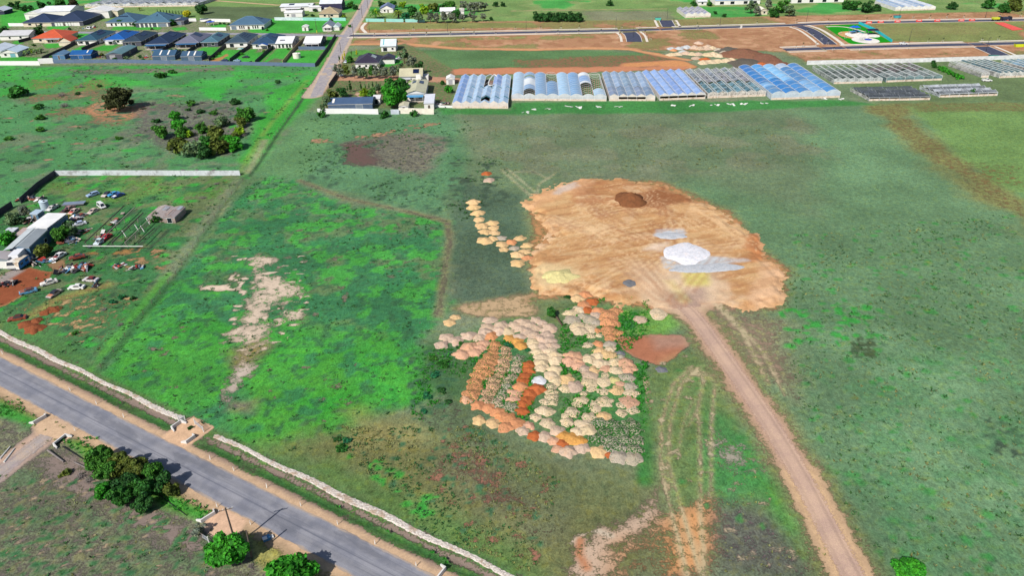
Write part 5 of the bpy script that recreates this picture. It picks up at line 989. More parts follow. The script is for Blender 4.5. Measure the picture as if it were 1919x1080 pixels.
fence([(596, 213), (660, 213), (709, 214)], 2.2, F_WHITE, 'long white wall in front of the blue grey shed', 'wall', 'boundary_wall', t_=.1); fence([(733, 214), (748, 214)], 2.0, mat((206, 214, 228)), 'pale blue sheet fence between two bushes'); fence([(748, 213), (813, 214)], 2.4, mat((240, 232, 218)), 'cream white wall at the right end of the farm block', 'wall', 'boundary_wall', t_=.1)
fence([(617, 165), (632, 143)], 2, F_DARK, 'dark gate wall beside the lane bend', 'wall', 'boundary_wall'); fence([(816, 201), (848, 202)], .9, F_WHITE, 'low white fence left of the first greenhouse')
fence([(1512, 121), (1700, 117), (1862, 112), (1990, 106)], 2.0, mat((226, 228, 230)), 'long white fence behind the skeleton greenhouses', step=12)
fence([(105, 329), (200, 328.5), (340, 329), (450, 329)], 1.8, mat((206, 212, 218), .6, .15, .3, .3, 0, (150, 150, 150)), 'long pale sheet metal fence at the back of the wrecking yard'); fence([(105, 329), (72, 352), (40, 381)], 1.9, F_DARK, 'dark sheet metal fence on the left of the wrecking yard'); fence([(24, 388), (0, 404), (-40, 432)], 1.9, F_DARK, 'short dark sheet metal fence piece at the left edge of the wrecking yard')
x0, y0 = G(1540, 45.6)
fence([(1609, 44.5), (1640, 58), (1671, 79)], 1.5, mat((40, 206, 222), .5, .06), 'turquoise fence on the right side of the playground')
for q, lb in (([(591, 150), (540, 216), (487, 300), (470, 326)], 'post and wire fence line from the lane to the yard corner'), ([(455, 340), (412, 394), (372, 452), (330, 515), (285, 570), (235, 632), (190, 690)], 'overgrown post and wire fence between yard and green paddock')):
    P = GP(q); o = thing('wire_fence', lb, 'wire fence', (P[0][0], P[0][1], 0)); wire = MB(); pr = None; Q = [Vector((p[0] - P[0][0], p[1] - P[0][1], 0)) for p in resample(P, 5.0)]
    for a, b2 in zip(Q[:-1], Q[1:]):
        for z in (.4, .8, 1.15): wire.bar(a + Vector((0, 0, z)), b2 + Vector((0, 0, z)), .012, 3)
    wire.build('wire', M_STEEL, o)
    for p in Q[:95]:
        if pr is None: pr = MB().bar((0, 0, -.2), (0, 0, 1.3), .06, 5).build('post', M_WOOD, o); pr.location = p
        else: c = pr.copy(); col.objects.link(c); c.parent = o; c.location = p
# ================================================================== GREENHOUSES
def film(rgb, alpha=1.0, rough=.35):
    key = ('film', rgb, alpha)
    if key in _mats: return _mats[key]
    t = NT('plastic_film'); p = t.coord(); n = t.noise(p, .35, 5, .6); f = t.noise(p, 1.6, 4, .65, 0, (1, .25, 1))
    c = t.val(t.mix(0.0, S(*rgb), S(*rgb)), t.ramp(t.math('ADD', t.math('MULTIPLY', n, .6), t.math('MULTIPLY', f, .4)), .32, .68, .80, 1.15))
    m = t.out(c, rough, .4)
    if alpha < 1:
        t.put(t.b.inputs['Alpha'], t.ramp(t.math('ADD', t.math('MULTIPLY', n, .5), t.math('MULTIPLY', f, .5)), .38, .6, max(0, alpha - .3), min(1, alpha + .2)))
    _mats[key] = m; return m
M_FRAMEW = mat((232, 232, 228), .6, .08); M_SKIRT = mat((226, 208, 192), .8, .12, .5, .2, 0, (150, 126, 104)); M_TEALT = mat((40, 128, 150), .5)
BL, MB_, DB, WH, GB = (176, 202, 230), (126, 166, 208), (96, 144, 192), (226, 232, 238), (140, 160, 190)
M_BEDS = NT('crop_rows'); _p = M_BEDS.coord(True); _w = M_BEDS.n('ShaderNodeTexWave', wave_type='BANDS', bands_direction='X'); M_BEDS.l.new(_p, _w.inputs['Vector']); _w.inputs['Scale'].default_value = .32; _w.inputs['Distortion'].default_value = 2; _w.inputs['Detail'].default_value = 3
M_BEDS = M_BEDS.out(M_BEDS.mix(M_BEDS.ramp(_w.outputs['Fac'], .35, .6), S(136, 104, 84), S(50, 112, 44)), .95, .1)
M_DIRTF = mat((140, 112, 98), .95, .2, .8)
def greenhouse(label, fl, fr, D, n, kind, segs, he=2.2, rise=1.2, beds=True, alpha=1.0, skew=0.0, frame=M_FRAMEW, group='greenhouses along the north edge of the field', ends=(200, 196, 196), open_front=(), ribs=0, cross=False, name='greenhouse', turn=False, skirt=True, floor=None):
    """segs[bay] = list of (from, to, colour or None) along the depth; None leaves that stretch of the bay roofless"""
    a = np.array(G(*fl)); b = np.array(G(*fr)); W = float(np.linalg.norm(b - a)); ang = math.atan2(b[1] - a[1], b[0] - a[0])
    t = thing(name, label, name.replace('_', ' '), (float(a[0]), float(a[1]), 0), ang, group)
    bw = W / n
    def P(x, y, z): return (x + skew * y, y, z)
    if turn: bw = D / n
    L = W if turn else D
    Pt = (lambda u, v, z: (v + skew * u, u, z)) if turn else (lambda u, v, z: P(u, v, z))    # u across the bays, v along them
    fl_ = MB(); fl_.add([P(0, 0, .05), P(W, 0, .05), P(W, D, .05), P(0, D, .05)], [(0, 1, 2, 3)]); fl_.build('planting_bed', floor or M_BEDS, t)
    k = 8 if kind == 'arch' else 2
    def prof(i):
        s = i / k; return s * bw, he + (rise * math.sin(math.pi * s) ** .8 if kind == 'arch' else rise * (1 - abs(2 * s - 1)))
    for bi in range(n):
        sg = segs[bi % len(segs)]; u0 = bi * bw
        for v0, v1, rgb in sg:
            if rgb is None: continue
            mb = MB(); vs_ = []; m_ = max(1, int((v1 - v0) * L / 3.0))
            for j in range(m_ + 1):
                v = (v0 + (v1 - v0) * j / m_) * L
                for i in range(k + 1):
                    u, z = prof(i); sag = (.06 * math.sin(j * 2.1 + bi) if 0 < i < k else 0) - (.05 if j % 2 and 0 < i < k else 0)
                    vs_.append(Pt(u0 + u, v, z + sag))
            mb.add(vs_, [(j * (k + 1) + i, j * (k + 1) + i + 1, (j + 1) * (k + 1) + i + 1, (j + 1) * (k + 1) + i) for j in range(m_) for i in range(k)])
            mb.build('bay_roof', film(rgb, alpha), t, smooth=(kind == 'arch'))
        # hoops or rafters of this bay
        fr_ = MB(); nr = ribs or max(4, int(L / 7))
        for j in range(nr + 1):
            v = L * j / nr
            for i in range(k): fr_.bar(Pt(u0 + prof(i)[0], v, prof(i)[1] + .05), Pt(u0 + prof(i + 1)[0], v, prof(i + 1)[1] + .05), .055 if ribs else .04, 4)
        fr_.bar(Pt(u0, 0, he + .06), Pt(u0, L, he + .06), .11 if cross else .08)
        if cross: fr_.bar(Pt(u0 + bw / 2, 0, he + rise + .06), Pt(u0 + bw / 2, L, he + rise + .06), .10)
        fr_.build('bay_frame', frame, t)
        # end panel at the front
        if not turn:
            e = MB(); top = [P(u0 + prof(i)[0], -.03, prof(i)[1]) for i in range(k + 1)]
            base = .0 if bi not in open_front else he - .35
            e.add([P(u0 + .05, -.03, base), P(u0 + bw - .05, -.03, base)] + top[::-1], [tuple(range(k + 3))]); e.build('end_panel', film(ends, 1.0 if alpha == 1 else .75), t)
    fr_ = MB(); fr_.bar(Pt(n * bw, 0, he + .06), Pt(n * bw, L, he + .06), .09); fr_.bar(P(0, 0, he), P(W, 0, he), .07); fr_.bar(P(0, D, he), P(W, D, he), .07)
    fr_.build('gutter', frame, t)
    for xx in (W + .02, -.02): MB().add([P(xx, 0, 0), P(xx, D, 0), P(xx, D, he), P(xx, 0, he)], [(0, 1, 2, 3)]).build('side_wall', film(tuple(int(c * .95) for c in ends), 1.0 if alpha == 1 else .6), t)
    if skirt:
        b_ = MB()
        for bi in range(n if not turn else 6):
            w_ = W / (n if not turn else 6); u0 = bi * w_; b_.add([P(u0 + .06, -.10, 0), P(u0 + w_ - .06, -.10, 0), P(u0 + w_ - .06, -.06, .9), P(u0 + .06, -.06, .9)], [(0, 1, 2, 3)])
        b_.build('base_sheet', M_SKIRT, t)
    pr = None
    for bi in range(n + 1 if not turn else 7):
        u = bi * (bw if not turn else W / 6)
        if pr is None: pr = MB().box(-.08, .08, -.16, -.11, 0, he + .1).build('post', frame, t)
        else: c = pr.copy(); col.objects.link(c); c.parent = t; c.location.x = u
    return t, W, D
full = lambda c: [(0, 1, c)]
def depth(fl, bk, z=2.6):
    a = np.array(G(*fl)); b = np.array(G(bk[0], bk[1], z)); d = b - a; return d
def gh(label, fl, fr, bl, n, kind, segs, **k):
    d = depth(fl, bl); a = np.array(G(*fl)); b = np.array(G(*fr)); u = (b - a) / np.linalg.norm(b - a); v = np.array((-u[1], u[0])); D = float(np.dot(d, v)); sk = float(np.dot(d, u)) / D
    return greenhouse(label, fl, fr, D, n, kind, segs, skew=sk * .6, **k)
t, W, D = gh('pale blue gabled greenhouse with an oval hole torn in its roof', (848, 202.5), (952, 203), (859, 141), 6, 'gable', [full((140, 172, 226)), full(BL), full(BL), [(0, .06, BL), (.2, .56, BL), (.98, 1, BL)], [(0, .62, BL), (.62, 1, (140, 166, 220))], full(BL)], rise=1.15, floor=M_DIRTF, ends=(226, 212, 206))
for y in (.16, .5):
    m = MB()
    for i in range(1, 6): m.bar((i * W / 6, D * y, 2.3), ((i + .5) * W / 6, D * y, 3.48), .12); m.bar(((i + .5) * W / 6, D * y, 3.48), ((i + 1) * W / 6, D * y, 2.3), .12)
    m.build('teal_strap', M_TEALT, t)
m = MB()
for i in range(15):
    a0, a1 = [math.pi * 2 * k / 15 for k in (i, i + 1)]; q = lambda a: (3.5 * W / 6 + math.cos(a) * W / 13, D * (.77 + .21 * math.sin(a)), 3.4 - abs(math.cos(a)) * 1.0)
    m.bar(q(a0), q(a1), .3)
m.build('torn_edge', M_FRAMEW, t)
t, W, D = gh('arched greenhouse with mixed blue and white bays and crop rows showing', (959, 188), (1136, 189.5), (956, 137), 8, 'arch',
   [full((172, 204, 232)), [(.22, .42, MB_), (.42, .72, WH), (.72, .80, MB_), (.86, 1, MB_)], full((118, 162, 206)), [(0, .58, DB)], full((160, 200, 234)), [(0, .5, (118, 162, 206)), (.5, 1, (112, 160, 210))], [(.52, .6, WH), (.6, .86, (124, 164, 216)), (.86, 1, WH)], [(0, .26, (170, 200, 226))]], rise=1.1, ribs=12, ends=(202, 206, 214))
gh('grey blue gabled greenhouse with crumpled film, third from the left', (1142, 189), (1227, 189), (1124, 135), 5, 'gable', [[(0, .32, (134, 148, 176)), (.33, 1, (140, 162, 190))], [(0, .32, (122, 142, 170)), (.33, 1, (154, 176, 206))], [(0, .4, (132, 152, 178)), (.4, 1, (140, 164, 188))]], rise=1.0, open_front=(1, 2, 3), ends=(226, 214, 208))
gh('smooth periwinkle blue greenhouse with five open front bays', (1236, 188), (1321, 185), (1206, 133), 5, 'gable', [full((140, 170, 222)), full((150, 178, 226)), full((134, 162, 216))], rise=1.1, open_front=(0, 1, 2, 3, 4), ends=(230, 224, 224))
gh('tattered transparent greenhouse with white gutters left of the bright blue one', (1326, 184), (1434, 180), (1288, 130), 6, 'gable', [[(0, .42, (96, 134, 150)), (.45, 1, (150, 158, 172))], [(0, .36, (110, 150, 166)), (.4, .98, (150, 150, 160))]], rise=.9, alpha=.72, cross=True, ends=(226, 216, 210))
gh('bright blue arched greenhouse, the bluest and tallest of the row', (1445, 187), (1573, 182.5), (1388, 125), 5, 'arch', [[(0, .2, DB), (.2, .34, (128, 176, 222)), (.34, .8, (58, 126, 194)), (.8, 1, (66, 120, 188))], [(0, .45, (60, 128, 196)), (.45, 1, (92, 160, 220))], [(0, .4, (76, 138, 200)), (.4, 1, (138, 192, 236))], [(0, .35, (130, 176, 220)), (.35, .86, (88, 136, 186)), (.86, 1, (176, 196, 220))], [(0, .3, (84, 144, 204)), (.3, .55, (104, 156, 208)), (.55, 1, (84, 138, 200))]], he=2.6, rise=1.1, ribs=8, ends=(196, 208, 224))
SK = 'skeleton greenhouses at the right of the row'; MG_G = mat((98, 112, 104), .95, .2, .6); GF = mat((212, 216, 216), .6, .1)
gh('bare skeleton greenhouse with white gutters and grey ground, leftmost behind', (1562, 157), (1652, 155), (1522, 122), 6, 'gable', [[(.1, .4, (120, 128, 124)), (.55, .8, (120, 130, 128))]], rise=.8, alpha=.5, cross=True, group=SK, floor=MG_G, frame=GF, ends=(200, 206, 206))
gh('skeleton greenhouse with torn brown and grey sheets, middle of the back row', (1660, 154), (1764, 150), (1604, 119), 6, 'gable', [[(0, .3, (138, 148, 148)), (.34, .62, (120, 106, 106)), (.66, .96, (112, 98, 100))], [(0, .4, (150, 158, 158)), (.5, .9, (120, 110, 112))]], rise=.8, alpha=.62, cross=True, group=SK, floor=MG_G, frame=GF, ends=(120, 150, 156))
gh('narrow roofless greenhouse frame beside the green weeds at the right', (1838, 145), (1852, 145), (1766, 114), 2, 'gable', [[(0, .02, (150, 150, 150))]], rise=.5, alpha=.5, cross=True, group=SK, floor=MG_G, frame=GF)
gh('dark glassy greenhouse with white ribs at the far right', (1872, 146), (1925, 144), (1790, 113), 5, 'gable', [full((84, 110, 118)), full((98, 124, 130))], rise=.8, alpha=.8, cross=True, group=SK, floor=MG_G, ends=(226, 226, 224))
gh('blue grey greenhouse cut by the right picture edge', (1945, 143), (2010, 141), (1868, 112), 5, 'gable', [full((120, 150, 170)), full((110, 140, 160))], rise=.8, alpha=.85, cross=True, group=SK, floor=MG_G)
gh('low dark greenhouse with long crosswise bays and a white front sheet', (1628, 189), (1742, 187), (1590, 160), 5, 'gable', [full((78, 84, 92)), full((92, 98, 104))], he=1.5, rise=.8, alpha=.85, turn=True, group=SK, floor=MG_G, frame=mat((176, 182, 190), .6, .15), ends=(226, 224, 222))
gh('low silver greenhouse with crosswise bays, nearest the right edge', (1760, 182.5), (1868, 179), (1722, 156), 4, 'gable', [full((120, 126, 132)), full((176, 182, 190))], he=1.5, rise=.8, alpha=.82, turn=True, group=SK, floor=MG_G, frame=mat((226, 230, 236), .6, .1), ends=(216, 222, 230))
FG = 'greenhouses beyond the new streets'
gh('lone grey greenhouse with four hipped bays beyond the street stub', (1284, 33), (1331, 31.5), (1270, 14), 4, 'gable', [[(0, .3, (168, 168, 186)), (.33, .63, (176, 172, 184)), (.66, 1, (160, 158, 172))]], rise=1.1, group=FG, ends=(236, 230, 224))
gh('striped white and blue greenhouse at the far top right', (1677, 20), (1752, 18), (1640, 0), 6, 'gable', [full((170, 186, 208)), full((146, 168, 196)), full((206, 214, 226))], rise=1.0, group=FG, cross=True, ends=(240, 238, 236))
gh('long ruined greenhouse with pale ribs at the far top left', (160, 14), (372, 11), (250, -14), 14, 'gable', [[(0, .45, (176, 184, 196)), (.55, .9, (150, 160, 172))], [(.05, .6, (196, 202, 212)), (.7, 1, (150, 156, 166))]], rise=.9, group=FG, cross=True, alpha=.75, floor=MG_G, ends=(226, 224, 226))
# ================================================================== VEGETATION
def leaf_material(name, tint=(1, 1, 1)):
    t = NT(name); oi = t.n('ShaderNodeObjectInfo'); ge = t.n('ShaderNodeNewGeometry'); n = t.noise(ge.outputs['Position'], .9, 3)
    c = t.val(oi.outputs['Color'], t.ramp(ge.outputs['Random Per Island'], 0, 1, .45, 1.45))
    c = t.mix(t.ramp(n, .42, .62, 0, .5), c, t.mix(1.0, c, (1.5, 1.2, .6), 'MULTIPLY'))
    t.put(t.b.inputs['Base Color'], c); t.b.inputs['Roughness'].default_value = .7; t.b.inputs['Specular IOR Level'].default_value = .15
    tr = t.n('ShaderNodeBsdfTranslucent'); t.put(tr.inputs['Color'], c); mx = t.n('ShaderNodeMixShader'); mx.inputs[0].default_value = .25
    out = t.t.nodes['Material Output']; t.l.new(t.b.outputs[0], mx.inputs[1]); t.l.new(tr.outputs[0], mx.inputs[2]); t.l.new(mx.outputs[0], out.inputs[0]); return t.m
M_LEAF = leaf_material('foliage'); M_BARK = mat((96, 80, 66), .95, .2, 2); M_TWIG = mat((132, 124, 122), .95, .2, 2)
def crown_mesh(seed, n_cl, n_leaf, leaf, rx, rz, zc, cl_r=.42, spread=1.0, top=0.0, name='crown', lean=(0, 0)):
    """leaves gathered in clumps inside an uneven ellipsoid; gaps stay between the clumps"""
    rr = np.random.RandomState(seed); cl = []
    for _ in range(n_cl):
        while True:
            p = rr.uniform(-1, 1, 3)
            if np.dot(p, p) < 1 and (p[2] > -.75): break
        p *= (.55 + .45 * rr.rand()) * spread; tz = (p[2] + 1) / 2
        sc_ = 1 - top * tz
        cl.append((p[0] * rx * sc_ + lean[0] * tz, p[1] * rx * sc_ + lean[1] * tz, zc + p[2] * rz, cl_r * rr.uniform(.6, 1.25) * (sc_ * .6 + .4)))
    v = np.zeros((n_leaf * 4, 3)); k = rr.randint(0, n_cl, n_leaf); C = np.array(cl)[k]
    d = rr.normal(size=(n_leaf, 3)); d /= np.linalg.norm(d, axis=1)[:, None]; rad = C[:, 3:4] * rr.uniform(.45, 1.0, (n_leaf, 1)) ** .6
    c = C[:, :3] + d * rad * np.array((1, 1, .8)); c[:, 2] = np.maximum(c[:, 2], .03)
    nrm = d + rr.normal(size=(n_leaf, 3)) * .6 + np.array((0, 0, .35)); nrm /= np.linalg.norm(nrm, axis=1)[:, None]
    a = np.cross(nrm, rr.normal(size=(n_leaf, 3))); a /= np.linalg.norm(a, axis=1)[:, None]; b = np.cross(nrm, a); s = leaf * rr.uniform(.6, 1.35, (n_leaf, 1)); e = s * rr.uniform(.45, .8, (n_leaf, 1))
    for i, (p, q) in enumerate(((-1, -.25), (.1, -1), (1, .25), (-.1, 1))): v[i::4] = c + a * s * p + b * e * q
    me = bpy.data.meshes.new(name); q = np.arange(n_leaf * 4).astype(np.int32)
    me.vertices.add(len(v)); me.vertices.foreach_set('co', v.astype(np.float32).ravel()); me.loops.add(len(q)); me.loops.foreach_set('vertex_index', q)
    me.polygons.add(n_leaf); me.polygons.foreach_set('loop_start', np.arange(0, len(q), 4, dtype=np.int32)); me.polygons.foreach_set('loop_total', np.full(n_leaf, 4, np.int32)); me.update(calc_edges=True); me.materials.append(M_LEAF); return me
def trunk_mesh(seed, h, r, reach, n=5, lean=(0, 0)):
    rr = np.random.RandomState(seed); mb = MB(); top = (lean[0] * .4, lean[1] * .4, h * .5); mb.tube([(0, 0, -.2), (lean[0] * .15 + .05, lean[1] * .15, h * .25), top], [r, r * .8, r * .62], 7)
    for i in range(n):
        a = 6.28 * i / n + rr.uniform(-.4, .4); q = reach * rr.uniform(.5, .85); m = (top[0] + math.cos(a) * q * .5, top[1] + math.sin(a) * q * .5, h * rr.uniform(.58, .7))
        mb.tube([top, m, (m[0] + math.cos(a) * q * .45, m[1] + math.sin(a) * q * .45, h * rr.uniform(.74, .95))], [r * .5, r * .32, r * .12], 5)
    o = mb.build('trunk', M_BARK); me = o.data; bpy.data.objects.remove(o); return me
def twig_mesh(seed, n=26):
    rr = np.random.RandomState(seed); mb = MB()
    for i in range(n):
        a = rr.uniform(0, 6.28); e = rr.uniform(.25, 1.0); L = rr.uniform(.6, 1.1); p1 = (math.cos(a) * L * .5 * (1 - e * .5), math.sin(a) * L * .5 * (1 - e * .5), L * .5 * e); p2 = (p1[0] * 2 + rr.uniform(-.2, .2), p1[1] * 2 + rr.uniform(-.2, .2), p1[2] * 1.7)
        mb.bar((rr.uniform(-.1, .1), rr.uniform(-.1, .1), 0), p1, .035, 3, .022); mb.bar(p1, p2, .022, 3, .008)
        for _ in range(2): mb.bar(p1, (p1[0] + rr.uniform(-.45, .45), p1[1] + rr.uniform(-.45, .45), p1[2] + rr.uniform(0, .4)), .016, 3, .005)
    o = mb.build('branches', M_TWIG); me = o.data; bpy.data.objects.remove(o); return me
NEAR = [crown_mesh(100 + i, 30, 6500, .115, 1.0, .80, .95, .40) for i in range(3)]
DENSE = [crown_mesh(120 + i, 30, 2600, .15, 1.0, .85, 1.0, .38) for i in range(2)]
MID = [crown_mesh(130 + i, 16, 950, .17, 1.0, .75, .85, .42) for i in range(4)]
AIRY = [crown_mesh(140 + i, 13, 800, .13, .95, .85, 1.15, .34, 1.05) for i in range(3)]
SHRUB = [crown_mesh(150 + i, 9, 330, .20, 1.0, .55, .45, .42) for i in range(4)]
CONEC = [crown_mesh(160 + i, 22, 520, .10, .24, 1.0, 1.05, .17, 1.0, .75) for i in range(2)]
TRK_ = [trunk_mesh(i, 1.5, .09, .8) for i in range(3)]; TRKS = [trunk_mesh(10 + i, .8, .06, .7, 4) for i in range(2)]; TWIG = [twig_mesh(i) for i in range(3)]
GREENS = {'green': (58, 108, 40), 'dark': (40, 82, 40), 'deep': (44, 96, 38), 'bright': (52, 130, 36), 'lime': (110, 148, 34), 'yellow': (176, 176, 40), 'grey': (104, 116, 104), 'sage': (88, 116, 84), 'olive': (84, 100, 44), 'teal': (36, 100, 66), 'brown': (64, 62, 44)}
rv = random.Random(5)
def plant(name, label, cat, px, py, w_, c, crowns, trunks, hk=1.0, group=None, trunk=True, asp=1.0, zs=None):
    """px, py: pixel of the middle of the crown; w_: its width in photograph pixels"""
    r = w_ / 2 * mpp(py); s = r / .98; zc = .9 * s * hk
    x, y = G(px, py, zc); rgb = GREENS[c]
    o = thing(name, label, cat, (x, y, 0), rv.uniform(0, 6.28), group, (s, s * asp, s * hk)); k = rv.uniform(.85, 1.15)
    cr = bpy.data.objects.new('crown', rv.choice(crowns)); col.objects.link(cr); cr.parent = o; a = S(*rgb, .95); cr.color = (a[0] * k, a[1] * k, a[2] * k, 1)
    if trunk: tk = bpy.data.objects.new('trunk', rv.choice(trunks)); col.objects.link(tk); tk.parent = o
    return o
def dead(label, px, py, w_, group=None, hk=.6):
    s = w_ / 2 * mpp(py) / 1.1; x, y = G(px, py, .4 * s * hk); o = thing('dead_bush', label, 'dead bush', (x, y, 0), rv.uniform(0, 6), group, (s, s, s * hk)); b = bpy.data.objects.new('branches', rv.choice(TWIG)); col.objects.link(b); b.parent = o; return o
tree = lambda l, px, py, w_, c, g=None, hk=1.0, cr=None, **k: plant('tree', l, 'tree', px, py, w_, c, cr or MID, TRK_, hk, g, **k)
shrub = lambda l, px, py, w_, c, g=None, hk=1.0, cr=None, **k: plant('shrub', l, 'shrub', px, py, w_, c, cr or SHRUB, TRKS, hk, g, **k)
# trees by the sealed road
RG = 'trees along the near roadside'
for i, (x, y, w_, c, d) in enumerate(((188, 856, 40, 'green', 'tree at the upper left end of the roadside clump'), (222, 872, 40, 'olive', 'yellow green tree second from the driveway in the roadside clump'), (200, 884, 40, 'green', 'mid green tree low on the left of the roadside clump'), (252, 880, 44, 'olive', 'olive tree in the middle of the roadside clump next to the road'),
                               (238, 906, 44, 'dark', 'dark tree in the heart of the roadside clump'), (285, 884, 38, 'green', 'tree on the road side near the clump right end'), (200, 922, 38, 'bright', 'bright bushy tree at the lower left corner of the roadside clump'), (270, 914, 46, 'deep', 'deep green tree right of the clump centre'), (303, 906, 40, 'dark', 'dark tree at the right end of the roadside clump'), (268, 944, 36, 'dark', 'dark tree hanging low on the clump paddock side'), (226, 932, 40, 'deep', 'low deep green tree on the clump paddock side'), (176, 872, 30, 'green', 'small tree nearest the dirt lane in the roadside clump'), (318, 918, 30, 'olive', 'small olive tree at the far right of the roadside clump'))):
    tree(d, x, y, w_, c, RG, 1.1, NEAR)
tree('round bright green tree beside the power pole', 425, 1032, 72, 'bright', None, .9, NEAR); tree('bright green tree cut by the bottom edge near the road', 543, 1078, 78, 'bright', None, .9, NEAR); tree('bright green tree cut by the bottom right edge', 1706, 1070, 50, 'bright', None, .8, NEAR)
shrub('grey green spiky shrub by the lower driveway gate', 374, 996, 30, 'grey', None, .8, AIRY); shrub('olive shrub among the fallen branches left of the clump', 120, 884, 22, 'olive', None, .9); dead('pile of dead branches left of the roadside clump', 150, 892, 40); dead('tangle of dead branches against the roadside clump', 166, 900, 34); dead('dead shrub behind the round tree', 470, 1062, 30); shrub('small round shrub by the field gateway', 356, 800, 10, 'dark')
# rough paddock upper left
o = thing('tree', 'big dark leaning tree alone in the rough paddock with a long shadow', 'tree', (*G(224, 207), 0)); cm = bpy.data.objects.new('crown', crown_mesh(77, 60, 5200, .55, 8.4, 4.6, 5.8, 2.2, 1.0, .15, lean=(3.0, 0))); col.objects.link(cm); cm.parent = o; cm.color = (*S(52, 60, 34, .95), 1)
tm = bpy.data.objects.new('trunk', trunk_mesh(78, 7.5, .42, 4.6, 6, (2.4, 0))); col.objects.link(tm); tm.parent = o
CG = 'trees of the scrub clump in the rough paddock'; PLC = [('at the north west tip of the scrub clump', 327, 215, 20, 'bright'), ('standing alone on the west side of the scrub clump', 299, 246, 26, 'green'), ('upper one of the west pair in the scrub clump', 335, 234, 24, 'bright'), ('lower one of the west pair in the scrub clump', 341, 246, 24, 'green'), ('yellowish and small beside the west pair', 353, 250, 14, 'lime'), ('feathery, in the middle of the scrub clump', 379, 238, 22, 'green'),
  ('broad and yellow green in the scrub clump centre', 401, 248, 30, 'olive'), ('round, left of the broad centre one', 384, 263, 24, 'deep'), ('olive, at the south west foot of the scrub clump', 336, 272, 36, 'olive'), ('in the front row second from the west foot', 362, 278, 30, 'sage'), ('darkest in the front row of the scrub clump', 381, 283, 26, 'dark'), ('bright, just above the darkest one', 389, 274, 18, 'bright'), ('pale and feathery in the front right', 411, 273, 30, 'olive'), ('small, right above the pale feathery one', 420, 260, 20, 'green'),
  ('brightest at the south east end of the scrub clump', 438, 265, 28, 'bright'), ('low bright at the south east tip', 434, 275, 18, 'bright'), ('isolated on the grey patch north of the clump', 415, 226, 22, 'sage'), ('double topped at the north east corner', 460, 213, 28, 'green'), ('slim beside the double topped one', 450, 207, 12, 'bright'), ('on the east edge below the north east corner', 450, 228, 20, 'olive'), ('yellow green on the east edge of the clump', 446, 245, 18, 'lime'), ('small at the inner east edge of the clump', 440, 254, 14, 'olive')]
for d, x, y, w_, c in PLC: tree('%s green tree %s' % ({'bright': 'vivid', 'green': 'mid', 'lime': 'light', 'olive': 'olive', 'deep': 'deep', 'sage': 'greyish', 'dark': 'dark'}[c], d), x, y, w_ * 1.22, c, CG, .9)
for d, x, y, w_, c in (('dark shrub left of the scrub clump in the grey grass', 292, 223, 18, 'dark'), ('dark round shrub north of the scrub clump', 375, 205, 18, 'dark'), ('green shrub north of the scrub clump with a short shadow', 400, 208, 18, 'green'), ('tiny dark shrub north west of the round one', 352, 203, 12, 'dark'), ('dark spiky shrub beside the bright grass patch', 440, 187, 22, 'dark'), ('low green shrub beside the grey bush north of the clump', 357, 190, 20, 'green'), ('round dark shrub on red soil left of the leaning tree', 70, 196, 20, 'deep'), ('long low green shrub at the far left', 30, 166, 40, 'deep'), ('low green shrub south of the round shrub', 74, 217, 20, 'green'), ('green shrub with dark shadow in the grey grass', 74, 240, 18, 'green'),
                       ('green shrub low at the left edge', 16, 256, 18, 'green'), ('small green shrub below the leaning tree', 221, 256, 14, 'green'), ('dark shrub pair at the west fence of the paddock', 185, 158, 12, 'dark'), ('tiny green shrub above the grey bushes', 144, 173, 12, 'dark'), ('dark low shrub below the back fence', 300, 137, 22, 'deep'), ('small shrub below the fence right of the low one', 322, 131, 16, 'deep'), ('dark shrub near the bright strip of grass', 520, 150, 14, 'dark')):
    shrub(d, x, y, w_, c, 'shrubs of the rough paddock', .8)
for i, (x, y, w_, d) in enumerate(((137, 141, 16, 'grey dead bush, left of three below the back fence'), (160, 142, 18, 'grey dead bush, middle of three below the back fence'), (175, 147, 18, 'grey dead bush, right of three below the back fence'), (152, 161, 24, 'grey flat bush under the three below the fence'), (115, 176, 30, 'grey bush with a lying branch left of the leaning tree'), (120, 196, 34, 'widest grey bush left of the leaning tree'), (378, 191, 22, 'pale grey bush north of the scrub clump'), (365, 218, 22, 'leafless bush in the north of the scrub clump'), (432, 251, 22, 'leafless grey bush inside the east of the clump'), (367, 258, 24, 'fallen grey bush in the clump centre'), (456, 252, 24, 'grey bush at the east edge of the clump'), (325, 193, 14, 'thin leafless sapling above the scrub clump'), (16, 140, 14, 'dark twiggy bush at the far left below the fence'), (342, 318, 16, 'left twiggy bush above the sheet metal fence'), (368, 318, 14, 'middle twiggy bush above the sheet metal fence'), (400, 318, 14, 'right twiggy bush above the sheet metal fence'))):
    dead(d, x, y, w_, 'dead bushes of the rough paddock', .7)
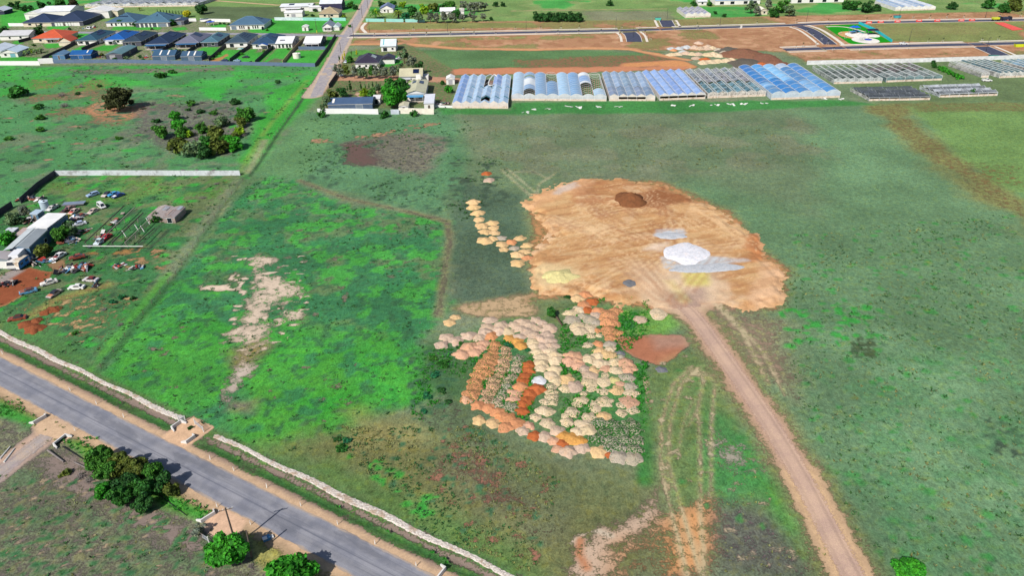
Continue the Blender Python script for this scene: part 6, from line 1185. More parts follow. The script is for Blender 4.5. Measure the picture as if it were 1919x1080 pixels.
# farm block
tree('huge round bright green tree in the farm block', 736, 180, 46, 'bright', None, 1.0, DENSE); tree('dark green lobe of trees behind the huge round tree', 744, 163, 40, 'deep', None, .9, DENSE)
FT = 'trees of the farm block'
for d, x, y, w_, c in (('dark shrub tree behind the left end of the white wall', 612, 192, 24, 'sage'), ('brownish tree at the lane corner of the farm block', 624, 178, 22, 'olive'), ('dark tree left of the first cypress', 640, 172, 20, 'dark'), ('low dark tree at the corner of the white wall', 604, 203, 18, 'sage'), ('light fruit tree in the farm garden, left one', 682, 172, 18, 'lime'), ('light fruit tree in the farm garden, right one', 697, 174, 18, 'green'), ('grey tree between fruit trees and the huge tree', 708, 166, 18, 'sage'), ('yellow green tree right of the huge round tree', 765, 160, 16, 'lime'), ('grey brown tree behind the cream roofed house', 779, 158, 18, 'grey'), ('fruit tree beside the small black edged shed', 841, 166, 16, 'bright'), ('small tree beside the small black edged shed', 829, 154, 9, 'deep'), ('tall grey green tree right of the black roof', 757, 106, 24, 'sage'), ('grey tree behind the white house with solar array', 772, 118, 22, 'grey'), ('dark tree leaning over the white house with solar array', 783, 126, 22, 'dark'), ('low tree north west of the black roof', 655, 110, 14, 'green'), ('green tree beside the drive corner', 790, 145, 10, 'green')):
    tree(d, x, y, w_, c, FT, 1.1, AIRY if c in ('sage', 'grey') else MID)
for i, (x, c, y) in enumerate(((634, 'grey', 134), (648, 'olive', 133), (664, 'grey', 135), (680, 'sage', 137), (696, 'green', 134), (708, 'grey', 136), (722, 'grey', 137), (737, 'grey', 135), (751, 'sage', 133))):
    shrub('hedge shrub below the black roof, %s from the lane' % ORD[i], x, y, 20, c, 'hedge below the black roof', 1.3, AIRY)
for d, x, y, w_ in (('round dark bush at the left end of the white wall', 602, 210, 18), ('round dark bush in front of the pale blue sheet fence', 720, 210, 20), ('round dark bush in front of the cream wall', 775, 209, 17)): shrub(d, x, y, w_, 'deep', 'bushes in front of the white wall', 1.1)
def cypress(label, px, y1, y0, c, group):
    x, y = G(px, y0); h = (y0 - y1) * mpp((y0 + y1) / 2) * 1.02; o = thing('cypress', label, 'cypress', (x, y, 0), rv.uniform(0, 6), group, (h * .42, h * .42, h * .5)); cr = bpy.data.objects.new('crown', rv.choice(CONEC)); col.objects.link(cr); cr.parent = o; cr.color = (*S(*GREENS[c], .95), 1); tk = bpy.data.objects.new('trunk', TRKS[0]); col.objects.link(tk); tk.parent = o
for i, (x, a, b) in enumerate(((652, 159, 172), (657.5, 148, 173), (677, 151, 169), (685, 156, 167), (692, 155, 167), (699, 151, 165), (706, 152, 164), (713, 154, 163), (724, 150, 160))): cypress('dark cypress in the farm garden row, %s from the lane' % ORD[i], x, a, b, 'dark', 'cypresses of the farm garden')
for i, (x, a, b, c) in enumerate(((637, 102, 118, 'dark'), (643, 100, 114, 'yellow'), (646, 94, 108, 'yellow'), (659, 94, 105, 'olive'), (669, 91, 105, 'yellow'))): cypress('slim conifer in the garden northwest of the black roof, %s from the lane' % ORD[i], x, a, b, c, 'slim conifers by the lane')
for i in range(9): cypress('slim dark conifer in the row behind the estate, %s from the left' % ORD[i], 297 + i * 5.6, 16 + i * .4, 28, 'dark', 'conifer row behind the estate')
dead('bare grey tree at the lane bend', 626, 128, 22, None, 1.3)
# palms
def palm(px, py, w_, label, c='olive', n=26, group=None):
    r = w_ / 2 * mpp(py); zc = r * .9; x, y = G(px, py, zc); o = thing('palm', label, 'palm', (x, y, 0), rv.uniform(0, 6), group); MB().tube([(0, 0, -.2), (0, 0, zc)], [r * .13, r * .10], 8).build('trunk', M_BARK, o)
    for i in range(n):
        a = 2.4 * i; up = 1.15 - 1.5 * i / n; p = []; L = r
        for j in range(7):
            s = j / 6; p.append((math.cos(a) * L * s * math.cos(up * .8), math.sin(a) * L * s * math.cos(up * .8), zc + L * s * math.sin(up) * .8 - L * .55 * s * s))
        mb = MB()
        for j in range(6):
            q0, q1 = Vector(p[j]), Vector(p[j + 1]); d = (q1 - q0).normalized(); sd_ = d.cross(Vector((0, 0, 1))).normalized(); wd = r * .13 * math.sin(math.pi * (j + .6) / 6.6)
            for s_ in (-1, 1): mb.add([q0, q1, q1 + sd_ * s_ * wd - Vector((0, 0, wd * .4)), q0 + sd_ * s_ * wd * .9 - Vector((0, 0, wd * .4))], [(0, 1, 2, 3)])
        f = mb.build('frond', M_LEAF, o); f.color = (*S(*(GREENS[c] if i % 4 else GREENS['lime']), .95), 1)
palm(703, 20, 30, 'large palm by the lane behind the teal fence', 'green'); palm(746, 22, 26, 'large palm right of the blue solar roof', 'olive'); palm(261, 14, 12, 'small palm behind the estate', 'olive', 16)
for i in range(6): palm(32 + i * 8.6, 96 - (i % 2) * 2 - (i > 2) * 3, 17, 'palm in the hedge at the left edge, %s from the left' % ORD[i], 'sage', 18, 'palm hedge at the left edge')
# far trees
BG = 'trees behind the bare lots'
for i, (x, y, w_, c) in enumerate(((716, 8, 16, 'dark'), (736, 6, 16, 'deep'), (755, 8, 14, 'lime'), (760, 30, 18, 'teal'), (772, 20, 22, 'deep'), (784, 32, 22, 'sage'), (796, 16, 20, 'lime'), (806, 32, 18, 'grey'), (818, 33, 20, 'grey'), (832, 32, 22, 'grey'), (812, 12, 20, 'olive'), (828, 14, 18, 'deep'), (842, 10, 24, 'green'), (856, 25, 18, 'deep'), (848, 33, 20, 'grey'), (866, 33, 16, 'grey'), (868, 12, 18, 'grey'), (882, 13, 20, 'grey'), (896, 12, 20, 'grey'), (908, 13, 14, 'grey'), (885, 32, 18, 'grey'), (905, 33, 14, 'grey'), (921, 34, 8, 'dark'))):
    tree('%s tree behind the bare lots, %s counted from the lane' % ({'dark': 'dark', 'deep': 'deep green', 'lime': 'yellow green', 'teal': 'bluish', 'sage': 'greyish green', 'grey': 'grey', 'olive': 'olive', 'green': 'mid green'}[c], ORD[i]), x, y, w_, c, BG, 1.0, AIRY if c in ('grey', 'sage') else MID)
for i in range(8): tree('dark tree in the thick hedge beyond the street stub, %s from the left' % ORD[i], 1008 + i * 11, 30 + (i % 2), 19, 'dark', 'thick dark hedge beyond the street stub', 1.0)
FTL = [(929, 7, 11, 'dark', 'left of two round dark trees in the far meadow'), (943, 7, 10, 'dark', 'right of two round dark trees in the far meadow'), (1143, 5, 12, 'dark', 'lone round dark tree at the top edge'), (1301, 5, 12, 'deep', 'dark tree left of the small white far house'), (1330, 6, 10, 'deep', 'dark tree right of the small white far house'), (1408, 14, 22, 'sage', 'grey green tree, left of the cream far house'), (1418, 20, 20, 'grey', 'grey tree touching the cream far house'), (1440, 8, 22, 'grey', 'grey tree behind the cream far house'), (1466, 10, 26, 'green', 'tall green tree right of the cream far house'), (1452, 22, 20, 'deep', 'low green tree beside the cream far house'), (1480, 20, 22, 'sage', 'greyish tree right of the tall green one'),
       (1588, 8, 18, 'deep', 'left tree of the dark row at the far top'), (1603, 9, 20, 'deep', 'second tree of the dark row at the far top'), (1624, 12, 22, 'dark', 'third tree of the dark row at the far top'), (1643, 13, 16, 'dark', 'right tree of the dark row at the far top'), (1785, 9, 16, 'dark', 'pointed dark tree right of the striped greenhouse'), (1852, 5, 20, 'deep', 'green tree at the top right'), (1884, 13, 20, 'deep', 'dark tree near the top right corner'), (1905, 6, 26, 'olive', 'olive trees at the top right corner'), (1340, 23, 7, 'dark', 'left small dark bush beyond the lone greenhouse'), (1358, 28, 8, 'dark', 'right small dark bush beyond the lone greenhouse'),
       (20, 8, 13, 'dark', 'round dark tree leftmost of the top left group'), (33, 5, 11, 'dark', 'round dark tree at the top of the top left group'), (31, 12, 12, 'dark', 'round dark tree inside the top left group'), (44, 15, 14, 'dark', 'lowest round dark tree of the top left group'), (56, 13, 11, 'dark', 'round dark tree right of the lowest one, top left'), (77, 8, 16, 'dark', 'wide dark tree at the top left meadow edge'), (92, 5, 9, 'dark', 'small dark tree right of the wide one, top left'), (113, 5, 24, 'deep', 'big dark tree behind the white sheds'), (136, 4, 20, 'brown', 'brown green tree behind the white sheds'), (376, 15, 24, 'dark', 'dark tree at the end of the ruined far greenhouse'), (350, 24, 17, 'yellow', 'yellow green tree behind the dark carport'), (322, 41, 15, 'deep', 'street tree beside the double garage'), (226, 41, 15, 'deep', 'street tree in front of the grey blue roof'), (252, 44, 11, 'dark', 'dark small tree left of the grey teal roof'), (70, 57, 22, 'dark', 'dark tree across the street from the terracotta roof'), (10, 56, 20, 'dark', 'dark tree at the left edge by the street'), (557, 22, 12, 'deep', 'tree left of the low white sheds'), (656, 8, 14, 'green', 'green tree beside the lane at the top'), (666, 12, 12, 'dark', 'dark tree beside the lane at the top'), (640, 4, 14, 'deep', 'tree behind the tall dark blue shed'), (578, 12, 12, 'dark', 'dark tree among the old white roofs'), (545, 22, 10, 'teal', 'small tree among the old white roofs'), (590, 18, 8, 'dark', 'small dark tree left of the khaki roof'), (1750, 116, 9, 'dark', 'dark bush at the long white fence'), (1752, 122, 10, 'deep', 'low bush under the dark bush at the white fence')]
for x, y, w_, c, d in FTL: tree(d, x, y, w_, c, 'scattered far trees', .95, AIRY if c in ('grey', 'sage') else MID)
for i, (x, y) in enumerate(((1764, 124), (1772, 128), (1782, 132), (1792, 137), (1800, 141))): shrub('green bush in the weedy gap between skeleton greenhouses, %s from the top' % ORD[i], x, y, 13, 'bright', 'bushes between the skeleton greenhouses', 1.1)
tree('small tree in front of the low silver greenhouse', 1822, 172, 11, 'deep', None, 1.2)
# wrecking yard bushes
YB = 'bushes of the wrecking yard'
for d, x, y, w_, c, cr in (('large light green bush beside the grey shed', 112, 436, 36, 'green', MID), ('dark half of the bush beside the grey shed', 128, 430, 30, 'sage', MID), ('palm like green bush behind the light bush', 126, 420, 16, 'bright', MID), ('round green bush behind the caravan', 80, 470, 32, 'olive', MID), ('bush growing through the collapsed shed', 293, 408, 20, 'deep', MID), ('green bush at the left edge of the yard', 8, 448, 30, 'bright', MID), ('second green bush left of the sheds', 26, 444, 22, 'green', MID), ('dark bush at the yard fence', 24, 408, 30, 'sage', MID), ('grey bush behind the junk at the yard fence', 44, 398, 28, 'grey', AIRY), ('low green bush left of the white roofed shed', 40, 410, 18, 'green', SHRUB), ('tiny teal bush among the sand scrapes', 210, 563, 14, 'teal', SHRUB), ('dark upright bush at the yard end', 248, 557, 12, 'dark', SHRUB), ('teal bush right of the tiny one', 226, 554, 14, 'teal', SHRUB), ('dark bush near the road bank', 140, 622, 12, 'green', SHRUB)):
    shrub(d, x, y, w_, c, YB, 1.0, cr)
for i, (x, y) in enumerate(((128, 342), (405, 344), (380, 370), (225, 608), (195, 580))): dead('grey scrub heap in the yard, %s from the top fence' % ORD[i], x, y, 24, 'scrub heaps of the yard', .5)
# field plants
tree('small round tree with a fallen trunk among the sand piles', 1033, 586, 18, 'deep', None, 1.3, DENSE); shrub('dark twiggy shrub at the south edge of the pad', 1063, 554, 12, 'dark'); shrub('low teal shrub by the weedy piles', 953, 646, 20, 'teal', None, .5); shrub('low teal shrub in the grass beside the white sand', 990, 655, 14, 'teal', None, .5)
for i, (x, y, w_, c) in enumerate(((640, 838, 26, 'deep'), (650, 824, 20, 'teal'), (632, 822, 16, 'dark'), (862, 642, 12, 'deep'), (858, 650, 10, 'dark'), (830, 680, 26, 'deep'), (815, 700, 22, 'teal'), (828, 730, 20, 'dark'), (800, 740, 22, 'teal'), (812, 670, 18, 'green'), (795, 770, 14, 'teal'), (840, 752, 16, 'dark'))): shrub('dark weed bush left of the stockpile yard, %s counted' % ORD[i], x, y, w_, c, 'weed bushes left of the stockpile yard', .5)
for i, (x, y, c, w_) in enumerate(((200, 104, 'dark', 9), (190, 100, 'olive', 8), (214, 108, 'deep', 9), (236, 106, 'sage', 9), (262, 104, 'dark', 8), (268, 110, 'green', 8), (330, 92, 'dark', 6), (336, 93, 'dark', 6), (342, 94, 'dark', 6), (320, 92, 'green', 8), (398, 108, 'green', 7), (404, 103, 'dark', 6), (410, 98, 'green', 7), (452, 98, 'bright', 8), (464, 82, 'green', 8), (494, 94, 'green', 8), (508, 88, 'bright', 7), (470, 114, 'dark', 5), (96, 104, 'deep', 9), (178, 78, 'green', 6), (130, 52, 'dark', 7), (176, 47, 'dark', 6), (284, 52, 'green', 6), (420, 42, 'dark', 6), (428, 43, 'dark', 6), (412, 42, 'dark', 6), (500, 54, 'green', 6), (62, 82, 'green', 8), (146, 66, 'green', 7), (40, 68, 'deep', 9), (540, 90, 'green', 6), (655, 46, 'green', 8), (620, 34, 'green', 8), (644, 28, 'lime', 9), (585, 26, 'dark', 8), (560, 32, 'lime', 7))):
    shrub('garden shrub among the houses, %s counted along the yards' % (ORD[i] if i < 30 else 'extra ' + ORD[i - 30]), x, y, w_, c, 'garden shrubs of the estate', 1.2)
# low weeds and tufts that nobody could count
def tufts(name, areas, seed, c):
    rr = np.random.RandomState(seed); V = []; n = 0
    for pts, cnt, s0, s1 in areas:
        P = GP(pts) if not isinstance(pts[0][0], float) else pts; A = np.array(P); X = rr.uniform(A[:, 0].min(), A[:, 0].max(), cnt * 3); Y = rr.uniform(A[:, 1].min(), A[:, 1].max(), cnt * 3); ok = (polysd(X, Y, P) > 0) & (fbm(X, Y, 7, 3, seed) > .47); X, Y = X[ok][:cnt], Y[ok][:cnt]
        for x, y in zip(X, Y):
            s = rr.uniform(s0, s1)
            for _ in range(6):
                a = rr.uniform(0, 6.28); b = rr.uniform(.2, 1.0); d = np.array((math.cos(a), math.sin(a), b)) * s; w_ = np.array((-math.sin(a), math.cos(a), 0)) * s * .38; o = np.array((x + rr.uniform(-s, s) * .4, y + rr.uniform(-s, s) * .4, -.02)); V += [o - w_ * .5, o + w_ * .5, o + d + w_ * .6, o + d * .9 - w_ * .6]; n += 1
    me = bpy.data.meshes.new(name); v = np.array(V, np.float32); q = np.arange(len(v), dtype=np.int32); me.vertices.add(len(v)); me.vertices.foreach_set('co', v.ravel()); me.loops.add(len(q)); me.loops.foreach_set('vertex_index', q); me.polygons.add(n); me.polygons.foreach_set('loop_start', np.arange(0, len(q), 4, dtype=np.int32)); me.polygons.foreach_set('loop_total', np.full(n, 4, np.int32)); me.update(calc_edges=True); me.materials.append(M_LEAF)
    o = bpy.data.objects.new(name, me); col.objects.link(o); o.color = (*S(*c, .95), 1); tag(o, kind='stuff'); return o
dr = [tuple(map(float, on_road(t, o))) for t, o in ((T0, 2.4), (tg0 - 1, 2.4), (tg0 - 1, 3.7), (T0, 3.7))]; dr2 = [tuple(map(float, on_road(t, o))) for t, o in ((tg1 + 1, 2.4), (T1, 2.4), (T1, 3.7), (tg1 + 1, 3.7))]
tufts('weeds', [(dr, 500, .15, .4), (dr2, 900, .15, .45), ([(880, 640), (1000, 640), (1000, 790), (880, 770)], 700, .2, .5), ([(1050, 560), (1215, 560), (1215, 860), (1050, 820)], 1300, .15, .5), ([(780, 640), (880, 640), (860, 790), (770, 790)], 300, .15, .45), ([(110, 825), (180, 820), (290, 890), (400, 960), (370, 975), (260, 930)], 420, .15, .45), ([(0, 735), (35, 750), (70, 785), (0, 780)], 120, .15, .4)], 3, (38, 112, 32))
tufts('dry_grass', [(UL, 800, .2, .6), (LP, 900, .12, .35), ([(600, 800), (900, 800), (1050, 900), (1000, 1080), (800, 1000)], 1100, .1, .35), (BIG, 700, .12, .4), (TRI, 300, .1, .3), ([(870, 240), (1500, 225), (1560, 300), (1250, 325), (950, 330)], 700, .2, .5)], 6, (108, 116, 76))
tufts('scrub', [(UL, 1300, .25, .8), (YARD, 700, .2, .6), (PAD_L, 1200, .15, .45), ([(560, 210), (860, 205), (960, 330), (880, 420), (560, 335)], 700, .2, .6), (BIG, 1600, .12, .4), (LP, 1300, .12, .4), ([(600, 800), (900, 800), (1050, 900), (1000, 1080), (800, 1000)], 700, .1, .35)], 4, (52, 92, 52))
# ================================================================== WRECKING YARD
def shed_at(label, fl, fr, br, h, **k):
    a, b, c = np.array(G(*fl, h)), np.array(G(*fr, h)), np.array(G(*br, h)); an = math.atan2(b[1] - a[1], b[0] - a[0]); n = np.array((-math.sin(an), math.cos(an))); D = float(np.dot(c - b, n))
    k.setdefault('roof', 'gable'); k.setdefault('pitch', 8); k.setdefault('ov', .1); return House('shed', label, 'shed', (*fl, h), (*fr, h), D, h=h - .1, ang=an, group='sheds of the wrecking yard', **k)
M_BLUEW = mat((84, 120, 150), .6, .12, .5, .3)
W = shed_at('wrecking yard shed with the brilliant white flat roof', (51, 428), (88, 428.5), (121, 402), 3.4, roof='skillion', pitch=1.5, rgb=(240, 240, 240), wall=M_BLUEW); W.win(-2, 1.4, face='+x'); W.door(2, face='+x')
W = shed_at('long grey roofed shed behind the caravan', (17, 466), (54, 464), (89, 431), 3.6, rgb=(150, 158, 164), wall=M_BLUEW, along='y', pitch=10); W.panel(-3.6, -1.0, -7, 7, 'roof_sheet', mat((196, 204, 208), .5, .12)); W.win(-4, 1.4, face='+x'); W.win(3, 1.4, face='+x'); W.garage(0, 3, m=M_WHITE)
W = shed_at('low shed with a brownish roof at the left picture edge', (-34, 486), (14, 486), (29, 473), 3.0, rgb=(170, 164, 166), wall=mat((104, 124, 140), .6), along='y', pitch=6); W.garage(2, 3, m=M_WHITE)
W = shed_at('small pale roofed shed beside the rainwater tank', (56, 401), (70, 402), (78, 395), 2.6, roof='skillion', pitch=4, rgb=(176, 196, 214), wall=M_BLUEW); W.door(0)
W = shed_at('small silver shed among the bushes at the yard left', (8, 434), (26, 434), (32, 428), 2.4, roof='skillion', pitch=3, rgb=(206, 214, 222), wall=mat((160, 170, 180)), dirt=(150, 140, 140)); W.door(0)
W = shed_at('lean-to with a pinkish rusty roof against the grey shed', (29, 440), (48, 440), (58, 429), 2.4, roof='skillion', pitch=3, rgb=(190, 170, 164), wall=mat((150, 140, 140)), dirt=(170, 110, 96)); W.door(0)
# vehicles
def wheel_mesh():
    t = MB(); n = 14
    def ring(r, y): return [(r * math.cos(2 * math.pi * i / n), y, r * math.sin(2 * math.pi * i / n)) for i in range(n)]
    t.add(ring(.31, -.09) + ring(.31, .09) + ring(.19, -.10) + ring(.19, .10), [(i, (i + 1) % n, n + (i + 1) % n, n + i) for i in range(n)] + [(i, 2 * n + i, 2 * n + (i + 1) % n, (i + 1) % n) for i in range(n)] + [(n + i, n + (i + 1) % n, 3 * n + (i + 1) % n, 3 * n + i) for i in range(n)])
    a = t.build('tyre', M_BLACK); b = MB().add(ring(.19, -.08) + ring(.19, .08), [tuple(range(n)), tuple(range(n, 2 * n))] + [(i, (i + 1) % n, n + (i + 1) % n, n + i) for i in range(n)]).build('rim', M_STEEL); r = a.data, b.data
    bpy.data.objects.remove(a); bpy.data.objects.remove(b); return r
TYRE, RIM = wheel_mesh()
def car(label, front, rear, rgb, kind='sedan', wheels=(1, 1, 1, 1), rust=None, L=4.5, bonnet=None, roof=None, group='wrecks and cars in the yard', cat='car', z=0.0, scale=1.0, boot=None):
    f, r = np.array(G(*front)), np.array(G(*rear)); an = math.atan2(f[1] - r[1], f[0] - r[0]); c = (f + r) / 2
    t = thing('car' if kind != 'ute' else 'ute', label, cat, (float(c[0]), float(c[1]), z), an, group, (scale * .93,) * 3); W2 = .86; m = mat(rgb, .4, .12, 1.5, .5, 0, rust); h0 = .28 if any(wheels) else .12
    up = h0 - .28; k = L / 4.5
    body = [(-2.2, .30), (-2.25, .62), (-2.1, .86), (-1.2, .92), (.75, .90), (1.9, .80), (2.2, .62), (2.22, .34), (1.75, .28), (1.62, .52), (1.1, .52), (.97, .28), (-.97, .28), (-1.1, .52), (-1.62, .52), (-1.75, .28)]
    MB().prism([(x * k, z_ + up) for x, z_ in body], -W2, W2, 'y').build('body', m, t)
    cab = {'sedan': [(-1.55, .90), (-1.0, 1.38), (.25, 1.40), (.95, .88)], 'wagon': [(-2.05, .88), (-1.85, 1.38), (.25, 1.42), (.95, .88)], 'ute': [(-.55, .90), (-.5, 1.42), (.45, 1.44), (1.0, .88)], 'van': [(-2.1, .88), (-2.05, 1.85), (1.0, 1.85), (1.9, .82)]}[kind]
    mr = m if roof is None else mat(roof, .6, .2, 1.5)
    mb = MB(); n = len(cab); lo = [(x * k, -W2 + .06, z_ + up) for x, z_ in cab]; hi = [(x * k, W2 - .06, z_ + up) for x, z_ in cab]
    for i in (1, 2): lo[i] = (lo[i][0], -W2 + .20, lo[i][2]); hi[i] = (hi[i][0], W2 - .20, hi[i][2])
    mb.add(lo + hi, [tuple(range(n)), tuple(range(n, 2 * n))[::-1]] + [(i, i + n, (i + 1) % n + n, (i + 1) % n) for i in range(n)]); mb.build('cabin', mr, t)
    gl = glass()
    def gq(i, j, a, b, nm):   # a pane on the cabin slope between profile points i and j
        p = [Vector(lo[i]), Vector(hi[i]), Vector(hi[j]), Vector(lo[j])]; cc = sum(p, Vector()) / 4; nn = (p[1] - p[0]).cross(p[3] - p[0]).normalized(); nn = nn if nn.dot(cc - Vector((0, 0, up + 1.0))) > 0 else -nn
        q = [cc + (x - cc) * a + nn * .015 for x in p]; MB().add(q, [(0, 1, 2, 3)]).build(nm, gl, t)
    gq(2, 3, .82, 0, 'windscreen'); gq(0, 1, .8, 0, 'rear_window')
    for s in (0, 1):
        p = [Vector(x) for x in (lo if s == 0 else hi)]; cc = sum(p, Vector()) / 4; nn = Vector((0, -1 if s == 0 else 1, .35)).normalized(); MB().add([cc + (x - cc) * .80 + nn * .02 for x in p], [(0, 1, 2, 3)]).build('side_window', gl, t)
    if kind == 'ute':
        MB().box(-2.1 * k, -.6 * k, -W2 + .1, W2 - .1, .925 + up, .935 + up).build('tray_floor', M_BLACK, t)
        tr = MB()
        for y in (-W2, W2 - .06): tr.box(-2.2 * k, -.6 * k, y, y + .06, .9 + up, 1.22 + up)
        tr.box(-2.24 * k, -2.18 * k, -W2, W2, .9 + up, 1.22 + up); tr.build('tray_side', m, t)
    if bonnet: MB().prism([(.86 * k, .905 + up), (1.92 * k, .81 + up), (1.94 * k, .83 + up), (.88 * k, .925 + up)], -.7, .7, 'y').build('bonnet', mat(bonnet, .7, .25, 2), t)
    if boot: MB().prism([(-2.05 * k, .885 + up), (-1.6 * k, .905 + up), (-1.6 * k, .93 + up), (-2.05 * k, .91 + up)], -.7, .7, 'y').build('boot_lid', mat(boot, .7, .25, 2), t)
    MB().box(2.18 * k, 2.27 * k, -.8, .8, .38 + up, .50 + up).build('bumper', M_STEEL, t); MB().box(-2.31 * k, -2.22 * k, -.8, .8, .40 + up, .52 + up).build('bumper', M_STEEL, t)
    for y in (-.6, .6): MB().box(2.16 * k, 2.23 * k, y - .14, y + .14, .60 + up, .70 + up).build('headlight', M_FRAMEW, t)
    for i, (x, y) in enumerate(((1.36, -.78), (1.36, .78), (-1.36, -.78), (-1.36, .78))):
        if wheels[i]:
            o = bpy.data.objects.new('wheel', TYRE); col.objects.link(o); o.parent = t; o.location = (x * k, y, .31); q = bpy.data.objects.new('rim', RIM); col.objects.link(q); q.parent = o
    return t
RU = (130, 70, 48)
car('white sedan with dents parked on the brown dirt strip', (77, 537), (108, 528), (232, 230, 226), rust=(206, 160, 130))
car('blue and rust coloured wreck beside the brown dirt strip', (38, 553), (70, 545), (96, 164, 206), rust=RU, roof=(120, 70, 60), wheels=(0, 0, 1, 1), bonnet=(150, 90, 72))
car('stripped wreck with white and rust panels nearest the soil heaps', (93, 559), (112, 547), (186, 170, 166), rust=RU, roof=(54, 54, 66), wheels=(0, 0, 0, 0), bonnet=(200, 130, 100))
car('white sedan sitting low in the grass right of the stripped wreck', (131, 542), (158, 541), (240, 240, 238), wheels=(1, 1, 0, 0))
car('white wreck with a maroon roof, farthest right in the front rows', (158, 526), (184, 528), (224, 220, 222), rust=(150, 100, 90), roof=(120, 50, 54), wheels=(0, 1, 0, 1))
car('white car with a maroon bonnet behind the scrap heap', (106, 486), (118, 479), (236, 234, 236), bonnet=(130, 50, 50), wheels=(0, 0, 1, 1))
car('maroon rusty car on top of the big scrap heap', (134, 489), (158, 484), (128, 58, 48), rust=(206, 120, 86), wheels=(0, 0, 0, 0), z=.5)
car('silver blue wagon parked alone in the upper yard', (165, 370), (184, 364), (160, 186, 220), kind='wagon')
car('pale wreck, left of the three in the upper yard', (194, 371), (208, 363), (220, 206, 200), rust=(120, 90, 84), roof=(60, 60, 70))
car('light blue car, middle of the three in the upper yard', (203, 370), (224, 363), (66, 156, 214), roof=(74, 160, 214), rust=(70, 70, 90))
car('dark blue car with a white bonnet, right of the three in the upper yard', (211, 373), (234, 365), (46, 74, 150), bonnet=(236, 236, 238))
car('white utility with a square cab in the middle of the yard', (198, 394), (184, 384), (238, 238, 240), kind='van', L=4.3)
car('rusty white wreck left of the white utility', (168, 402), (182, 394), (214, 196, 186), rust=(120, 76, 60), roof=(214, 190, 180), wheels=(0, 0, 0, 0))
car('grey and white flattened wreck below the rusty white one', (140, 412), (164, 402), (186, 184, 190), rust=(110, 80, 74), roof=(150, 70, 60), wheels=(0, 0, 0, 0), scale=.95)
car('red and white striped wreck right of the white roofed shed', (131, 404), (148, 394), (226, 200, 190), rust=(190, 70, 66), bonnet=(206, 90, 80), wheels=(0, 0, 1, 1))
car('faded pink wreck behind the white roofed shed', (122, 398), (136, 389), (176, 134, 132), rust=(110, 62, 58), wheels=(0, 0, 0, 0))
car('brown wreck squeezed behind the white roofed shed', (116, 401), (128, 396), (110, 66, 58), rust=(80, 50, 44), wheels=(0, 0, 0, 0), scale=.9)
car('yellow car shell beside the blue wall, the upper one', (120, 411), (130, 406), (226, 204, 30), rust=(120, 110, 40), wheels=(0, 0, 0, 0), scale=.82)
car('yellow car shell beside the blue wall, the lower one', (117, 418), (128, 413), (222, 190, 40), rust=(110, 90, 40), wheels=(0, 0, 0, 0), scale=.82)
car('white truck cab without wheels beside the rainwater tank', (93, 396), (104, 390), (238, 236, 234), kind='ute', rust=(70, 70, 76), wheels=(0, 0, 1, 1))
car('red car at the end of the ruined frame', (193, 452), (206, 443), (206, 20, 50), roof=(206, 20, 50))
car('white and pale blue car wedged in the corner of the ruined frame', (181, 461), (193, 451), (214, 228, 236), roof=(196, 222, 230))
car('burnt orange car shell in the weeds by the soil heaps', (20, 601), (46, 597), (150, 74, 52), rust=(80, 50, 44), roof=(90, 54, 46), wheels=(0, 0, 0, 0))
car('white car under the bush at the end of the grey shed', (140, 424), (158, 420), (226, 228, 236), roof=(180, 196, 226), rust=(80, 90, 120))
# caravan and box truck
def caravan():
    f, r = np.array(G(34, 506)), np.array(G(52, 493)); an = math.atan2(r[1] - f[1], r[0] - f[0]); t = thing('caravan', 'blue and white caravan parked beside the long grey shed', 'caravan', (*(f + r) / 2, 0), an)
    p = [(-2.5, .5), (-2.6, 1.3), (-2.3, 2.3), (-1.6, 2.55), (1.6, 2.55), (2.3, 2.35), (2.6, 1.3), (2.5, .5)]; MB().prism(p, -1.05, 1.05, 'y').build('body', mat((62, 142, 210), .4, .08), t)
    MB().prism([(-2.64, 1.28), (-2.34, 2.31), (-1.6, 2.58), (1.6, 2.58), (2.34, 2.38), (2.3, 2.40), (1.6, 2.64), (-1.6, 2.64), (-2.4, 2.34)], -1.08, 1.08, 'y').build('roof', mat((212, 200, 182), .6, .15, 1, .2, 0, (150, 120, 96)), t); MB().box(-2.63, -2.55, -1.04, 1.04, .45, 1.3).build('front_panel', M_WHITE, t)
    for x in (-1.2, .8): MB().box(x - .5, x + .5, -1.08, -1.04, 1.3, 1.9).build('window', glass(), t)
    MB().prism([(-2.58, 1.45), (-2.40, 2.1), (-2.36, 2.1), (-2.54, 1.45)], -.7, .7, 'y').build('window', glass(), t); MB().box(1.5, 2.1, -1.08, -1.04, .6, 2.1).build('door', M_WHITE, t)
    for y in (-.95, .95): o = bpy.data.objects.new('wheel', TYRE); col.objects.link(o); o.parent = t; o.location = (.1, y, .31); q = bpy.data.objects.new('rim', RIM); col.objects.link(q); q.parent = o
    MB().bar((-2.5, .5, .5), (-3.5, 0, .45), .05).bar((-2.5, -.5, .5), (-3.5, 0, .45), .05).build('drawbar', M_STEEL, t)
caravan()
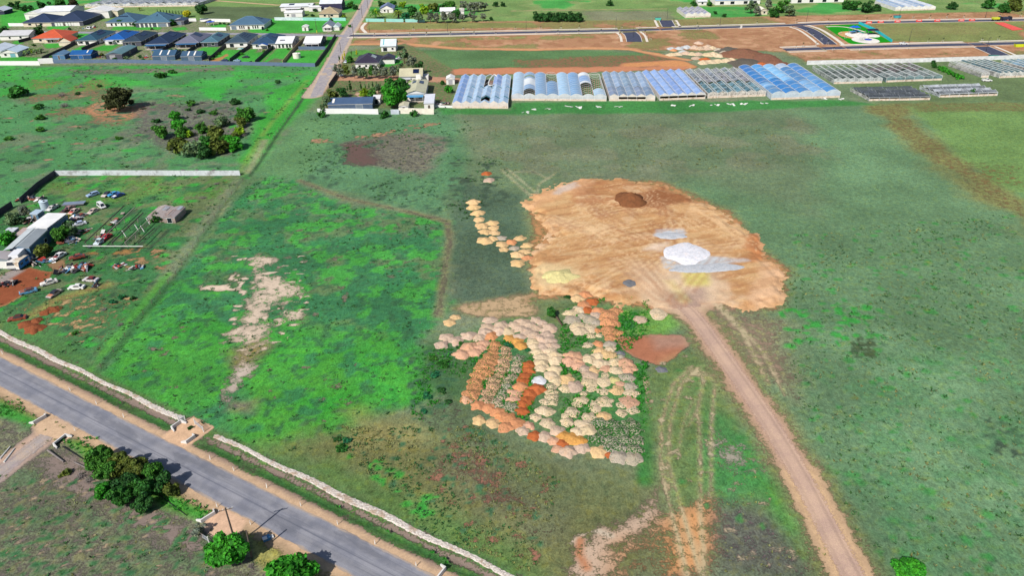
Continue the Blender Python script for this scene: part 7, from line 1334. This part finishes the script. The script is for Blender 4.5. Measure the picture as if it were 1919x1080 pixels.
def box_truck():
    f, r = np.array(G(24, 508)), np.array(G(52, 479)); an = math.atan2(r[1] - f[1], r[0] - f[0]); t = thing('box_truck', 'long white box truck beside the blue wall of the low shed', 'truck', (*(f + r) / 2, 0), an); L = float(np.linalg.norm(r - f)) / 2
    MB().box(-L + 2.6, L, -1.25, 1.25, 1.0, 3.5).build('cargo_box', mat((236, 238, 244), .4, .05), t); MB().box(-L, L, -.5, .5, .6, .98).build('chassis', M_BLACK, t)
    MB().prism([(-L - .1, .6), (-L - .1, 1.7), (-L + .4, 2.6), (-L + 2.3, 2.6), (-L + 2.3, .6)], -1.15, 1.15, 'y').build('cab', M_WHITE, t); MB().prism([(-L - .06, 1.72), (-L + .34, 2.5), (-L + .30, 2.52), (-L - .12, 1.72)], -1.0, 1.0, 'y').build('windscreen', glass(), t); MB().box(-L - .2, -L - .1, -1.1, 1.1, .55, .85).build('bumper', M_STEEL, t)
    for y in (-.8, .8): MB().box(-L - .14, -L - .08, y - .2, y + .2, .95, 1.2).build('headlight', M_FRAMEW, t)
    for x in (-L + 1.2, L - 2.4, L - 1.2):
        for y in (-1.05, 1.05): o = bpy.data.objects.new('wheel', TYRE); col.objects.link(o); o.parent = t; o.location = (x, y, .48); o.scale = (1.55, 1.6, 1.55); q = bpy.data.objects.new('rim', RIM); col.objects.link(q); q.parent = o
box_truck()
def flatbed():
    x, y = G(140, 385); t = thing('trailer', 'flat grey blue trailer standing above the wrecks', 'trailer', (x, y, 0), R(8)); MB().box(-3.4, 3.4, -1.3, 1.3, .75, .88).build('deck', mat((128, 142, 164), .5, .12), t); MB().box(-3.4, 3.4, -1.34, -1.28, .6, .95).build('side_rail', M_STEEL, t); MB().bar((-3.4, 0, .7), (-5, 0, .5), .07).build('drawbar', M_STEEL, t)
    for x in (-.6, .6):
        for y in (-1.1, 1.1): o = bpy.data.objects.new('wheel', TYRE); col.objects.link(o); o.parent = t; o.location = (x, y, .31); q = bpy.data.objects.new('rim', RIM); col.objects.link(q); q.parent = o
flatbed()
# scrap heaps: every sheet, pipe, drum and tyre is a piece of its own
rj = random.Random(9); SCR = [mat(c, .6, .2, 2) for c in ((226, 224, 222), (60, 58, 66), (150, 90, 74), (110, 112, 124), (200, 180, 168), (96, 150, 190), (40, 40, 46), (236, 236, 236), (170, 60, 50))]
def scrap(px, py, w_, d_, n, label, k=1.0):
    x, y = G(px, py); t = thing('scrap_heap', label, 'scrap heap', (x, y, 0), rj.uniform(-.3, .8), 'scrap heaps in the yard'); W, D = w_ / 2 * mpp(py), d_ / 2 * mpp(py) * 1.6
    for i in range(n):
        u, v = rj.uniform(-W, W), rj.uniform(-D, D); z = max(.05, .7 * k * (1 - (u / W) ** 2) * (1 - (v / D) ** 2)) * rj.uniform(.1, 1); kind = rj.choice(('metal_sheet', 'metal_sheet', 'panel', 'pipe', 'pipe', 'drum', 'tyre')); m = SCR[rj.randrange(len(SCR))]
        if kind in ('metal_sheet', 'panel'): a, b = (rj.uniform(.5, 1.4), rj.uniform(.3, .9)); o = MB().box(-a, a, -b, b, -.03, .05).build(kind, m, t); o.rotation_euler = (rj.uniform(-.6, .6), rj.uniform(-.6, .6), rj.uniform(0, 3)); o.location = (u, v, z + .25)
        elif kind == 'pipe': L = rj.uniform(.8, 2.4); o = MB().bar((-L, 0, 0), (L, 0, 0), .06, 6).build(kind, m, t); o.rotation_euler = (0, rj.uniform(-.3, .3), rj.uniform(0, 3)); o.location = (u, v, z + .3)
        elif kind == 'drum': o = MB().lathe([(.28, 0), (.3, .05), (.3, .8), (.27, .84)], 12).build(kind, m, t); o.rotation_euler = (rj.choice((0, 1.5)), 0, rj.uniform(0, 3)); o.location = (u, v, z + .1)
        else: o = bpy.data.objects.new('tyre', TYRE); col.objects.link(o); o.parent = t; o.rotation_euler = (1.57, 0, 0); o.location = (u, v, z + .12)
scrap(140, 504, 62, 20, 46, 'biggest scrap heap in front of the maroon car', 1.2); scrap(80, 492, 40, 16, 30, 'scrap heap between the caravan and the dirt strip'); scrap(62, 483, 20, 10, 14, 'junk under the bush behind the caravan'); scrap(55, 374, 44, 10, 26, 'junk row at the sheet metal fence corner'); scrap(78, 374, 12, 6, 8, 'small junk at the right end of the fence corner row'); scrap(56, 415, 26, 18, 26, 'junk between the bushes and the white roofed shed'); scrap(128, 452, 40, 14, 30, 'junk around the foot of the large light bush'); scrap(152, 436, 26, 10, 16, 'junk behind the dark half of the bush'); scrap(150, 409, 30, 10, 20, 'junk trail below the striped wreck'); scrap(222, 500, 18, 10, 14, 'white scrap heap in the grass, left one', .6); scrap(246, 506, 38, 9, 18, 'white scrap heap in the grass, right long one', .5); scrap(10, 536, 34, 10, 20, 'junk at the left edge by the driveway'); scrap(176, 538, 12, 8, 8, 'scraps beside the white wreck with maroon roof', .5); scrap(832, 196, 26, 26, 22, 'white junk beside the large cream roofed house', .6); scrap(285, 105, 30, 10, 20, 'junk in the back yard between the green shed and the skylit sheds', .6); scrap(195, 106, 28, 10, 16, 'junk and shrubs left of the grey green shed', .6); scrap(168, 52, 30, 8, 18, 'parked things in front of the long white shed', .8)
# roofless frame and collapsed shed
def ruin():
    a = np.array(G(160, 468)); b = np.array(G(282, 468)); c = np.array(G(240, 394)); u = (b - a); Wd = float(np.linalg.norm(u)); u = u / Wd; v = np.array(G(236, 394)) - a; t = thing('ruined_frame', 'rusty roofless greenhouse frame with leaning posts over green grass', 'ruined frame', (a[0], a[1], 0)); ms = [mat((76, 68, 66), .8, .2), mat((140, 132, 124), .7, .15), mat((58, 52, 50), .9, .2)]
    P = lambda s, q, z: (u[0] * s * Wd + v[0] * q, u[1] * s * Wd + v[1] * q, z)
    for i, s in enumerate((0, .2, .42, .62, .82)): q1 = (1, .95, .8, .62, .4)[i]; MB().bar(P(s, .02, 1.9), P(s + .01 * i, q1, 1.7), .15).build('rail', ms[i % 2 == 1 and 1 or 0], t)
    for i, s in enumerate((0, .2, .42, .62)):
        for q in (.05, .25, .45, .65):
            if q > (1, .95, .8, .62)[i]: continue
            le = rj.uniform(-.5, .5); p = P(s, q, 0); MB().bar(p, (p[0] + le, p[1] + rj.uniform(-.3, .3), 1.85), .10).build('post', ms[rj.randrange(3)], t)
    for i in range(4): s, q = ((.44, .3), (.55, .45), (.63, .62), (.66, .42))[i]; p = P(s, q, 0); MB().bar(p, (p[0] - .7, p[1] + .1, 2.1), .13).build('leaning_post', M_FRAMEW, t)
    MB().bar(P(-.02, 0, 1.2), P(.9, .0, 1.1), .12).build('front_beam', M_FRAMEW, t)
    for i in range(14): s, q = rj.uniform(0, .3), rj.uniform(0, .9); o = MB().box(-1, 1, -.5, .5, 0, .05).build('fallen_sheet', SCR[rj.randrange(5)], t); p = P(s * (.1 if i > 3 else 1), q, .3); o.location = p; o.rotation_euler = (rj.uniform(-.4, .4), rj.uniform(-.3, .3), rj.uniform(0, 3))
    W = shed_at('collapsed twin roof shed with peeling rusty sheets, left half', (276, 407), (305, 407), (323, 388), 1.8, rgb=(176, 164, 160), wall=M_RUSTY, along='y', pitch=14, dirt=(132, 96, 84), rough=.7); W.door(0); W.panel(-2.4, -1.2, -3, 0, 'loose_sheet', M_RUSTY); W.panel(.6, 1.8, 0, 3, 'loose_sheet', M_TIN)
    W = shed_at('collapsed twin roof shed with peeling rusty sheets, right half', (305.5, 408), (327, 408), (345, 389), 1.9, rgb=(160, 150, 150), wall=M_RUSTY, along='y', pitch=14, dirt=(140, 104, 84), rough=.7); W.win(0, 1.4, .1, 1.8); W.panel(-1.6, -.5, -3, 1, 'loose_sheet', M_RUSTY); W.panel(.4, 1.4, 1, 4, 'loose_sheet', M_TIN)
ruin()
# ================================================================== ROADSIDE AND STREET FURNITURE
GPG = 'white guide posts along the road'
def guide_post(px, py):
    x, y = G(px, py); t = thing('guide_post', 'thin white roadside guide post with a small reflector', 'guide post', (x, y, 0), rv.uniform(-.2, .2), GPG); t.rotation_euler.x = rv.uniform(-.12, .12)
    MB().box(-.06, .06, -.02, .02, -.1, 1.0).build('post_body', M_FRAMEW, t); MB().box(-.045, .045, -.028, -.021, .78, .88).build('reflector', M_REDST, t)
for p in ((5, 664), (132, 733), (181, 758), (232, 783), (88, 779), (141, 808), (394, 862), (438.5, 883), (500, 915), (564, 949), (633, 984), (703, 1021), (780, 1062), (407, 951), (470, 984)): guide_post(*p)
def headwall(px, py, label, an, w_=1.5, grate=True):
    x, y = G(px, py); t = thing('culvert_headwall', label, 'culvert', (x, y, 0), an); mc = mat((226, 224, 222), .85, .1, .8)
    MB().box(-w_, w_, 0, .22, -.5, .75).build('head_slab', mc, t)
    for s in (-1, 1): MB().add([(s * w_, 0, -.5), (s * (w_ + .35), -1.0, -.5), (s * (w_ + .15), -1.05, -.5), (s * (w_ - .2), 0, -.5), (s * w_, 0, .75), (s * (w_ + .35), -1.0, .3), (s * (w_ + .15), -1.05, .3), (s * (w_ - .2), 0, .75)], [(0, 1, 2, 3), (4, 7, 6, 5), (0, 4, 5, 1), (1, 5, 6, 2), (2, 6, 7, 3), (3, 7, 4, 0)]).build('wing_wall', mc, t)
    if grate: MB().box(-w_ + .3, w_ - .3, -.03, .0, -.4, .35).build('pipe_opening', M_BLACK, t)
ra = math.atan2(RD[1], RD[0])
headwall(357, 826, 'boxy white culvert headwall with dark opening at the field gateway', ra - math.pi / 2, 1.05); headwall(114, 828, 'boxy white culvert headwall beside the dirt lane and the trees', ra + math.pi / 2 + .2, 1.5); headwall(332, 799, 'low white kerb headwall left of the field gateway', ra + math.pi / 2, 1.2, False); headwall(75, 789, 'white angled headwall left of the dirt lane', ra - math.pi / 2, 1.3, False); headwall(390, 972, 'white angled headwall beside the lower driveway', ra - math.pi / 2 - .2, 1.3, False); headwall(826, 1078, 'white headwall at the bottom edge of the picture', ra - math.pi / 2, 1.2)
def gate(px0, py0, px1, py1, label):
    a, b = np.array(G(px0, py0)), np.array(G(px1, py1)); t = thing('farm_gate', label, 'gate', (a[0], a[1], 0)); d = b - a; q = lambda s, z: (d[0] * s, d[1] * s, z); g = MB()
    for z in (.3, .6, .9, 1.15): g.bar(q(0, z), q(1, z), .035)
    g.bar(q(.5, .3), q(.5, 1.15), .03); g.build('rails', M_TIN, t)
    for s in (0, 1): MB().bar(q(s, -.2), q(s, 1.4), .09, 6).build('gate_post', M_FRAMEW, t)
gate(335, 788, 348, 790, 'small steel gate left of the field gateway'); gate(366, 796, 382, 810, 'steel gate lying open right of the field gateway'); gate(370, 1004, 392, 1018, 'steel gate open at the lower driveway')
def pole(px, py, h, label, arms=1, cat='power pole', lean=0.0):
    x, y = G(px, py); t = thing('power_pole', label, cat, (x, y, 0), GRID + .3); t.rotation_euler.y = lean; MB().bar((0, 0, -.3), (0, 0, h), .17, 8, .12).build('pole_shaft', mat((96, 86, 80), .9, .15), t)
    for i in range(arms):
        z = h - .4 - i * .9; c = MB().bar((-1.1, 0, z), (1.1, 0, z), .07).build('cross_arm', M_WOOD, t)
        for s in (-1, -.4, .4, 1): MB().bar((s, 0, z + .05), (s, 0, z + .28), .06, 6).build('insulator', M_FRAMEW, c)
pole(443, 1024, 8.6, 'tall dark power pole beside the round bright green tree'); pole(472, 1046, 6.0, 'dark power pole stump at the roadside behind the round tree', 0, lean=.05)
pole(663, 71, 9, 'power pole at the corner of lane and new street'); pole(679, 33, 9.5, 'power pole with two cross arms beside the lane', 2); pole(690, 18, 9, 'farthest power pole beside the lane'); pole(594, 61, 9, 'power pole with a yellow base on the empty lawn'); pole(639, 98, 6, 'thin pole beside the lane by the slim conifers', 0)
MB().lathe([(.22, 0), (.22, 1.6)], 8).build('sleeve', mat((226, 206, 40)), [o for o in col.objects if o.get('label') == 'power pole with a yellow base on the empty lawn'][0])
def street_lamp(px, py, label):
    x, y = G(px, py); t = thing('street_lamp', label, 'street lamp', (x, y, 0), rv.choice((1.57, -1.57)), 'street lamps of the new streets'); m = mat((56, 60, 70), .5, .08)
    MB().tube([(0, 0, 0), (0, 0, 7.6)], [.12, .07], 7).build('lamp_post', m, t); MB().tube([(0, 0, 7.5), (.7, 0, 7.9), (1.6, 0, 8.0)], [.06, .05, .05], 6).build('arm', m, t); MB().box(1.5, 2.1, -.13, .13, 7.92, 8.04).build('lamp_head', M_STEEL, t)
for p, d in (((693, 60.5), 'at the lane corner'), ((839, 59.5), 'second from the lane'), ((986, 56), 'third from the lane'), ((1154, 54), 'left of the south stub'), ((1187, 68), 'inside the south stub'), ((1250, 36), 'at the end of the north stub'), ((1349, 47.5), 'right of the lone grey greenhouse'), ((1511, 41), 'at the street fork'), ((1684, 36), 'above the playground fence'), ((1846, 33), 'near the red trucks'), ((1703, 80), 'beside the white ute'), ((1847, 97), 'at the lower right stub')): street_lamp(*p, 'slim grey street lamp %s' % d)
# saplings with stakes along the footpaths
SAP = crown_mesh(170, 5, 90, .16, .5, .6, 2.0, .3); SPL = MB().bar((0, 0, 0), (0, 0, 2.0), .05, 5); _o = SPL.build('trunk', M_BARK); SPT = _o.data; bpy.data.objects.remove(_o)
_o = MB().bar((-.45, 0, 0), (-.45, 0, 1.3), .05).bar((.45, 0, 0), (.45, 0, 1.3), .05).bar((-.45, 0, 1.0), (.45, 0, 1.0), .035).build('stake', M_FRAMEW); STK = _o.data; bpy.data.objects.remove(_o)
SP = [(x, 57.2 - (x - 720) * .0085) for x in (735, 775, 800, 868, 922, 966, 1013, 1051, 1085, 1165, 1198)] + [(x, 68.6 - (x - 700) * .0155) for x in (702, 725, 768, 799, 844, 888, 929, 1005, 1045, 1084, 1126)] + [(1306, 49.2), (1345, 47.6), (1307, 56), (1386, 54), (1418, 45.2), (1492, 43), (1551, 41.5), (1585, 40.6), (1623, 39.6), (1668, 37.2), (1711, 34.5), (1742, 35), (1774, 33.4), (1806, 33), (1873, 31.5), (1912, 31)] + [(1491, 91), (1504, 88), (1529, 86), (1551, 83), (1523, 68), (1540, 75), (1512, 60), (1561, 95), (1612, 95), (1658, 93), (1702, 92), (1739, 80), (1766, 79), (1840, 76.5), (1870, 76), (1552, 52), (1575, 63), (1584, 72)] + [(1165, 62), (1161, 67), (1158, 72), (1208, 64), (1212, 70), (1219, 75), (1267, 46), (1262, 41)]
for x, y in SP:
    X, Y = G(x, y); t = thing('street_sapling', 'young staked street sapling on the verge of the new streets', 'sapling', (X, Y, 0), rv.uniform(-.2, .2), 'staked saplings along the new streets'); k = rv.uniform(.7, 1.15)
    for nm, me, sc_ in (('crown', SAP, k), ('trunk', SPT, k), ('stake', STK, 1)):
        c = bpy.data.objects.new(nm, me); col.objects.link(c); c.parent = t; c.scale = (sc_,) * 3
        if nm == 'crown': c.color = (*S(56, 78, 50, .95), 1)
for y, x0_, x1_ in ((0, 1592, 1672),):
    pass
def barrier(px, py, i):
    x, y = G(px, py); t = thing('road_barrier', 'orange red plastic road barrier on the upper street, %s from the playground' % ORD[i], 'barrier', (x, y, .03), GRID, 'orange red barriers on the upper street'); m = mat((236, 74, 62), .5, .06)
    MB().prism([(-.32, 0), (-.32, .25), (-.12, .55), (-.1, 1.3), (.1, 1.3), (.12, .55), (.32, .25), (.32, 0)], -1.9, 1.9, 'x').build('barrier_body', m, t); MB().box(-1.2, 1.2, -.35, -.30, .6, .95).build('reflective_strip', M_FRAMEW, t)
for i, p in enumerate(((1628, 43.5), (1650, 42.4), (1681.5, 41.4), (1722, 40.2), (1756, 39.8), (1801, 39.2), (1821, 38.8), (1889, 38.2))): barrier(*p, i)
def bin_(px, py, rgb, label, L=4.0, name='skip_bin', cat='skip bin'):
    x, y = G(px, py); t = thing(name, label, cat, (x, y, 0), GRID); m = mat(rgb, .5, .1); MB().prism([(-L / 2, 0), (-L / 2 - .4, 1.6), (L / 2 + .4, 1.6), (L / 2, 0)], -1, 1, 'y').build('bin_body', m, t); MB().box(-L / 2 - .3, L / 2 + .3, -.85, .85, 1.61, 1.65).build('load', M_DARKW, t)
    for yy in (-1.02, .96): MB().box(-L / 2 - .42, L / 2 + .42, yy, yy + .06, 1.5, 1.62).build('rim_bar', m, t)
bin_(1681, 33, (70, 168, 176), 'teal skip bin beside the upper street'); bin_(1861, 108, (30, 140, 130), 'teal skip bin at the lower right stub'); bin_(1233, 37, (90, 190, 170), 'pale teal skip bin at the north stub', 3.4); bin_(1909, 87, (206, 220, 40), 'yellow green skip bin at the right edge of the lower street', 4.4)
car('white ute with a dark tray parked on the lower street by the playground', (1702, 82.5), (1684, 83), (240, 240, 240), kind='ute', group=None, L=5.2); car('white ute parked between the skeleton greenhouses at the right', (1856, 152), (1842, 152), (236, 236, 236), kind='ute', group=None, L=4.8)
car('white van in front of the long white shed on the estate street', (158, 53), (176, 55), (236, 236, 240), kind='van', group=None, L=5); car('small white car by the farm gate on the red drive', (633, 142), (640, 143), (230, 232, 238), group=None); car('white car in the garden left of the black roof', (646, 119), (652, 115), (214, 222, 236), group=None)
car('dark blue covered car in the back yard by the pool fence', (415, 114.5), (428, 114.5), (40, 56, 100), group=None); car('pale blue car against the back fence below the pool yard', (437, 114.5), (452, 115), (150, 180, 206), group=None); car('dark car on the lawn below the slate roof', (455, 108), (466, 108), (40, 44, 56), group=None); car('white car behind the black roofed house', (742, 112), (752, 110), (236, 236, 238), group=None)
def tipper(px, py, rgb, label):
    x, y = G(px, py); t = thing('tip_truck', label, 'truck', (x, y, .03), GRID, 'trucks at work on the upper street'); MB().box(-2.6, 1.6, -1.2, 1.2, 1.1, 2.3).build('tray', mat(rgb, .5, .1), t); MB().prism([(1.8, .6), (1.8, 2.7), (3.0, 2.7), (3.5, 1.8), (3.6, .6)], -1.15, 1.15, 'y').build('cab', mat((40, 44, 60), .4), t); MB().prism([(3.05, 2.62), (3.52, 1.85), (3.56, 1.87), (3.09, 2.66)], -1, 1, 'y').build('windscreen', glass(), t); MB().box(-2.6, 3.5, -.5, .5, .6, 1.08).build('chassis', M_BLACK, t)
    for xx in (-1.8, -.7, 2.6):
        for yy in (-1.0, 1.0): o = bpy.data.objects.new('wheel', TYRE); col.objects.link(o); o.parent = t; o.location = (xx, yy, .48); o.scale = (1.5,) * 3; q = bpy.data.objects.new('rim', RIM); col.objects.link(q); q.parent = o
tipper(1866, 38.6, (206, 210, 60), 'truck with a yellow tray on the upper street'); tipper(1884, 38.2, (50, 56, 80), 'dark truck on the upper street right of the yellow one')
tag(MB().add([(*G(*p), .06) for p in ((1864, 42.5), (1880, 42), (1917, 55), (1898, 57))] + [(*G(*p), .3) for p in ((1864, 42.5), (1880, 42), (1917, 55), (1898, 57))], [(0, 1, 2, 3), (4, 5, 6, 7), (0, 1, 5, 4), (1, 2, 6, 5), (2, 3, 7, 6), (3, 0, 4, 7)]).build('barrier_mesh', mat((236, 96, 84), .7, .15, .8)), 'stack of salmon red mesh spread on the bare lot at the right edge', 'safety mesh')
tag(MB().add([(*G(*p), .05) for p in ((1386.5, 53), (1390.5, 53), (1391.5, 47), (1387.5, 47))], [(0, 1, 2, 3)]).build('crossing', M_KERB), kind='structure')
# playground
LW = MB().add([(*G(*p), .02) for p in ((1545, 49), (1560, 46.4), (1609, 45), (1671, 78.5), (1600, 82.5), (1590, 80))], [(0, 1, 2, 3, 4, 5)]).build('lawn', NT('turf').out(S(24, 150, 20), .95, .1)); tag(LW, kind='structure')
def oval(name, px, py, rx, ry, z, m): x, y = G(px, py); n = 28; o = MB().add([(x + rx * math.cos(6.2832 * i / n), y + ry * math.sin(6.2832 * i / n), z) for i in range(n)], [tuple(range(n))]).build(name, m); return tag(o, kind='structure')
oval('softfall', 1601, 65.5, 9, 12, .03, mat((206, 160, 106), .95)); oval('sand_pit', 1607, 65.5, 7, 9, .036, mat((244, 238, 228), .95)); oval('paving', 1622, 75, 7.6, 9, .034, mat((238, 234, 226), .95)); oval('paving', 1632, 66, 5, 6, .042, mat((240, 236, 228), .95))
ribbon('footpath', GP([(1548, 49.5), (1570, 49), (1590, 51), (1606, 55), (1622, 60)]), -.9, .9, .05, M_PATH)
def play():
    x, y = G(1603, 62); t = thing('play_tower', 'playground tower with blue shade canopies and a slide', 'play tower', (x, y, 0), .3); mbl = mat((34, 96, 230), .5, .08)
    for i, (u, v, h) in enumerate(((-2.4, 0, 4.2), (1.6, 1.6, 3.6))):
        MB().add([(u - 2, v - 1.8, h), (u + 2, v - 1.8, h - .6), (u + 2, v + 1.8, h), (u - 2, v + 1.8, h - .6), (u, v, h + .7)], [(0, 1, 4), (1, 2, 4), (2, 3, 4), (3, 0, 4)]).build('canopy', mbl, t)
        for a, b in ((-1.7, -1.5), (1.7, -1.5), (1.7, 1.5), (-1.7, 1.5)): MB().bar((u + a, v + b, 0), (u + a, v + b, h - .3), .08, 6).build('post', M_STEEL, t)
        MB().box(u - 1.5, u + 1.5, v - 1.3, v + 1.3, 1.3, 1.42).build('deck', mat((90, 160, 226)), t)
    MB().prism([(0, 1.4), (3.4, .2), (3.6, .2), (3.6, .28), (.1, 1.56)], -3.2, -2.4, 'y').build('slide', mat((60, 150, 240), .3), t)
play()
def shelter():
    x, y = G(1632, 64); t = thing('picnic_shelter', 'open picnic shelter with a dark blue roof in the playground', 'shelter', (x, y, 0), GRID); MB().prism([(-2.6, 2.6), (0, 3.3), (2.6, 2.6), (2.6, 2.72), (0, 3.42), (-2.6, 2.72)], -3.4, 3.4, 'x').build('roof', mat((40, 46, 70), .5), t)
    for a in (-3, 3):
        for b in (-2.2, 2.2): MB().box(a - .08, a + .08, b - .08, b + .08, 0, 2.6).build('post', M_STEEL, t)
    MB().box(-1, 1, -.4, .4, .7, .78).build('table', M_WOOD, t)
shelter()
x, y = G(1627, 74); t = thing('round_play_mat', 'raised blue disc on the white playground circle', 'play disc', (x, y, 0)); MB().lathe([(2.0, 0), (2.1, .2), (1.9, .35)], 20).build('disc', mat((40, 70, 190), .5), t); MB().lathe([(.25, .3), (.2, 1.0)], 10).build('hub', M_STEEL, t)
x, y = G(1616, 76.5); t = thing('climbing_frame', 'dark climbing hoops on the white playground circle', 'climbing frame', (x, y, 0))
for i in range(4):
    m = MB(); [m.bar((i * .9 - 1.4, 1.5 * math.cos(a), 2.0 * math.sin(a)), (i * .9 - 1.4, 1.5 * math.cos(a + .35), 2.0 * math.sin(a + .35)), .07, 5) for a in np.arange(0, 2.8, .35)]; m.build('hoop', M_DARKW, t)
# small fittings of the yards
def pool(px, py, label):
    x, y = G(px, py); t = thing('swimming_pool', label, 'swimming pool', (x, y, 0), GRID); MB().box(-3.4, 3.4, -2.2, 2.2, 0, .12).build('coping', M_CONC, t); MB().box(-2.9, 2.9, -1.7, 1.7, .125, .135).build('water', NT('pool_water').out(S(110, 196, 200), .08, .6), t)
pool(455, 91, 'small turquoise swimming pool behind the slate roofed house')
def awn(px, py, rgb, label, w_=5.0):
    x, y = G(px, py); t = thing('garden_pavilion', label, 'pavilion', (x, y, 0), GRID); MB().prism([(-w_ / 2, 2.3), (w_ / 2, 2.5), (w_ / 2, 2.6), (-w_ / 2, 2.4)], -2, 2, 'y').build('roof', mat(rgb, .5), t)
    for a in (-w_ / 2 + .2, w_ / 2 - .2):
        for b in (-1.8, 1.8): MB().box(a - .06, a + .06, b - .06, b + .06, 0, 2.4).build('post', M_FRAMEW, t)
awn(396, 47, (34, 92, 220), 'bright blue shade roof in the pool garden of the far row'); awn(384, 42, (60, 80, 110), 'dark pavilion left of the bright blue shade roof', 6); awn(296, 101, (60, 100, 140), 'blue patio roof behind the left skylit shed', 6)
# fallen logs, posts and rubbish
def log_(a, b, r, label, m=None): p, q = G(*a), G(*b); o = MB().bar((0, 0, r), (q[0] - p[0], q[1] - p[1], r * 1.2), r, 6, r * .6).build('log', m or M_TWIG, None, (p[0], p[1], 0)); return tag(o, label, 'log', 'fallen logs and posts by the roadside trees')
log_((90, 846), (120, 868), .22, 'grey fallen log below the dirt lane headwall'); log_((118, 838), (156, 862), .12, 'dark fallen pipe along the clump paddock edge', M_BLACK); log_((140, 868), (186, 890), .14, 'pale log running to the roadside clump'); log_((0, 862), (20, 838), .15, 'left pale timber rail at the left edge', M_FRAMEW); log_((8, 868), (28, 842), .15, 'right pale timber rail at the left edge', M_FRAMEW); log_((1040, 592), (1053, 612), .3, 'fallen dark trunk beside the small round tree', M_BARK); log_((300, 930), (350, 968), .09, 'dark pipe below the right end of the roadside clump', M_BLACK)
x, y = G(500, 1012); t = thing('dumped_appliance', 'blue and white dumped box on the dry verge beside the road', 'rubbish', (x, y, 0), .5); MB().box(-.6, .6, -.45, .45, 0, .55).build('box_body', mat((70, 130, 176)), t); MB().box(-.62, .1, -.47, .2, .56, .62).build('lid', M_WHITE, t); MB().box(.7, 1.1, -.3, .4, 0, .25).build('loose_panel', M_WHITE, t)
for i, (px, py) in enumerate(((985, 211), (1065, 200), (1085, 202), (1120, 200), (1160, 200), (1262, 198), (1295, 198), (1340, 197), (1372, 196), (1395, 195), (1432, 194), (1548, 186), (1574, 186), (1000, 205), (1030, 204))):
    x, y = G(px, py); t = thing('rubbish_pile', 'white plastic scraps in front of the greenhouses, %s from the left' % ORD[[0, 13, 14, 1, 2, 3, 4, 5, 6, 7, 8, 9, 10, 11, 12].index(i)] if False else 'white plastic scraps in the weeds in front of the greenhouses', 'rubbish', (x, y, 0), rv.uniform(-.3, .3), 'plastic scraps in front of the greenhouses')
    for k in range(3): o = MB().box(-1, 1, -.5, .5, 0, .12).build('plastic_sheet', M_FRAMEW, t); o.location = (rv.uniform(-1.6, 1.6), rv.uniform(-.8, .8), .1); o.rotation_euler = (rv.uniform(-.3, .3), rv.uniform(-.3, .3), rv.uniform(0, 3)); o.scale = (rv.uniform(.5, 1.3), rv.uniform(.4, 1.2), 1)
bpy.context.view_layer.update()
